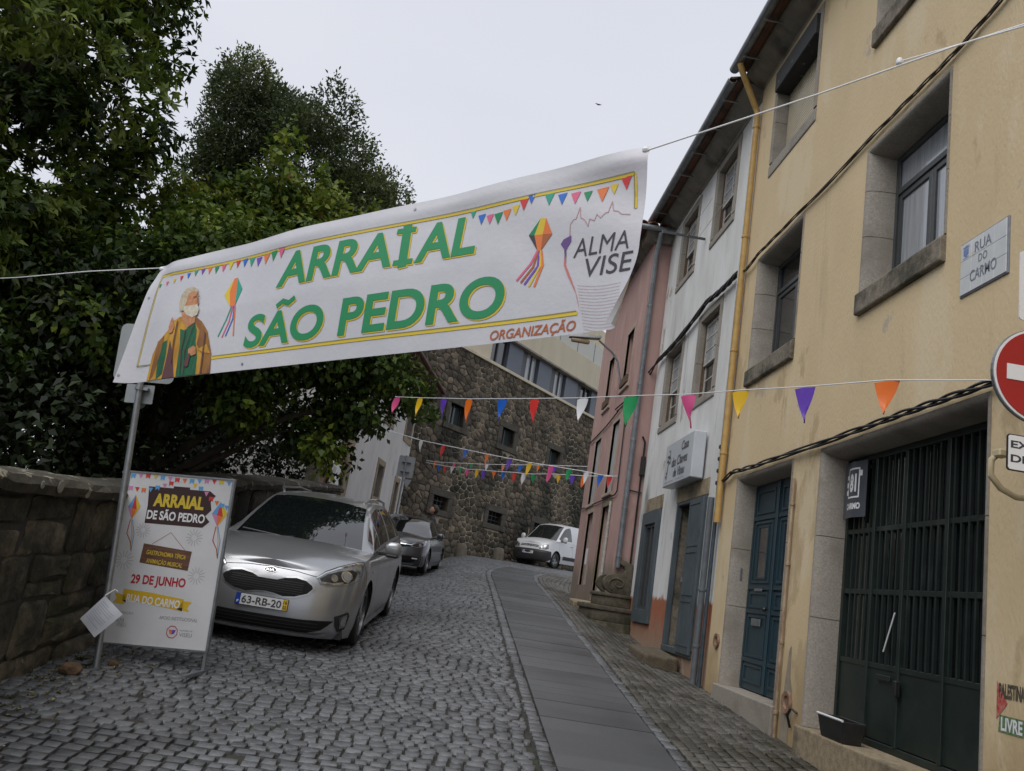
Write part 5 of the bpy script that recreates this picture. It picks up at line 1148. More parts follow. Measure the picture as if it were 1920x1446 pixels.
w1_ = join2d(word('ARRA', 1.491, 2.505, .575, .828), line2d([(2.594, .575), (2.572, .828)], .066), line2d([(2.530, .592), (2.656, .588)], .036), line2d([(2.506, .812), (2.632, .808)], .036), word('AL', 2.682, 3.117, .570, .825))
w2_ = join2d(word('SAO', 1.293, 2.02, .158, .400), line2d([(1.555, .437), (1.60, .462), (1.66, .442), (1.705, .468)], .036)); w3_ = word('PEDRO', 2.165, 3.375, .153, .407)
for nm, ww in (('title_word', w1_), ('title_word', w2_), ('title_word', w3_)):
    bprint(nm + '_edge', ([(a + .010, b - .009) for a, b in ww[0]], ww[1]), I_yel, 1); bprint(nm, ww, I_green, 2)
bprint('small_word', join2d(fit2d(text2d('ORGANIZAÇÃO', 1, .018, .12), 3.316, 3.856, .005, .088)), I_brown, 1)
cols = [I_green, I_pink, I_yel, I_org, I_blue, I_teal, I_viol, I_red]
def pennants(pts, sz, seq):
    for k, (u, v, s) in enumerate(pts): bprint('pennant_print', poly2d([(u - sz * s * .5, v + sz * s * .55), (u + sz * s * .5, v + sz * s * .6), (u + sz * s * .08, v - sz * s * .6)]), seq[k % len(seq)], 1, .2)
P = []
for k in range(18):
    t = k / 17; u = .123 + t * 1.335; v = float(np.interp(u, [.12, .375, .553, .775, 1.015, 1.246, 1.455], [.791, .824, .848, .83, .845, .813, .843])); P.append((u, v, .5 + .6 * t))
pennants(P, .062, [I_green, I_pink, I_yel, I_red, I_blue, I_teal, I_viol, I_org])
P = [(3.057, .829, .7), (3.126, .783, .9), (3.187, .772, .85), (3.247, .765, 1), (3.307, .774, .95), (3.367, .79, .85), (3.42, .812, .95), (3.468, .836, .8), (3.588, .81, 1.0), (3.672, .795, .95), (3.755, .785, 1.0), (3.83, .78, .85), (3.918, .772, 1.15), (3.985, .792, .8), (4.055, .81, 1.0)]
pennants(P, .062, [I_teal, I_blue, I_pink, I_green, I_org, I_yel, I_red, I_blue, I_teal, I_blue, I_pink, I_green, I_org, I_yel, I_red])
# generic bearded man in ochre mantle and green tunic
PRT = dict(
    mantle=[(0.504,0.487),(0.438,0.458),(0.398,0.388),(0.318,0.307),(0.29,0.205),(0.299,0.101),(0.304,-0.007),(0.633,-0.017),(0.832,-0.013),(1.023,-0.004),(0.98,0.153),(0.87,0.334),(0.777,0.417),(0.697,0.463),(0.616,0.451)],
    brown=[(0.697,0.463),(0.777,0.417),(0.87,0.334),(0.98,0.153),(1.023,-0.004),(0.914,-0.012),(0.902,0.132),(0.789,0.243),(0.783,0.344),(0.689,0.428)],
    tunic=[(0.549,0.385),(0.604,0.367),(0.703,0.419),(0.75,0.348),(0.773,0.259),(0.838,0.138),(0.871,-0.005),(0.654,-0.016),(0.625,0.115),(0.596,0.263)],
    sleeve=[(0.388,0.299),(0.429,0.31),(0.46,0.203),(0.48,0.041),(0.42,-0.005),(0.373,0.168)],
    purple=[(0.464,0.306),(0.54,0.196),(0.633,-0.017),(0.491,-0.014),(0.484,0.143)],
    neck=[(0.512,0.523),(0.683,0.502),(0.703,0.419),(0.63,0.383),(0.536,0.461)],
    face=[(0.48,0.693),(0.543,0.703),(0.619,0.674),(0.658,0.609),(0.681,0.576),(0.67,0.548),(0.606,0.534),(0.523,0.552),(0.481,0.633)],
    hair=[(0.476,0.543),(0.447,0.607),(0.442,0.676),(0.481,0.721),(0.545,0.727),(0.604,0.703),(0.63,0.672),(0.572,0.683),(0.522,0.669),(0.529,0.611),(0.529,0.566),(0.518,0.526)],
    beard=[(0.524,0.567),(0.594,0.565),(0.67,0.565),(0.708,0.521),(0.709,0.476),(0.655,0.461),(0.578,0.493),(0.522,0.537)],
    hand1=[(0.405,0.417),(0.413,0.476),(0.422,0.497),(0.442,0.457),(0.475,0.409),(0.469,0.365),(0.435,0.361)],
    hand2=[(0.718,0.207),(0.762,0.231),(0.8,0.213),(0.819,0.161),(0.782,0.151),(0.737,0.162)],
    keys=[(0.714,0.107),(0.74,0.176),(0.761,0.167),(0.768,0.074),(0.739,0.069)],
    fold1=[(0.318,0.307),(0.378,0.352),(0.39,0.21),(0.37,0.036),(0.339,0.002),(0.327,0.142)],
    fold2=[(0.817,0.197),(0.908,0.23),(0.972,0.153),(0.889,0.169)],
    lant1a=[(0.998,0.725),(0.939,0.602),(1.046,0.499),(0.989,0.621)],
    lant1b=[(0.998,0.725),(0.989,0.621),(1.046,0.499),(1.095,0.499),(1.065,0.618),(1.033,0.728)],
    lant1c=[(1.033,0.728),(1.121,0.629),(1.095,0.499),(1.065,0.618)],
)
I_och = pmat('ochre cloth print', (.52, .29, .03), (.36, .17, .02), scale=14, rough=.6, stretch=(1, 1, .4)); I_umb = pmat('brown cloth print', (.16, .06, .02), (.30, .14, .03), scale=12, rough=.6, stretch=(1, 1, .4)); I_grn2 = pmat('green cloth print', (.01, .13, .055), (.005, .07, .035), scale=20, rough=.6, stretch=(2, 2, .3)); I_skin = pmat('skin print', (.50, .24, .12), (.38, .16, .07), scale=30, rough=.6); I_hair = pmat('grey hair print', (.52, .46, .34), (.34, .29, .2), scale=40, rough=.6); I_purp = fmat('purple cloth print', (.10, .04, .045)); I_beard = pmat('white beard print', (.58, .55, .46), (.42, .38, .29), scale=45, rough=.6)
for lay, (k, m) in enumerate((('mantle', I_och), ('brown', I_umb), ('tunic', I_grn2), ('sleeve', I_grn2), ('purple', I_purp), ('fold1', I_umb), ('fold2', I_och), ('neck', I_skin), ('face', I_skin), ('hair', I_hair), ('beard', I_beard), ('hand1', I_skin), ('hand2', I_skin), ('keys', I_purp))):
    bprint('figure_' + k.rstrip('12'), poly2d([(a, max(.004, b)) for a, b in PRT[k]]), m, 2 + lay * .25, .12)
bprint('figure_face', join2d(line2d([(.60, .632), (.632, .636)], .010), line2d([(.655, .625), (.668, .628)], .008), line2d([(.648, .62), (.668, .590), (.655, .583)], .006), line2d([(.625, .652), (.655, .648)], .007)), I_umb, 6)
bprint('figure_fold', join2d(line2d([(.62, .365), (.64, .2), (.70, .02)], .008), line2d([(.70, .40), (.68, .2), (.74, .02)], .007), line2d([(.50, .45), (.52, .30), (.56, .12)], .012), line2d([(.86, .32), (.90, .15), (.93, .01)], .012)), I_purp, 6)
for k, m in (('lant1a', I_yel), ('lant1b', I_org), ('lant1c', I_teal)): bprint('lantern_print', poly2d(PRT[k]), m, 1)
for k, (pts, m) in enumerate((([(1.06, .495), (1.04, .40), (1.0, .28)], I_teal), ([(1.075, .495), (1.075, .38), (1.045, .27)], I_pink), ([(1.09, .495), (1.11, .40), (1.08, .275)], I_blue), ([(1.10, .495), (1.13, .38), (1.16, .27)], I_org))): bprint('ribbon_print', line2d(pts, .012), m, 1)
for pts, m in (([(3.55, .705), (3.481, .617), (3.52, .611)], I_green), ([(3.55, .705), (3.585, .70), (3.575, .607), (3.52, .611)], I_yel), ([(3.585, .70), (3.637, .598), (3.575, .607)], I_org), ([(3.481, .617), (3.52, .611), (3.553, .513)], I_ink), ([(3.52, .611), (3.575, .607), (3.575, .512), (3.553, .513)], I_org), ([(3.575, .607), (3.637, .598), (3.575, .512)], I_brown)): bprint('lantern_print', poly2d(pts), m, 1)
for pts, m in (([(3.553, .51), (3.52, .44), (3.445, .355)], I_pink), ([(3.558, .51), (3.54, .42), (3.475, .34)], I_brown), ([(3.565, .51), (3.57, .42), (3.50, .325)], I_viol), ([(3.572, .51), (3.585, .42), (3.53, .31)], I_yel), ([(3.578, .51), (3.60, .42), (3.565, .304)], I_org)): bprint('ribbon_print', line2d(pts, .014), m, 1)
# organiser's mark: town skyline, ribbon and lettering
bprint('skyline', line2d([(3.752, .56), (3.748, .63), (3.765, .655), (3.78, .655), (3.796, .721), (3.808, .66), (3.835, .64), (3.86, .60), (3.865, .64), (3.895, .625), (3.905, .66), (3.93, .635), (3.955, .66), (3.97, .66), (3.985, .722), (4.0, .665), (4.03, .655), (4.05, .635), (4.10, .625)], .004), fmat('pale pink line', (.45, .25, .25)), 1)
bprint('ribbon_mark', poly2d([(3.762, .565), (3.715, .55), (3.70, .525), (3.72, .50), (3.742, .47), (3.748, .40), (3.80, .30), (3.83, .23), (3.87, .12), (3.845, .20), (3.815, .27), (3.77, .33), (3.735, .40), (3.732, .46), (3.745, .50), (3.765, .53)]), pmat('rose ribbon print', (.50, .16, .14), (.12, .06, .22), scale=3, rough=.6, lo=.45, hi=.55), 1)
bprint('mark_lettering', join2d(fit2d(text2d('ALMA', 1, -.004, .1), 3.788, 4.115, .432, .535), fit2d(text2d('VISE', 1, .0, .1), 3.865, 4.145, .308, .415)), I_ink, 1, .06)
V = []
for k in range(15): t = k / 14; v = .27 - t * .25; a = 3.835 + .07 * t; V.append(line2d([(a + (4.09 - a) * q / 8, v - .012 * math.sin(math.pi * q / 8) - .02 * q / 8) for q in range(9)], .0022))
bprint('wave_lines', join2d(*V), fmat('faint line', (.48, .38, .38)), 1)
for (u, v) in ((.045, .70), (.02, .06), (1.33, .045), (2.6, .95), (4.1, .12)): bprint('eyelet', ell2d(u, v, .010, .010, 10), M_steel, 1.5)
# the cord that carries it
cd = empty('banner_cord', tuple(BT0)); tag(cd, 'white cord holding up the festival banner from tree to house', 'cord')
def rel(p, o=bo): return Vector(p) - o
MB().tube([rel(bsurf(0, .985)), rel((-3.5, 7.13, 3.90)), rel((-4.45, 7.84, 3.93)), rel((-5.6, 8.7, 4.0))], .0048, 6).build('cord', M_whitep, cd, True)
MB().tube([rel(bsurf(4.14, .965)), rel((1.36, 3.49, 4.34)), rel((1.80, 3.16, 4.452)), rel((2.03, 2.99, 4.50)), rel((3.36, 2.02, 4.80))], .0042, 6).build('cord', M_whitep, cd, True)
kn = Vector((1.64, 3.285, 4.435)); MB().lathe([(0, -.02), (.014, -.012), (.017, 0), (.012, .014), (0, .02)], tuple(rel(kn)), 10).build('knot', M_whitep, cd, True)
MB().tube([rel(kn), rel((2.03, 2.985, 4.488)), rel((3.36, 2.0, 4.78))], .0035, 6).build('cord_end', M_whitep, cd, True)
for a in (0.0, 4.15): p = bsurf(a, .975); MB().lathe([(0, -.022), (.016, -.012), (.02, 0), (.013, .014), (0, .022)], tuple(p - bo), 10).build('knot', M_whitep, cd, True)

# ------------------------------------------------------------------ sign pole, poster stand, tied paper
sp = empty('sign_pole', (-2.582, 7.13, .745)); tag(sp, 'leaning grey metal sign pole seen from behind, beside the poster', 'sign pole')
dirp = Vector((-.23, 0, 2.221)).normalized()
MB().tube([dirp * -.1, dirp * 2.75], .026, 12).build('pole', M_steel, sp, True)
M_back = pmat('grey sign back', (.30, .32, .33), (.25, .27, .28), scale=5, rough=.5, metal=.3)
def plate(name, par, cx, cz, w, h, r, y, mat, t=.004, tilt=0):
    P = []
    for k, (sx, sz) in enumerate(((1, 1), (-1, 1), (-1, -1), (1, -1))):
        for q in range(5): a = math.pi / 2 * (k + q / 4); P.append((cx + sx * (w / 2 - r) + r * math.cos(a), cz + sz * (h / 2 - r) + r * math.sin(a)))
    ca, sa = math.cos(tilt), math.sin(tilt); P = [(cx + (a - cx) * ca - (b - cz) * sa, cz + (a - cx) * sa + (b - cz) * ca) for a, b in P]
    return MB().prism(P, 'y', y, y + t).build(name, mat, par)
plate('sign_plate', sp, -.26, 2.54, .50, .50, .05, .045, M_back, tilt=R_(5)); plate('lower_plate', sp, -.235, 2.185, .23, .16, .008, .04, M_back, tilt=R_(5))
for q in (2.24, 2.45): p = dirp * q; MB().lathe([(.027, -.02), (.036, -.018), (.036, .018), (.027, .02)], tuple(p), 12).build('clamp', M_steel, sp, True); MB().box(p.x + .02, p.x + .07, -.01, .04, p.z - .012, p.z + .012).build('clamp_bolt', M_steel, sp)
PW, PH = .89, 1.41; ps = empty('poster_stand', (-2.742, 7.51, .889)); ps.rotation_euler = (0, -R_(4.2), math.atan2(-.075, .985)); tag(ps, 'white framed poster stand advertising the festival beside the silver car', 'poster stand')
MB().box(0, PW, -.012, .012, 0, PH).build('panel', pmat('white poster', (.63, .64, .66), (.58, .59, .61), scale=4, rough=.4, bump=.0015, bscale=9), ps)
fr = MB(); fr.box(-.014, -.001, -.02, .02, -.014, PH + .014); fr.box(PW + .001, PW + .02, -.022, .022, -.014, PH + .014); fr.box(0, PW, -.02, .02, PH + .0005, PH + .014); fr.box(0, PW, -.02, .02, -.014, -.0005); fr.build('frame', M_steel, ps)
MB().box(PW - .012, PW + .012, -.012, .012, -.17, -.015).build('leg', M_steel, ps); MB().box(.1, .124, -.012, .012, -.12, -.015).build('leg', M_steel, ps)
for xx, zz in ((PW, -.165), (.112, -.12)): MB().box(xx - .018, xx + .018, -.42, .32, zz - .015, zz + .012).build('foot', M_steel, ps)
def pprint(name, VF, mat, lay=1): return print2d(name, VF, lambda a, b: (a, -.0125 - .0006 * lay, b), mat, ps)
def px_(x, y):   # drawing units of the poster: 0..100 across, 0..158 up
    return (x * PW / 100, y * PH / 158)
def pp(*pts): return poly2d([px_(*p) for p in pts])
def ptext(s, x0, x1, y0, y1, bold=.02, shear=0, rot=0):
    V, Fx = fit2d(text2d(s, 1, bold, shear), 0, (x1 - x0) * PW / 100, 0, (y1 - y0) * PH / 158); cx, cy = px_(x0, y0); return [(cx + a * math.cos(rot) - b * math.sin(rot), cy + a * math.sin(rot) + b * math.cos(rot)) for a, b in V], Fx
I_choc = fmat('chocolate print', (.035, .012, .012)); I_sky = fmat('sky blue print', (.10, .32, .62)); I_mag = fmat('mauve print', (.55, .22, .42)); I_wood = pmat('brown board print', (.16, .075, .045), (.09, .04, .025), scale=12, rough=.5, stretch=(1, 1, 6)); I_gold = fmat('gold print', (.62, .40, .02)); I_dred = fmat('deep red print', (.40, .015, .025)); I_grey = fmat('grey print line', (.22, .23, .25))
pprint('dark_block', pp((22, 111), (78, 111), (84, 117), (79, 122), (84, 128), (82, 136), (86, 142), (80, 146), (60, 146), (60, 148), (44, 148), (44, 146), (20, 146), (21, 138), (22, 128)), I_choc)
pprint('title_word', ptext('ARRAIAL', 27, 76, 127.5, 140, .045), I_yel, 2); pprint('title_word', ptext('DE SÃO PEDRO', 23, 79, 115, 125.5, .03), I_white, 2)
flags = [I_sky, I_mag, I_red, I_yel, I_sky, I_mag, I_red, I_org, I_sky]
spots = [(3 + q * 7.2, 154.5 + .8 * math.sin(q * .7)) for q in range(14)] + [(2.5, 142.5), (9, 142), (15.5, 141.5), (22, 142.5), (28.5, 145), (35, 147.5), (41, 150), (64, 150), (70.5, 147.5), (76.5, 143), (82, 138.5), (88, 135), (93.5, 133), (98, 131.5)]
for k, (x, y) in enumerate(spots):
    s = 2.3; pprint('flag_print', pp((x - s, y + s), (x + s, y + s), (x + s * .8, y - s), (x, y - s * .2), (x - s * .8, y - s)) if k % 2 == 0 else pp((x - s, y + s), (x + s, y + s), (x + .3, y - s)), flags[k % 9], 3)
for cx in (9, 92):
    s = 1 if cx > 50 else -1; y = 125
    for tri, m in ((((-7, 0), (0, 12), (-2, -1)), I_sky), (((0, 12), (-2, -1), (4, -2)), I_red), (((0, 12), (4, -2), (8, 1)), I_yel), (((-7, 0), (-2, -1), (0, -12)), I_mag), (((-2, -1), (4, -2), (0, -12)), I_org), (((4, -2), (8, 1), (0, -12)), I_gold)): pprint('lantern_print', pp(*[(cx + a * (1 if s > 0 else .8), y + b) for a, b in tri]), m, 2)
    for q, m in enumerate((I_dred, I_gold, I_sky)): pprint('ribbon_print', line2d([px_(cx - 1 + q, 113), px_(cx + 1 + q * 2 - (3 if q == 0 else 0), 100), px_(cx + 3 + q, 92 - q * 4), px_(cx + 5, 84 + q * 2)], .007), m, 2)
for (x, y, r) in ((22, 104, 7), (72, 101, 8), (9, 75, 9), (80, 66, 8)):
    pprint('firework_print', join2d(*[line2d([px_(x + r * .35 * math.cos(a), y + r * .35 * math.sin(a)), px_(x + r * math.cos(a), y + r * math.sin(a))], .003) for a in [i * math.pi / 7 for i in range(14)]]), I_grey)
pprint('string_print', line2d([px_(33, 92), px_(49, 104), px_(66, 88)], .004), I_brown)
pprint('board_print', pp((25, 92), (72, 88), (71, 70), (24, 74)), I_wood); 
pprint('board_word', ptext('GASTRONOMIA TÍPICA', 29, 67, 82.3, 87.5, .012, .1, R_(-3.5)), I_yel, 2); pprint('board_word', ptext('ANIMAÇÃO MUSICAL', 30, 65, 73.5, 79.5, .012, .1, R_(-3.5)), I_yel, 2)
pprint('date_word', ptext('29 DE JUNHO', 19, 71, 52, 63, .035), I_dred)
pprint('street_ribbon', join2d(pp((14, 49), (40, 47.5), (72, 44), (72, 33), (40, 37), (14, 39)), pp((66, 35), (79, 33), (76, 36.5), (80, 42), (72, 42.5)), pp((6, 36), (17, 35), (17, 43), (6, 45), (9, 40))), I_gold); pprint('ribbon_fold', join2d(pp((66, 35), (72, 36.5), (72, 33)), pp((14, 39), (18, 36.5), (18, 39))), I_choc, 2)
pprint('street_word', ptext('RUA DO CARMO', 18, 69, 37.3, 44.8, .03, 0, R_(-2.5)), I_white, 3)
for q in (('ORGANIZAÇÃO', 4, 27, 26, 29, .004), ('APOIO INSTITUCIONAL', 52, 88, 24.5, 27.5, .004), ('ALMA', 12, 20, 19, 22.5, 0), ('VISEU', 13, 22, 15, 18.5, 0)): pprint('small_word', ptext(*q), I_grey)
hx = [px_(66 + 5.2 * math.cos(a), 14 + 5.6 * math.sin(a)) for a in [math.pi / 8 + i * math.pi / 4 for i in range(9)]]
pprint('emblem', line2d(hx, .006), I_dred); pprint('emblem', join2d(pp((62.5, 16), (66, 16), (66, 12), (64, 12.5))), I_org, 2); pprint('emblem', pp((66, 16), (69.5, 16), (68, 12.5), (66, 12)), I_viol, 2)
pprint('emblem_word', join2d(ptext('município de', 73, 85, 15, 17, .0), ptext('VISEU', 73, 85, 10.5, 14, .0)), I_grey)
tp = empty('tied_paper', (-2.60, 7.05, 1.13)); tag(tp, 'white printed sheet in a plastic sleeve tied to the sign pole', 'paper')
A_, B_, C_, D_ = Vector((-2.766, 7.05, 1.092)), Vector((-2.631, 7.07, 1.289)), Vector((-2.447, 7.03, 1.174)), Vector((-2.61, 7.02, .974)); o_ = Vector((-2.60, 7.05, 1.13))
def psf(a, b, off=0): p = A_.lerp(B_, b).lerp(D_.lerp(C_, b), a); p.y -= .02 * math.sin(math.pi * a) * math.sin(math.pi * b) + off; return p - o_
mb = MB(); V = [psf(i / 8, j / 8) for i in range(9) for j in range(9)]; mb.add(V, [(i * 9 + j, i * 9 + 9 + j, i * 9 + 10 + j, i * 9 + j + 1) for i in range(8) for j in range(8)]); mb.build('sheet', pmat('white paper', (.64, .66, .72), rough=.3, coat=.3), tp, True)
print2d('lines', join2d(*[line2d([(.12, .85 - q * .07), (.12 + (.7 if q % 4 else .35), .85 - q * .07)], .018) for q in range(10)]), lambda a, b: psf(a, b, .002), fmat('faint text', (.42, .44, .5)), tp, .2)
MB().tube([psf(.0, 1.0), psf(.05, 1.05) + Vector((.03, .05, .05)), psf(0, .9) + Vector((.08, .06, .06))], .006, 6).build('tie', M_whitep, tp, True)

# ------------------------------------------------------------------ bunting
BC = dict(p=(.62, .09, .25), y=(.68, .42, .015), v=(.115, .045, .40), o=(.68, .14, .012), b=(.015, .10, .45), r=(.60, .035, .03), w=(.62, .63, .66), g=(.012, .27, .085), s=(.62, .22, .13))
BM = {k: pmat('bunting ' + k, c, rough=.4, coat=.1) for k, c in BC.items()}
def bunting(label, start, end, flags, w, h, seed, knots=True):
    e = empty('bunting', tuple(start)); tag(e, label, 'bunting', 'pennant strings across the street'); o = Vector(start); r = random.Random(seed)
    pts = [Vector(start)] + [Vector(f[:3]) for f in flags] + [Vector(end)]; pts.sort(key=lambda p: p.y)
    MB().tube([p - o for p in pts], .0045 if start[1] < 8 else .009, 5).build('string', M_whitep, e, True)
    for i, f in enumerate(flags):
        p = Vector(f[:3]) - o; k = f[3]; tw = r.uniform(-.9, .9) if len(f) < 5 else f[4]; cu = r.uniform(-.5, .5); ww = w * r.uniform(.85, 1.15); hh = h * r.uniform(.85, 1.15)
        d = Vector((.52, -.85, 0)); n = Vector((-.85, -.52, 0)); V = []; Fc = []; m = 6
        for q in range(m + 1):
            t = q / m; half = ww / 2 * (1 - t) + .002; a = tw * t ** 1.3; fl = r.uniform(-.01, .01)
            for s in (-1, 0, 1):
                c = p + d * (s * half * math.cos(a * .8)) + n * (s * half * math.sin(a * .8) + cu * .25 * hh * t * t + .012 * math.cos(s * 2 + t * 4)); c.z -= hh * t * (1 - .12 * abs(cu)) + .01; c += d * (tw * .16 * hh * t); V.append(c)
        for q in range(m):
            for s in range(2): a = q * 3 + s; Fc.append((a, a + 1, a + 4, a + 3))
        MB().add(V, Fc).build('pennant', BM[k], e, True)
bunting('nearest string of large bright pennants running up to the no entry sign', (2.74, 4.25, 3.34), (-1.03, 10.5, 3.94), [(-1.0, 10.45, 3.93, 'p'), (-0.68, 9.92, 3.86, 'y'), (-0.38, 9.42, 3.8, 'v'), (-0.09, 8.94, 3.74, 'o'), (0.25, 8.37, 3.68, 'b'), (0.54, 7.89, 3.63, 'r'), (0.92, 7.27, 3.57, 'w'), (1.25, 6.73, 3.53, 'g'), (1.58, 6.18, 3.48, 'p', 1.3), (1.84, 5.74, 3.46, 'y', .2), (2.12, 5.28, 3.43, 'v', .5), (2.42, 4.78, 3.41, 'o', 0.)], .15, .235, 1)
bunting('slanting pennant string from white building down to the pink house', (-2.75, 21.85, 5.36), (2.97, 16.7, 4.31), [(-2.72, 21.82, 5.35, 'p'), (-1.18, 20.42, 4.95, 'w', 0.), (-0.61, 19.91, 4.85, 'r'), (-0.07, 19.43, 4.76, 'b'), (0.42, 18.98, 4.67, 'o'), (0.93, 18.52, 4.59, 'v'), (1.35, 18.14, 4.52, 'y'), (1.78, 17.76, 4.47, 'p'), (2.14, 17.43, 4.42, 'g'), (2.46, 17.14, 4.38, 'w'), (2.72, 16.91, 4.33, 'b'), (2.88, 16.76, 4.32, 'r')], .19, .29, 2)
bunting('small level pennant string farthest up the street', (-1.3, 27.5, 5.40), (2.97, 20.6, 5.02), [(-1.0, 27.17, 5.36, 'o'), (-0.37, 26.13, 5.29, 'p'), (0.15, 25.28, 5.24, 'g'), (0.59, 24.56, 5.2, 'w'), (1.04, 23.82, 5.17, 's'), (1.49, 23.09, 5.14, 'b'), (1.91, 22.4, 5.12, 'o'), (2.29, 21.78, 5.09, 'v')], .17, .20, 3)
bunting('sagging pennant string with many small flags below the slanting one', (-1.3, 27.4, 5.32), (2.97, 16.4, 4.28), [(-0.82, 26.5, 5.2, 'b'), (-0.63, 26.0, 5.13, 'r'), (-0.4, 25.38, 5.06, 'w'), (-0.15, 24.73, 5.01, 'g'), (0.07, 24.13, 4.91, 'p'), (0.33, 23.43, 4.86, 'y'), (0.51, 22.95, 4.81, 'v'), (0.76, 22.27, 4.74, 'o'), (0.98, 21.69, 4.69, 'b'), (1.23, 21.0, 4.63, 'r'), (1.43, 20.47, 4.57, 'w'), (1.62, 19.97, 4.53, 'g'), (1.91, 19.2, 4.49, 'p'), (2.08, 18.73, 4.45, 'y'), (2.31, 18.11, 4.4, 'v'), (2.5, 17.6, 4.35, 'o')], .20, .24, 4)

# ------------------------------------------------------------------ no entry sign and its plate
ne = empty('no_entry_sign', (2.95, 4.14, zgf(2.95, 4.14))); tag(ne, 'round red no entry sign at the right edge', 'sign'); z0 = zgf(2.95, 4.14)
cx, cz = 2.907 - 2.95, 3.351 - z0
def disc(name, r, y, mat, t=.004, n=48): return MB().prism([(cx + r * math.cos(2 * math.pi * i / n), cz + r * math.sin(2 * math.pi * i / n)) for i in range(n)], 'y', y, y + t).build(name, mat, ne)
disc('rim', .262, -.035, M_steel, .02); disc('white_edge', .257, -.039, M_whitep, .0035); disc('red_face', .245, -.043, pmat('red sign paint', (.36, .012, .014), (.33, .011, .013), scale=3, rough=.35, coat=.2), .0035)
MB().box(cx - .19, cx + .19, -.047, -.0435, cz - .042, cz + .042).build('white_bar', M_whitep, ne)
MB().tube([(.03, .03, -.1), (.03, .03, 3.55)], .03, 12).build('post', M_steel, ne, True)
MB().tube([(-.17, .10, 2.94 - z0), (-.20, .12, 2.90 - z0), (-.195, .13, 2.82 - z0), (-.13, .14, 2.76 - z0), (-.04, .15, 2.73 - z0), (.15, .16, 2.74 - z0), (.39, .17, 2.76 - z0)], .017, 10).build('bracket', M_pipe_y if False else pmat('cream painted tube', (.52, .44, .28), (.42, .35, .22), scale=12, rough=.5), ne, True)
MB().box(-.20, -.14, .05, .12, 2.915 - z0, 2.955 - z0).build('bracket_clamp', pmat('cream painted tube', (0, 0, 0)), ne, bevel=.006)
ep = empty('exception_plate', (2.93, 4.10, 2.92)); tag(ep, 'small white plate with black lettering under the no entry sign', 'sign')
plate('plate_rim', ep, 0, 0, .405, .192, .016, -.002, M_black, .006); plate('plate_face', ep, 0, 0, .392, .179, .012, -.006, M_whitep, .0035)
print2d('lettering', join2d(fit2d(text2d('EXCETO', 1, .03), -.185, .13, .022, .062), fit2d(text2d('DE M', 1, .03), -.185, .0, -.052, -.012)), lambda a, b: (a, -.0068, b), I_ink, ep)
up = plate('white_plate', None, 0, 0, .34, .40, .02, 0, M_whitep, .006); up.location = (2.965, 4.12, 3.86); tag(up, 'white sign plate edge above the no entry sign', 'sign')
# sign seen from behind up the street
rs = empty('road_sign', (-1.62, 22.9, zgf(-1.62, 22.9))); tag(rs, 'grey back of a small square road sign by the white building', 'sign'); z0 = zgf(-1.62, 22.9)
MB().tube([(0, 0, -.1), (0, 0, 4.85 - z0)], .03, 10).build('pole', M_steel, rs, True); plate('sign_plate', rs, .02, 4.55 - z0, .44, .58, .04, .04, M_back)
for q in (4.42, 4.68): MB().box(-.10, .14, -.034, .04, q - z0 - .015, q - z0 + .015).build('clamp', M_steel, rs)
MB().prism([(-.02, 4.22 - z0), (.24, 4.22 - z0), (.13, 3.98 - z0)], 'y', .04, .046).build('lower_plate', M_back, rs)
# bird high in the sky
bd = MB().add([(-.30, 0, .10), (-.12, .06, .16), (0, .10, .02), (.12, .06, .14), (.28, 0, .05), (0, -.16, 0), (0, .18, .03), (.0, 0, -.05)], [(0, 1, 2, 5), (2, 3, 4, 5), (5, 2, 7), (2, 6, 7)]).build('bird', M_black); bd.location = (.0926 * 60, 60, 1.85 + .6352 * 60); tag(bd, 'tiny dark bird flying high in the pale sky', 'bird')
# ------------------------------------------------------------------ vehicles
def paint(name, c, metal=.65, rough=.30): return pmat(name, c, tuple(x * .93 for x in c), scale=1.5, rough=rough, metal=metal, coat=.7)
M_tyre = pmat('tyre rubber', (.012, .012, .012), (.02, .02, .02), scale=20, rough=.75); M_cglass = glassmat('car glass', (.006, .008, .009), .03, 1.0); M_seam = pmat('door gap', (.015, .015, .016), rough=.7); M_lamp = pmat('lamp reflector', (.50, .51, .52), (.22, .23, .24), scale=14, rough=.15, metal=.9); M_lens = pmat('clear lens', (.20, .21, .22), rough=.05, coat=1.0); M_amber = pmat('amber lens', (.5, .2, .03), rough=.15); M_mesh = pmat('black grille', (.006, .006, .007), (.012, .012, .012), scale=90, rough=.7, spec=.2); M_plateb = pmat('plate blue', (.01, .05, .34), rough=.35); M_platew = pmat('plate white', (.62, .63, .64), rough=.35); M_platey = pmat('plate yellow', (.62, .40, .02), rough=.35); M_darkrub = pmat('black bumper plastic', (.016, .016, .017), (.025, .025, .026), scale=14, rough=.55); M_rim = pmat('alloy', (.20, .205, .21), (.16, .165, .17), scale=6, rough=.28, metal=.9)
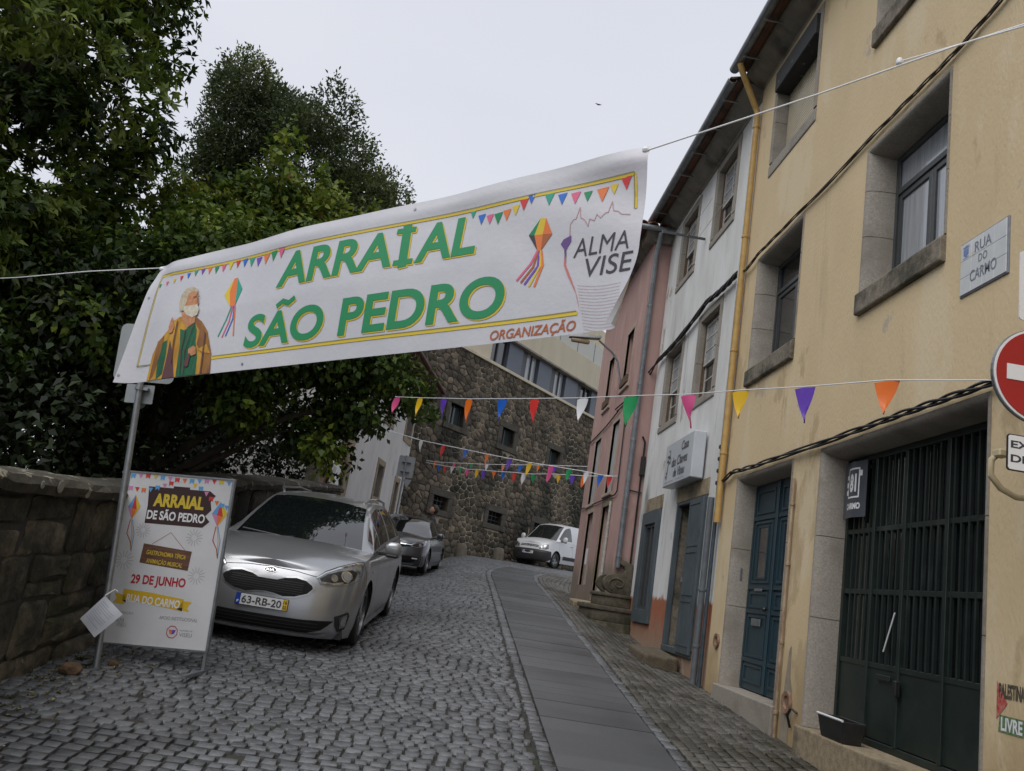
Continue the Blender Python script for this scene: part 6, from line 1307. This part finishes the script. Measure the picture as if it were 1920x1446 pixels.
class Car:
    def __init__(s, name, label, d):
        s.d = d; s.root = empty(name); tag(s.root, label, d.get('cat', 'car')); s.L, s.W = d['L'], d['W']; s.hw = s.W / 2
        # plan outline from front centre, round the corner, along the side, to the rear centre
        P = []; n = d.get('n', 2.7); yc = d['yc']; yr = d['yr']
        for i in range(41): t = math.pi / 2 * (i / 40); P.append((s.hw * math.sin(t) ** (2 / n), yc * (1 - math.cos(t) ** (2 / n))))
        ys = set(np.linspace(yc, s.L - yr, 40)[1:-1])
        for yw in (d['of'], d['of'] + d['wb']):
            for q in np.linspace(-1, 1, 25): ys.add(yw + (d['wr'] + .055) * math.sin(q * math.pi / 2))
        P += [(s.hw, y) for y in sorted(ys) if yc < y < s.L - yr]
        for i in range(31): t = math.pi / 2 * (1 - i / 30); P.append((s.hw * math.sin(t) ** (2 / n), s.L - yr * (1 - math.cos(t) ** (2 / n))))
        s.O = np.array(P); dl = np.hypot(*np.diff(s.O, axis=0).T); s.A = np.concatenate([[0], np.cumsum(dl)]); T = np.gradient(s.O, axis=0); T /= np.linalg.norm(T, axis=1)[:, None] + 1e-9; s.N = np.stack([T[:, 1], -T[:, 0]], 1); s.N[0] = (0, -1); s.N[-1] = (0, 1)
        s.fi = pchip(*zip(*d['front'])); s.si = pchip(*zip(*d['side'])); s.sh = pchip(*zip(*d['shoulder']))
    def at(s, a, z, off=0.0):
        """surface point at signed arc length a and height z"""
        q = abs(a); x = np.interp(q, s.A, s.O[:, 0]); y = np.interp(q, s.A, s.O[:, 1]); nx = np.interp(q, s.A, s.N[:, 0]); ny = np.interp(q, s.A, s.N[:, 1])
        wf = min(1, max(0, -ny)) ** 1.2 if y < s.L / 2 else min(1, max(0, ny)); ins = float(s.fi(z)) * wf + float(s.si(z)) * (1 - wf) - off
        return Vector((math.copysign(x - nx * ins, a) if a else (x - nx * ins), y - ny * ins, z))
    def arc(s, x=None, y=None):
        if y is not None: i = np.argmax(s.O[:, 1] >= y) if y > s.d['yc'] else 0; return float(np.interp(y, s.O[:, 1], s.A))
        return float(np.interp(x, s.O[:41, 0], s.A[:41]))
    def zb(s, x, y):
        d = s.d; z = d['floor']
        for yw in (d['of'], d['of'] + d['wb']):
            R = d['wr'] + .055
            if abs(y - yw) < R and x > s.hw * .8: z = max(z, d['wr'] + math.sqrt(max(0, R * R - (y - yw) ** 2)))
        return z
    def lower(s, mats):
        """mats: list of (z_top, material, name) from bottom up"""
        nz = 26; rows = []
        for i, (x, y) in enumerate(s.O):
            z0 = s.zb(x, y); z1 = float(s.sh(y)); rows.append([s.at(s.A[i], z0 + (z1 - z0) * (j / nz) ** .9) for j in range(nz + 1)])
        m = nz + 1; V = []; F = []
        for r in rows: V += r
        V += [Vector((-p.x, p.y, p.z)) for p in V]; n = len(rows); k = n * m
        for i in range(n - 1):
            for j in range(nz):
                a = i * m + j; F.append((a, a + m, a + m + 1, a + 1)); F.append((k + a, k + a + 1, k + a + m + 1, k + a + m))
        mb = MB().add(V, F); o = mb.build('body', s.d['paint'], s.root, True); s.shp = [r[-1] for r in rows]; return o
    def hood(s):
        d = s.d; yk = d['cowl']; idx = [i for i in range(len(s.O)) if s.shp[i].y <= yk + .12]; V = []; F = []; m = 21; hz = pchip(*zip(*d['hood'])); body = []
        for i in idx:
            p = s.shp[i]; g = max(0, min(1, (p.y - .15) / max(.1, yk - .15)))
            for j in range(m):
                q = j / (m - 1) * 2 - 1; x = p.x * q; y = p.y - d.get('cowlcurve', .16) * g * (1 - q * q); h = float(hz(p.y)); V.append((x, y, p.z + (h - p.z) * (1 - abs(q) ** 2.6) - .006 * math.exp(-((abs(q) - .72) / .06) ** 2) * g))
        for i in range(len(idx) - 1):
            for j in range(m - 1): a = i * m + j; F.append((a, a + 1, a + m + 1, a + m))
        MB().add(V, F).build('bonnet', d['paint'], s.root, True)
    def cabin(s):
        d = s.d; st = d['cabin']; n = len(st); T = list(range(n)); C = [pchip(T, [q[k] for q in st]) for k in range(6)]   # cy cz ry rx rz by
        ws0, ws1 = d['screen']; rows = sorted({*np.linspace(0, n - 1, 61).round(4), ws0, ws1, *[t for w in d['windows'] for t in w], *d.get('rearwin', ())}); nt, ns = 16, 10; R = []
        def sect(t):
            cy, cz, ry, rx, rz, by = [float(c(t)) for c in C]; S = []
            i = min(range(len(s.shp)), key=lambda k: abs(s.shp[k].y - by) + (0 if s.shp[k].x > .3 * s.hw else 9)); b = s.shp[i]; bx = b.x - .012; bz = float(s.sh(by)) - .004
            for j in range(nt + 1): q = j / nt; S.append((rx * q, cy + (ry - cy) * q * q, cz - (cz - rz) * q ** 2.6))
            for j in range(1, ns + 1): q = j / ns; S.append((rx + (bx - rx) * q + .022 * math.sin(math.pi * q), ry + (by - ry) * q, rz + (bz - rz) * q))
            return S
        R = [sect(t) for t in rows]; m = nt + ns + 1; V = []
        for r in R: V += r
        k = len(V); V += [(-x, y, z) for x, y, z in V]; parts = {}
        for i in range(len(rows) - 1):
            tm = (rows[i] + rows[i + 1]) / 2
            for j in range(m - 1):
                key = ('shell', 0)
                if ws0 < tm < ws1 and j < nt - 1: key = ('windscreen', 0)
                if d.get('rearwin') and d['rearwin'][0] < tm < d['rearwin'][1] and j < nt - 2: key = ('rear_window', 0)
                for w, (a, b) in enumerate(d['windows']):
                    if a < tm < b and nt + 1 <= j < m - 2: key = ('side_window', w)
                a = i * m + j; parts.setdefault((key, 0), []).append((a, a + 1, a + m + 1, a + m)); parts.setdefault((key, 1 if key[0] == 'side_window' else 0), []).append((k + a, k + a + m, k + a + m + 1, k + a + 1))
        for (key, sd), F in parts.items():
            used = sorted({v for f in F for v in f}); mp_ = {v: i for i, v in enumerate(used)}
            MB().add([V[v] for v in used], [tuple(mp_[v] for v in f) for f in F]).build('roof' if key[0] == 'shell' else key[0], d['paint'] if key[0] == 'shell' else M_cglass, s.root, True)
    def patch(s, name, VF, mat, off=.006, cut=.05, par=None): return print2d(name, VF, lambda a, z: s.at(a, z, off), mat, par or s.root, cut)
    def both(s, name, VF, mat, off=.006, cut=.05): s.patch(name, VF, mat, off, cut); s.patch(name, ([(-a, b) for a, b in VF[0]], [tuple(reversed(f)) for f in VF[1]]), mat, off, cut)
    def wheels(s, style):
        d = s.d; r = d['wr']
        for yw in (d['of'], d['of'] + d['wb']):
            for sx in (1, -1):
                w = empty('wheel'); w.parent = s.root; w.location = (sx * (s.hw - .035), yw, r); w.rotation_euler = (0, 0, 0 if sx > 0 else math.pi)
                tw = .205; MB().lathe([(r * .68, -tw), (r * .93, -tw), (r * .985, -tw + .02), (r, -tw + .05), (r, -.05), (r * .985, -.02), (r * .93, 0), (r * .70, .004), (r * .68, -.01)], (0, 0, 0), 36, 'x').build('tyre', M_tyre, w, True)
                MB().lathe([(r * .69, -.19), (r * .69, .002), (r * .655, .004), (r * .64, -.02), (r * .62, -.16)], (0, 0, 0), 36, 'x').build('rim', M_rim, w, True)
                MB().lathe([(0, -.10), (r * .64, -.105)], (0, 0, 0), 24, 'x').build('brake_disc', M_darkrub, w, True)
                if style == 'steel': MB().lathe([(0, -.03), (r * .2, -.028), (r * .25, -.06), (r * .45, -.045), (r * .62, -.05), (r * .655, -.02)], (0, 0, 0), 24, 'x').build('steel_disc', M_rim, w, True)
                else:
                    sp = MB(); k = 5 if style == 'five' else 8
                    for q in range(k):
                        a = 2 * math.pi * q / k; ca, sa = math.cos(a), math.sin(a); V = []
                        for (rad, hw_) in ((r * .10, .030), (r * .66, .042 if k == 5 else .026)):
                            for (u, xx) in ((-hw_, -.055), (hw_, -.055), (hw_ * .7, -.012), (-hw_ * .7, -.012)): V.append((xx, rad * ca - u * sa, rad * sa + u * ca))
                        sp.add(V, [(0, 1, 2, 3), (4, 7, 6, 5), (0, 4, 5, 1), (1, 5, 6, 2), (2, 6, 7, 3), (3, 7, 4, 0)])
                    sp.build('spokes', M_rim, w, True); MB().lathe([(0, .0), (r * .14, -.004), (r * .17, -.03)], (0, 0, 0), 16, 'x').build('hub_cap', M_rim, w, True)
            # wheel housings
            for sx in (1, -1): MB().lathe([(r + .05, -.34), (r + .05, -.02)], (sx * (s.hw - .0) if sx > 0 else -(s.hw - .36), yw, r), 20, 'x', 0, math.pi).build('wheel_arch', M_darkrub, s.root, True)
        MB().box(-s.hw + .12, s.hw - .12, .28, s.L - .25, d['floor'] + .0, d['floor'] + .30).build('underbody', M_darkrub, s.root)
    def seams(s, ys, z0=None, handles=()):
        for y in ys: a = s.arc(y=y); s.both('door_seam', line2d([(a, s.d['floor'] + .1 if z0 is None else z0), (a - .01, float(s.sh(y)) - .01)], .008), M_seam, .0025, .08)
        a0, a1 = s.arc(y=min(ys)), s.arc(y=max(ys)); s.both('door_seam', line2d([(a0, s.d['floor'] + .1 if z0 is None else z0), (a1, s.d['floor'] + .1 if z0 is None else z0)], .008), M_seam, .0025, .08)
        for y, z in handles:
            for sx in (1, -1): p = s.at(sx * s.arc(y=y), z, .0); MB().tube([(p.x - sx * .005, p.y - .10, z), (p.x + sx * .028, p.y - .08, z), (p.x + sx * .030, p.y + .08, z), (p.x - sx * .005, p.y + .10, z)], .013, 8).build('door_handle', s.d.get('handle', M_chrome), s.root, True)
    def mirror(s, y, z, mat_low, w=.20, h=.17, d_=.11):
        for sx in (1, -1):
            m = empty('mirror'); m.parent = s.root; x0 = s.at(sx * s.arc(y=y), z).x; cx = x0 + sx * (.06 + w / 2)
            V = []; F = []; nn = 10
            bm = bmesh.new(); bmesh.ops.create_uvsphere(bm, u_segments=16, v_segments=10, radius=1)
            for v in bm.verts:
                q = v.co.copy(); v.co = Vector((math.copysign(abs(q.x) ** .7, q.x) * w / 2 + cx, y + .02 + (q.y * d_ / 2 if q.y < 0 else q.y * d_ * .35), z + .07 + math.copysign(abs(q.z) ** .75, q.z) * h / 2))
            me = bpy.data.meshes.new('mirror_cap'); bm.to_mesh(me); bm.free(); me.materials.append(s.d['paint'])
            for p in me.polygons: p.use_smooth = True
            link('mirror_cap', me, m); MB().box(x0 - sx * .03, cx - sx * w * .1, y - .02, y + .05, z - .02, z + .03).build('mirror_foot', mat_low, m, bevel=.012); MB().box(cx - w * .36, cx + w * .36, y - .03, y + .065, z - .035, z + .012).build('mirror_base', mat_low, m, bevel=.02, seg=2)
    def plate(s, text, z, yellow=None, blue='P', y_off=.012, sub=('16', '02')):
        p = s.at(0, z, y_off); pl = empty('number_plate'); pl.parent = s.root; pl.location = p; pl.rotation_euler = (R_(-6), 0, 0)
        MB().box(-.262, .262, 0, .008, -.058, .058).build('plate_frame', M_black, pl); MB().box(-.257, .257, -.003, .004, -.053, .053).build('plate_face', M_platew, pl); MB().box(-.2565, -.212, -.0042, .003, -.0525, .0525).build('blue_band', M_plateb, pl)
        f = lambda a, b: (a, -.0052, b); hi = .205
        if yellow: MB().box(.208, .2565, -.0042, .003, -.0525, .0525).build('yellow_band', M_platey, pl); print2d('small_figures', join2d(fit2d(text2d(sub[0], 1, .03), .214, .250, .008, .042), fit2d(text2d(sub[1], 1, .03), .214, .250, -.042, -.008)), f, I_ink, pl); hi = .195
        print2d('figures', fit2d(text2d(text, 1, .015), -.198, hi, -.037, .037), f, I_ink, pl); print2d('country', fit2d(text2d(blue, 1, .03), -.243, -.225, -.040, -.012), f, M_whitep, pl)
        return pl
# ---- silver people carrier
kia = Car('silver_car', 'silver compact people carrier parked nose downhill behind the poster stand', dict(cat='car', L=4.52, W=1.805, yc=.78, yr=.55, n=2.75, of=.92, wb=2.75, wr=.335, floor=.13, paint=paint('silver paint', (.36, .37, .39)),
    front=[(.10, .12), (.16, .05), (.22, .012), (.30, 0), (.42, .008), (.55, .028), (.66, .06), (.75, .105), (.82, .16), (.88, .23), (.93, .3), (1.1, .5)], side=[(.15, .06), (.25, .035), (.40, .012), (.60, .0), (.80, .006), (.92, .022), (1.0, .045), (1.1, .075), (1.2, .1)],
    shoulder=[(0, .79), (.10, .808), (.30, .875), (.60, .945), (.95, .985), (1.3, 1.01), (2.4, 1.05), (3.6, 1.10), (4.2, 1.12), (4.52, 1.10)], hood=[(0, .815), (.15, .865), (.4, .945), (.7, 1.015), (1.0, 1.05), (1.3, 1.07)], cowl=1.02, cowlcurve=.17,
    cabin=[(.93, 1.045, 1.14, .765, 1.005, 1.16), (1.24, 1.235, 1.40, .705, 1.19, 1.42), (1.56, 1.40, 1.68, .645, 1.355, 1.72), (1.93, 1.535, 2.0, .60, 1.485, 2.05), (2.5, 1.60, 2.52, .578, 1.55, 2.52), (3.2, 1.605, 3.2, .575, 1.55, 3.2), (3.85, 1.565, 3.82, .565, 1.505, 3.82), (4.15, 1.51, 4.10, .56, 1.44, 4.12), (4.42, 1.12, 4.38, .62, 1.105, 4.40)],
    screen=(.05, 2.93), windows=[(.75, 2.30), (2.45, 4.25), (4.42, 5.55), (5.68, 6.85)], rearwin=(7.15, 7.9)))
c = kia; c.lower([]); c.hood(); c.cabin(); c.wheels('five'); c.seams((1.46, 2.62, 3.62), handles=((2.42, .93), (3.45, .96))); c.mirror(1.52, 1.0, M_darkrub)
gr = [(a * .84, .612 + (b - .752) * 1.08) for a, b in [(0, .798), (.10, .800), (.20, .828), (.34, .842), (.47, .825), (.545, .79), (.56, .765), (.50, .715), (.36, .675), (.22, .662), (.10, .682), (0, .688)]]
def symm(p, k=1.0, cx=0, cz=0): r = [(a * k, cz + (b - cz) * k) for a, b in p]; return r + [(-a, b) for a, b in reversed(r[1:-1])]
c.patch('grille_surround', poly2d(symm([(a * 1.05, .612 + (b - .612) * 1.17) for a, b in gr])), pmat('satin chrome', (.42, .43, .44), rough=.32, metal=1.0), .006); c.patch('grille', poly2d(symm(gr)), M_mesh, .011)
for r_ in range(6): z = .555 + r_ * .022; c.patch('grille_bar', line2d([(-.37, z), (.37, z)], .004), pmat('grille bar', (.03, .03, .032), rough=.4), .0135)
c.plate('63-RB-20', .432, True)
e_ = c.patch('emblem', ell2d(0, .752, .066, .030, 24), M_chrome, .008); c.patch('emblem_face', ell2d(0, .752, .059, .0245, 24), M_black, .0105); c.patch('emblem_letters', fit2d(text2d('KIA', 1, .015), -.040, .040, .740, .764), M_chrome, .0125)
c.patch('lower_intake', poly2d([(-.74, .325), (-.4, .315), (.4, .315), (.74, .325), (.62, .225), (.48, .185), (-.48, .185), (-.62, .225)]), M_mesh, .006)
for z in (.22, .25, .285): c.patch('intake_bar', line2d([(-.58, z), (.58, z)], .007), M_darkrub, .010)
c.patch('bumper_lip', poly2d([(-.76, .20), (-.56, .17), (.56, .17), (.76, .20), (.60, .14), (-.60, .14)]), M_chrome if False else c.d['paint'], .02)
c.both('fog_recess', poly2d([(.74, .37), (.92, .42), (.95, .38), (.92, .24), (.82, .21), (.76, .28)]), M_darkrub, .006); c.both('fog_lamp', poly2d([(.80, .365), (.905, .395), (.905, .27), (.83, .245)]), M_lamp, .012); c.both('fog_glass', ell2d(.858, .32, .035, .045), M_lens, .016)
hl = [(.50, 0.740), (.60, 0.800), (.76, 0.850), (.92, 0.890), (1.08, 0.920), (1.17, 0.920), (1.18, 0.880), (1.10, 0.795), (.98, 0.730), (.82, 0.687), (.64, 0.665), (.54, 0.680)]
c.both('headlight', poly2d(hl), M_lens, .007); c.both('lamp_bezel', poly2d([(.53, 0.735), (.62, 0.785), (.78, 0.827), (.95, 0.850), (1.02, 0.825), (.96, 0.750), (.82, 0.707), (.65, 0.683), (.56, 0.693)]), M_black, .010)
c.both('projector_ring', ell2d(.86, .780, .075, .058), M_chrome, .014); c.both('projector', ell2d(.86, .780, .054, .042), M_lens, .018); c.both('side_reflector', poly2d([(1.0, 0.865), (1.10, 0.905), (1.15, 0.900), (1.08, 0.815), (1.03, 0.785)]), M_lamp, .011); c.both('lamp_strip', line2d([(.56, 0.700), (.68, 0.693), (.80, 0.713)], .022), M_lamp, .013); c.both('high_beam', ell2d(.70, .755, .042, .036), M_lamp, .014)
c.patch('bonnet_gap', line2d([(-.74, .862), (-.55, .842), (-.3, .893), (0, .905), (.3, .893), (.55, .842), (.74, .862)], .006) if False else line2d([(-.52, .742), (-.25, .775), (0, .784), (.25, .775), (.52, .742)], .005), M_seam, .003)
c.both('lamp_edge', line2d([(.50, .74), (.60, .80), (.76, .85), (.92, .89), (1.08, .92), (1.17, .92)], .012), M_chrome, .012); c.both('bonnet_seam', line2d([(.50, .745), (.60, .81), (.76, .862), (.92, .902), (1.08, .934), (1.17, .936)], .006), M_seam, .004); c.both('bumper_seam', line2d([(1.20, .90), (1.26, .70), (1.27, .62)], .006), M_seam, .003)
c.both('indicator', line2d([(1.62, .80), (1.69, .81)], .018), M_lens, .004)
for sx in (1, -1): MB().tube([(sx * .50, 2.05, 1.545), (sx * .545, 2.15, 1.60), (sx * .535, 3.0, 1.625), (sx * .53, 3.7, 1.585), (sx * .52, 3.85, 1.53)], .016, 8).build('roof_rail', c.d['paint'], c.root, True)
for sx, x1 in ((1, -.62), (-1, .08)): MB().tube([(sx * .1 - .1, .90, 1.045), (x1, 1.02, 1.075)], .009, 6).build('wiper', M_black, c.root, True)
MB().box(-.58, .58, 1.15, 1.75, .85, 1.02).build('dashboard', M_darkrub, c.root, bevel=.04)
R0 = c.root; R0.location = (-1.735, 8.66, .928); R0.rotation_euler = (math.atan(.076), 0, -math.atan2(.11, 2.65)); R0.scale = (.99, .99, .955)
# ---- dark grey hatchback
meg = Car('dark_grey_car', 'dark grey hatchback parked behind the silver car', dict(cat='car', L=4.30, W=1.80, yc=.85, yr=.55, n=2.6, of=.92, wb=2.64, wr=.32, floor=.18, paint=paint('dark grey paint', (.085, .09, .10)),
    front=[(.15, .12), (.22, .04), (.32, .0), (.45, .008), (.58, .04), (.68, .075), (.76, .13), (.84, .22), (1.0, .4)], side=[(.15, .06), (.3, .02), (.5, .0), (.7, .006), (.85, .03), (.95, .05), (1.1, .09)],
    shoulder=[(0, .76), (.12, .775), (.4, .83), (.8, .885), (1.2, .93), (2.4, .97), (3.6, 1.02), (4.3, 1.02)], hood=[(0, .78), (.2, .83), (.6, .92), (1.0, .97), (1.3, .99)], cowl=1.12, cowlcurve=.18,
    cabin=[(1.02, .965, 1.24, .765, .93, 1.26), (1.35, 1.13, 1.50, .70, 1.09, 1.52), (1.70, 1.30, 1.80, .63, 1.25, 1.82), (2.05, 1.415, 2.12, .585, 1.365, 2.15), (2.5, 1.465, 2.52, .57, 1.415, 2.52), (3.0, 1.46, 3.0, .56, 1.405, 3.0), (3.5, 1.41, 3.48, .55, 1.34, 3.48), (3.85, 1.32, 3.80, .55, 1.25, 3.85), (4.18, 1.03, 4.12, .62, 1.015, 4.15)],
    screen=(.05, 2.93), windows=[(.75, 3.95), (4.10, 6.3)], rearwin=(7.1, 7.9)))
c = meg; c.lower([]); c.hood(); c.cabin(); c.wheels('eight'); c.seams((1.5, 2.75, 3.5), handles=((2.5, .86), (3.35, .88))); c.mirror(1.6, .93, M_darkrub)
c.patch('grille', poly2d([(-.58, .735), (.58, .735), (.52, .66), (.30, .625), (-.30, .625), (-.52, .66)]), M_mesh, .006); c.patch('chrome_bar', line2d([(-.56, .705), (-.13, .705)], .02), M_chrome, .012); c.patch('chrome_bar', line2d([(.13, .705), (.56, .705)], .02), M_chrome, .012)
dm = [(0, .79), (.085, .685), (0, .58), (-.085, .685)]; c.patch('emblem', poly2d(dm), M_chrome, .016); c.patch('emblem_face', poly2d([(a * .5, .685 + (b - .685) * .5) for a, b in dm]), M_mesh, .019)
c.plate('47-RB-21', .50, True); c.patch('lower_intake', poly2d([(-.78, .42), (.78, .42), (.70, .30), (.45, .25), (-.45, .25), (-.70, .30)]), M_mesh, .006)
c.both('fog_recess', poly2d([(.62, .41), (.95, .43), (.95, .33), (.70, .30)]), M_darkrub, .010); c.both('fog_lamp', ell2d(.86, .365, .05, .045), M_chrome, .014); c.both('fog_glass', ell2d(.86, .365, .036, .032), M_mesh, .018); c.both('running_light', line2d([(.60, .375), (.74, .372)], .03), M_whitep, .014)
c.both('headlight', poly2d([(.52, .70), (.62, .755), (.80, .80), (1.0, .84), (1.16, .855), (1.12, .79), (1.0, .715), (.84, .665), (.66, .645), (.56, .66)]), M_lamp, .008); c.both('lamp_bezel', poly2d([(.56, .695), (.68, .74), (.86, .775), (.98, .77), (.90, .70), (.70, .665), (.6, .67)]), M_black, .012); c.both('projector', ell2d(.82, .72, .05, .036), M_lens, .016)
c.patch('bumper_lip', poly2d([(-.7, .245), (.7, .245), (.62, .20), (-.62, .20)]), M_steel, .016)
MB().box(-.58, .58, 1.25, 1.75, .80, .93).build('dashboard', M_darkrub, c.root, bevel=.04)
R1 = c.root; s2 = .90; R1.scale = (s2,) * 3; R1.rotation_euler = (math.atan(.05), 0, -math.atan2(.3, 2.6)); 
_u = Vector((math.sin(math.atan2(.3, 2.6)), math.cos(math.atan2(.3, 2.6)), 0)); _x = Vector((_u.y, -_u.x, 0)); _o = Vector((-.49, 20.4, 0)) - _x * (.90 * s2) - _u * (.92 * s2); R1.location = (_o.x, _o.y, 1.835 - .05 * .92 * s2)
# ---- white van
van = Car('white_van', 'small white panel van parked along the stone wall beyond the pink house', dict(cat='van', L=4.11, W=1.72, yc=.62, yr=.25, n=3.0, of=.80, wb=2.69, wr=.31, floor=.20, paint=pmat('white van paint', (.60, .61, .62), (.56, .57, .58), scale=2, rough=.3, coat=.6),
    front=[(.15, .10), (.25, .02), (.40, 0), (.55, .01), (.62, .05), (.75, .09), (.85, .14), (.95, .22), (1.1, .4)], side=[(.15, .05), (.3, .02), (.5, .0), (.8, .01), (.95, .02), (1.1, .03)],
    shoulder=[(0, .86), (.1, .875), (.35, .95), (.7, 1.02), (1.1, 1.05), (4.11, 1.06)], hood=[(0, .88), (.15, .93), (.4, 1.01), (.7, 1.08), (1.0, 1.11)], cowl=.92, cowlcurve=.14,
    cabin=[(.78, 1.10, .95, .74, 1.045, .98), (1.02, 1.28, 1.16, .70, 1.235, 1.18), (1.30, 1.50, 1.40, .65, 1.45, 1.40), (1.62, 1.72, 1.68, .62, 1.665, 1.70), (2.0, 1.79, 2.0, .63, 1.735, 2.0), (2.6, 1.80, 2.6, .64, 1.745, 2.6), (3.4, 1.80, 3.4, .645, 1.745, 3.4), (4.0, 1.79, 4.0, .645, 1.73, 4.0), (4.10, 1.10, 4.10, .70, 1.06, 4.10)],
    screen=(.05, 2.9), windows=[(.65, 4.05)]))
c = van; c.lower([]); c.hood(); c.cabin(); c.wheels('steel'); c.seams((1.0, 2.1, 3.0), z0=.45, handles=((1.98, .93),)); c.mirror(1.12, 1.06, M_darkrub, .2, .24, .12)
c.patch('black_bumper', poly2d([(-1.02, .60), (-.6, .635), (0, .64), (.6, .635), (1.02, .60), (1.05, .30), (.8, .20), (-.8, .20), (-1.05, .30)]), M_darkrub, .016); c.both('side_strip', poly2d([(1.95, .36), (1.95, .50), (3.25, .50), (3.25, .36)]), M_darkrub, .012); c.plate('81-CV-51', .50, None)
for z in (.735, .785):
    for sx in (1, -1): c.patch('grille_slot', line2d([(sx * .06, z + .018), (sx * .42, z - .003)], .026), M_mesh, .006)
for z in (.745, .79): c.patch('chevron', line2d([(-.075, z - .022), (0, z + .022), (.075, z - .022)], .022), M_chrome, .012)
c.both('headlight', poly2d([(.46, .66), (.50, .78), (.62, .83), (.84, .875), (.90, .85), (.88, .70), (.72, .655)]), M_lens, .007); c.both('reflector', ell2d(.74, .76, .085, .075), M_lamp, .011); c.both('indicator', ell2d(.56, .735, .04, .05), M_lamp, .011)
MB().tube([(.1, 1.75, 1.76), (.1, 1.95, 2.0)], .005, 5).build('aerial', M_black, c.root)
scr = MB().add([(.30, 1.06, 1.19), (.60, 1.13, 1.19), (.52, 1.56, 1.60), (.38, 1.52, 1.60)], [(0, 1, 2, 3)])
R2 = c.root; ang = math.atan2(SU.x, SU.y); R2.rotation_euler = (math.atan(.03), 0, -ang); R2.location = (2.86, 32.5, zgf(3.4, 32.7) + .0); R2.scale = (.97,) * 3

# ------------------------------------------------------------------ passer-by behind the dark car
pr = empty('person', (-.66, 23.6, 1.93)); tag(pr, 'dark haired person walking behind the dark grey car, only the head showing', 'person'); pr.rotation_euler = (0, 0, R_(-75))
def skin_body(name, verts, edges, radii, mat, parent, root=0, sub=2):
    me = bpy.data.meshes.new(name); me.from_pydata(verts, edges, []); o = link(name, me, parent); sm = o.modifiers.new('skin', 'SKIN'); sm.use_smooth_shade = True
    for i, r in enumerate(radii): me.skin_vertices[0].data[i].radius = (r, r) if not isinstance(r, tuple) else r
    me.skin_vertices[0].data[root].use_root = True; o.modifiers.new('sub', 'SUBSURF').render_levels = sub; me.materials.append(mat); o.modifiers['sub'].levels = sub; return o
H = 1.0
V = [(0, 0, .92), (0, 0, 1.10), (0, 0, 1.32), (0, 0, 1.44), (0, -.01, 1.52), (.10, 0, .88), (.11, -.12, .48), (.11, -.02, .08), (.11, -.16, .04), (-.10, 0, .88), (-.11, .16, .50), (-.11, .34, .14), (-.11, .26, .06), (.19, 0, 1.36), (.25, .08, 1.10), (.26, .0, .86), (.26, -.03, .76), (-.19, 0, 1.36), (-.25, -.07, 1.10), (-.25, -.20, .90), (-.25, -.24, .81)]
Ed = [(0, 1), (1, 2), (2, 3), (3, 4), (0, 5), (5, 6), (6, 7), (7, 8), (0, 9), (9, 10), (10, 11), (11, 12), (2, 13), (13, 14), (14, 15), (15, 16), (2, 17), (17, 18), (18, 19), (19, 20)]
Rr = [(.15, .11), (.14, .10), (.16, .11), .07, .055, .095, .065, .045, .035, .095, .065, .045, .035, .06, .045, .035, .028, .06, .045, .035, .028]
M_cloth = pmat('dark clothing', (.03, .032, .04), (.045, .045, .055), scale=8, rough=.9); M_skin = pmat('skin', (.42, .24, .16), (.38, .2, .13), scale=20, rough=.55); M_hair = pmat('dark brown hair', (.018, .012, .009), (.03, .02, .014), scale=40, rough=.6)
skin_body('body', V, Ed, Rr, M_cloth, pr)
for sx, hp in ((1, (.26, -.03, .76)), (-1, (-.25, -.24, .81))):
    hv = [hp, (hp[0], hp[1] - .01, hp[2] - .07)]; he = [(0, 1)]; hr = [.026, .03]
    for k in range(4): b = len(hv); x = hp[0] + (k - 1.5) * .017; L_ = (.06, .07, .065, .05)[k]; hv += [(x, hp[1] - .012, hp[2] - .09), (x, hp[1] - .03, hp[2] - .09 - L_ * .6), (x, hp[1] - .02, hp[2] - .09 - L_)]; he += [(1, b), (b, b + 1), (b + 1, b + 2)]; hr += [.009, .008, .007]
    b = len(hv); hv += [(hp[0] - sx * .035, hp[1] - .03, hp[2] - .06), (hp[0] - sx * .04, hp[1] - .05, hp[2] - .09)]; he += [(1, b), (b, b + 1)]; hr += [.010, .008]; skin_body('hand', hv, he, hr, M_skin, pr, 1, 1)
def lumpy(name, c, r, mat, f=None, seg=20):
    bm = bmesh.new(); bmesh.ops.create_uvsphere(bm, u_segments=seg, v_segments=14, radius=1)
    for v in bm.verts:
        q = v.co.copy(); v.co = Vector((q.x * r[0], q.y * r[1], q.z * r[2]))
        if f: v.co = f(q, v.co)
        v.co += Vector(c)
    me = bpy.data.meshes.new(name); bm.to_mesh(me); bm.free(); me.materials.append(mat)
    for p in me.polygons: p.use_smooth = True
    return link(name, me, pr)
def headf(q, p):
    if q.z < -.2: p.x *= 1 - .35 * (-q.z - .2); p.y -= .012
    return p
lumpy('head', (0, -.02, 1.63), (.075, .095, .115), M_skin, headf); lumpy('nose', (0, -.118, 1.62), (.012, .016, .022), M_skin); 
for sx in (1, -1): lumpy('ear', (sx * .076, -.01, 1.625), (.010, .02, .03), M_skin); lumpy('eye', (sx * .032, -.102, 1.645), (.011, .008, .007), M_hair)
lumpy('mouth', (0, -.105, 1.575), (.024, .007, .005), pmat('lips', (.3, .1, .08), rough=.5))
def hairf(q, p):
    if q.y < -.25 and q.z < .45: p *= .8
    return p
lumpy('hair', (0, .022, 1.66), (.105, .115, .125), M_hair, hairf)
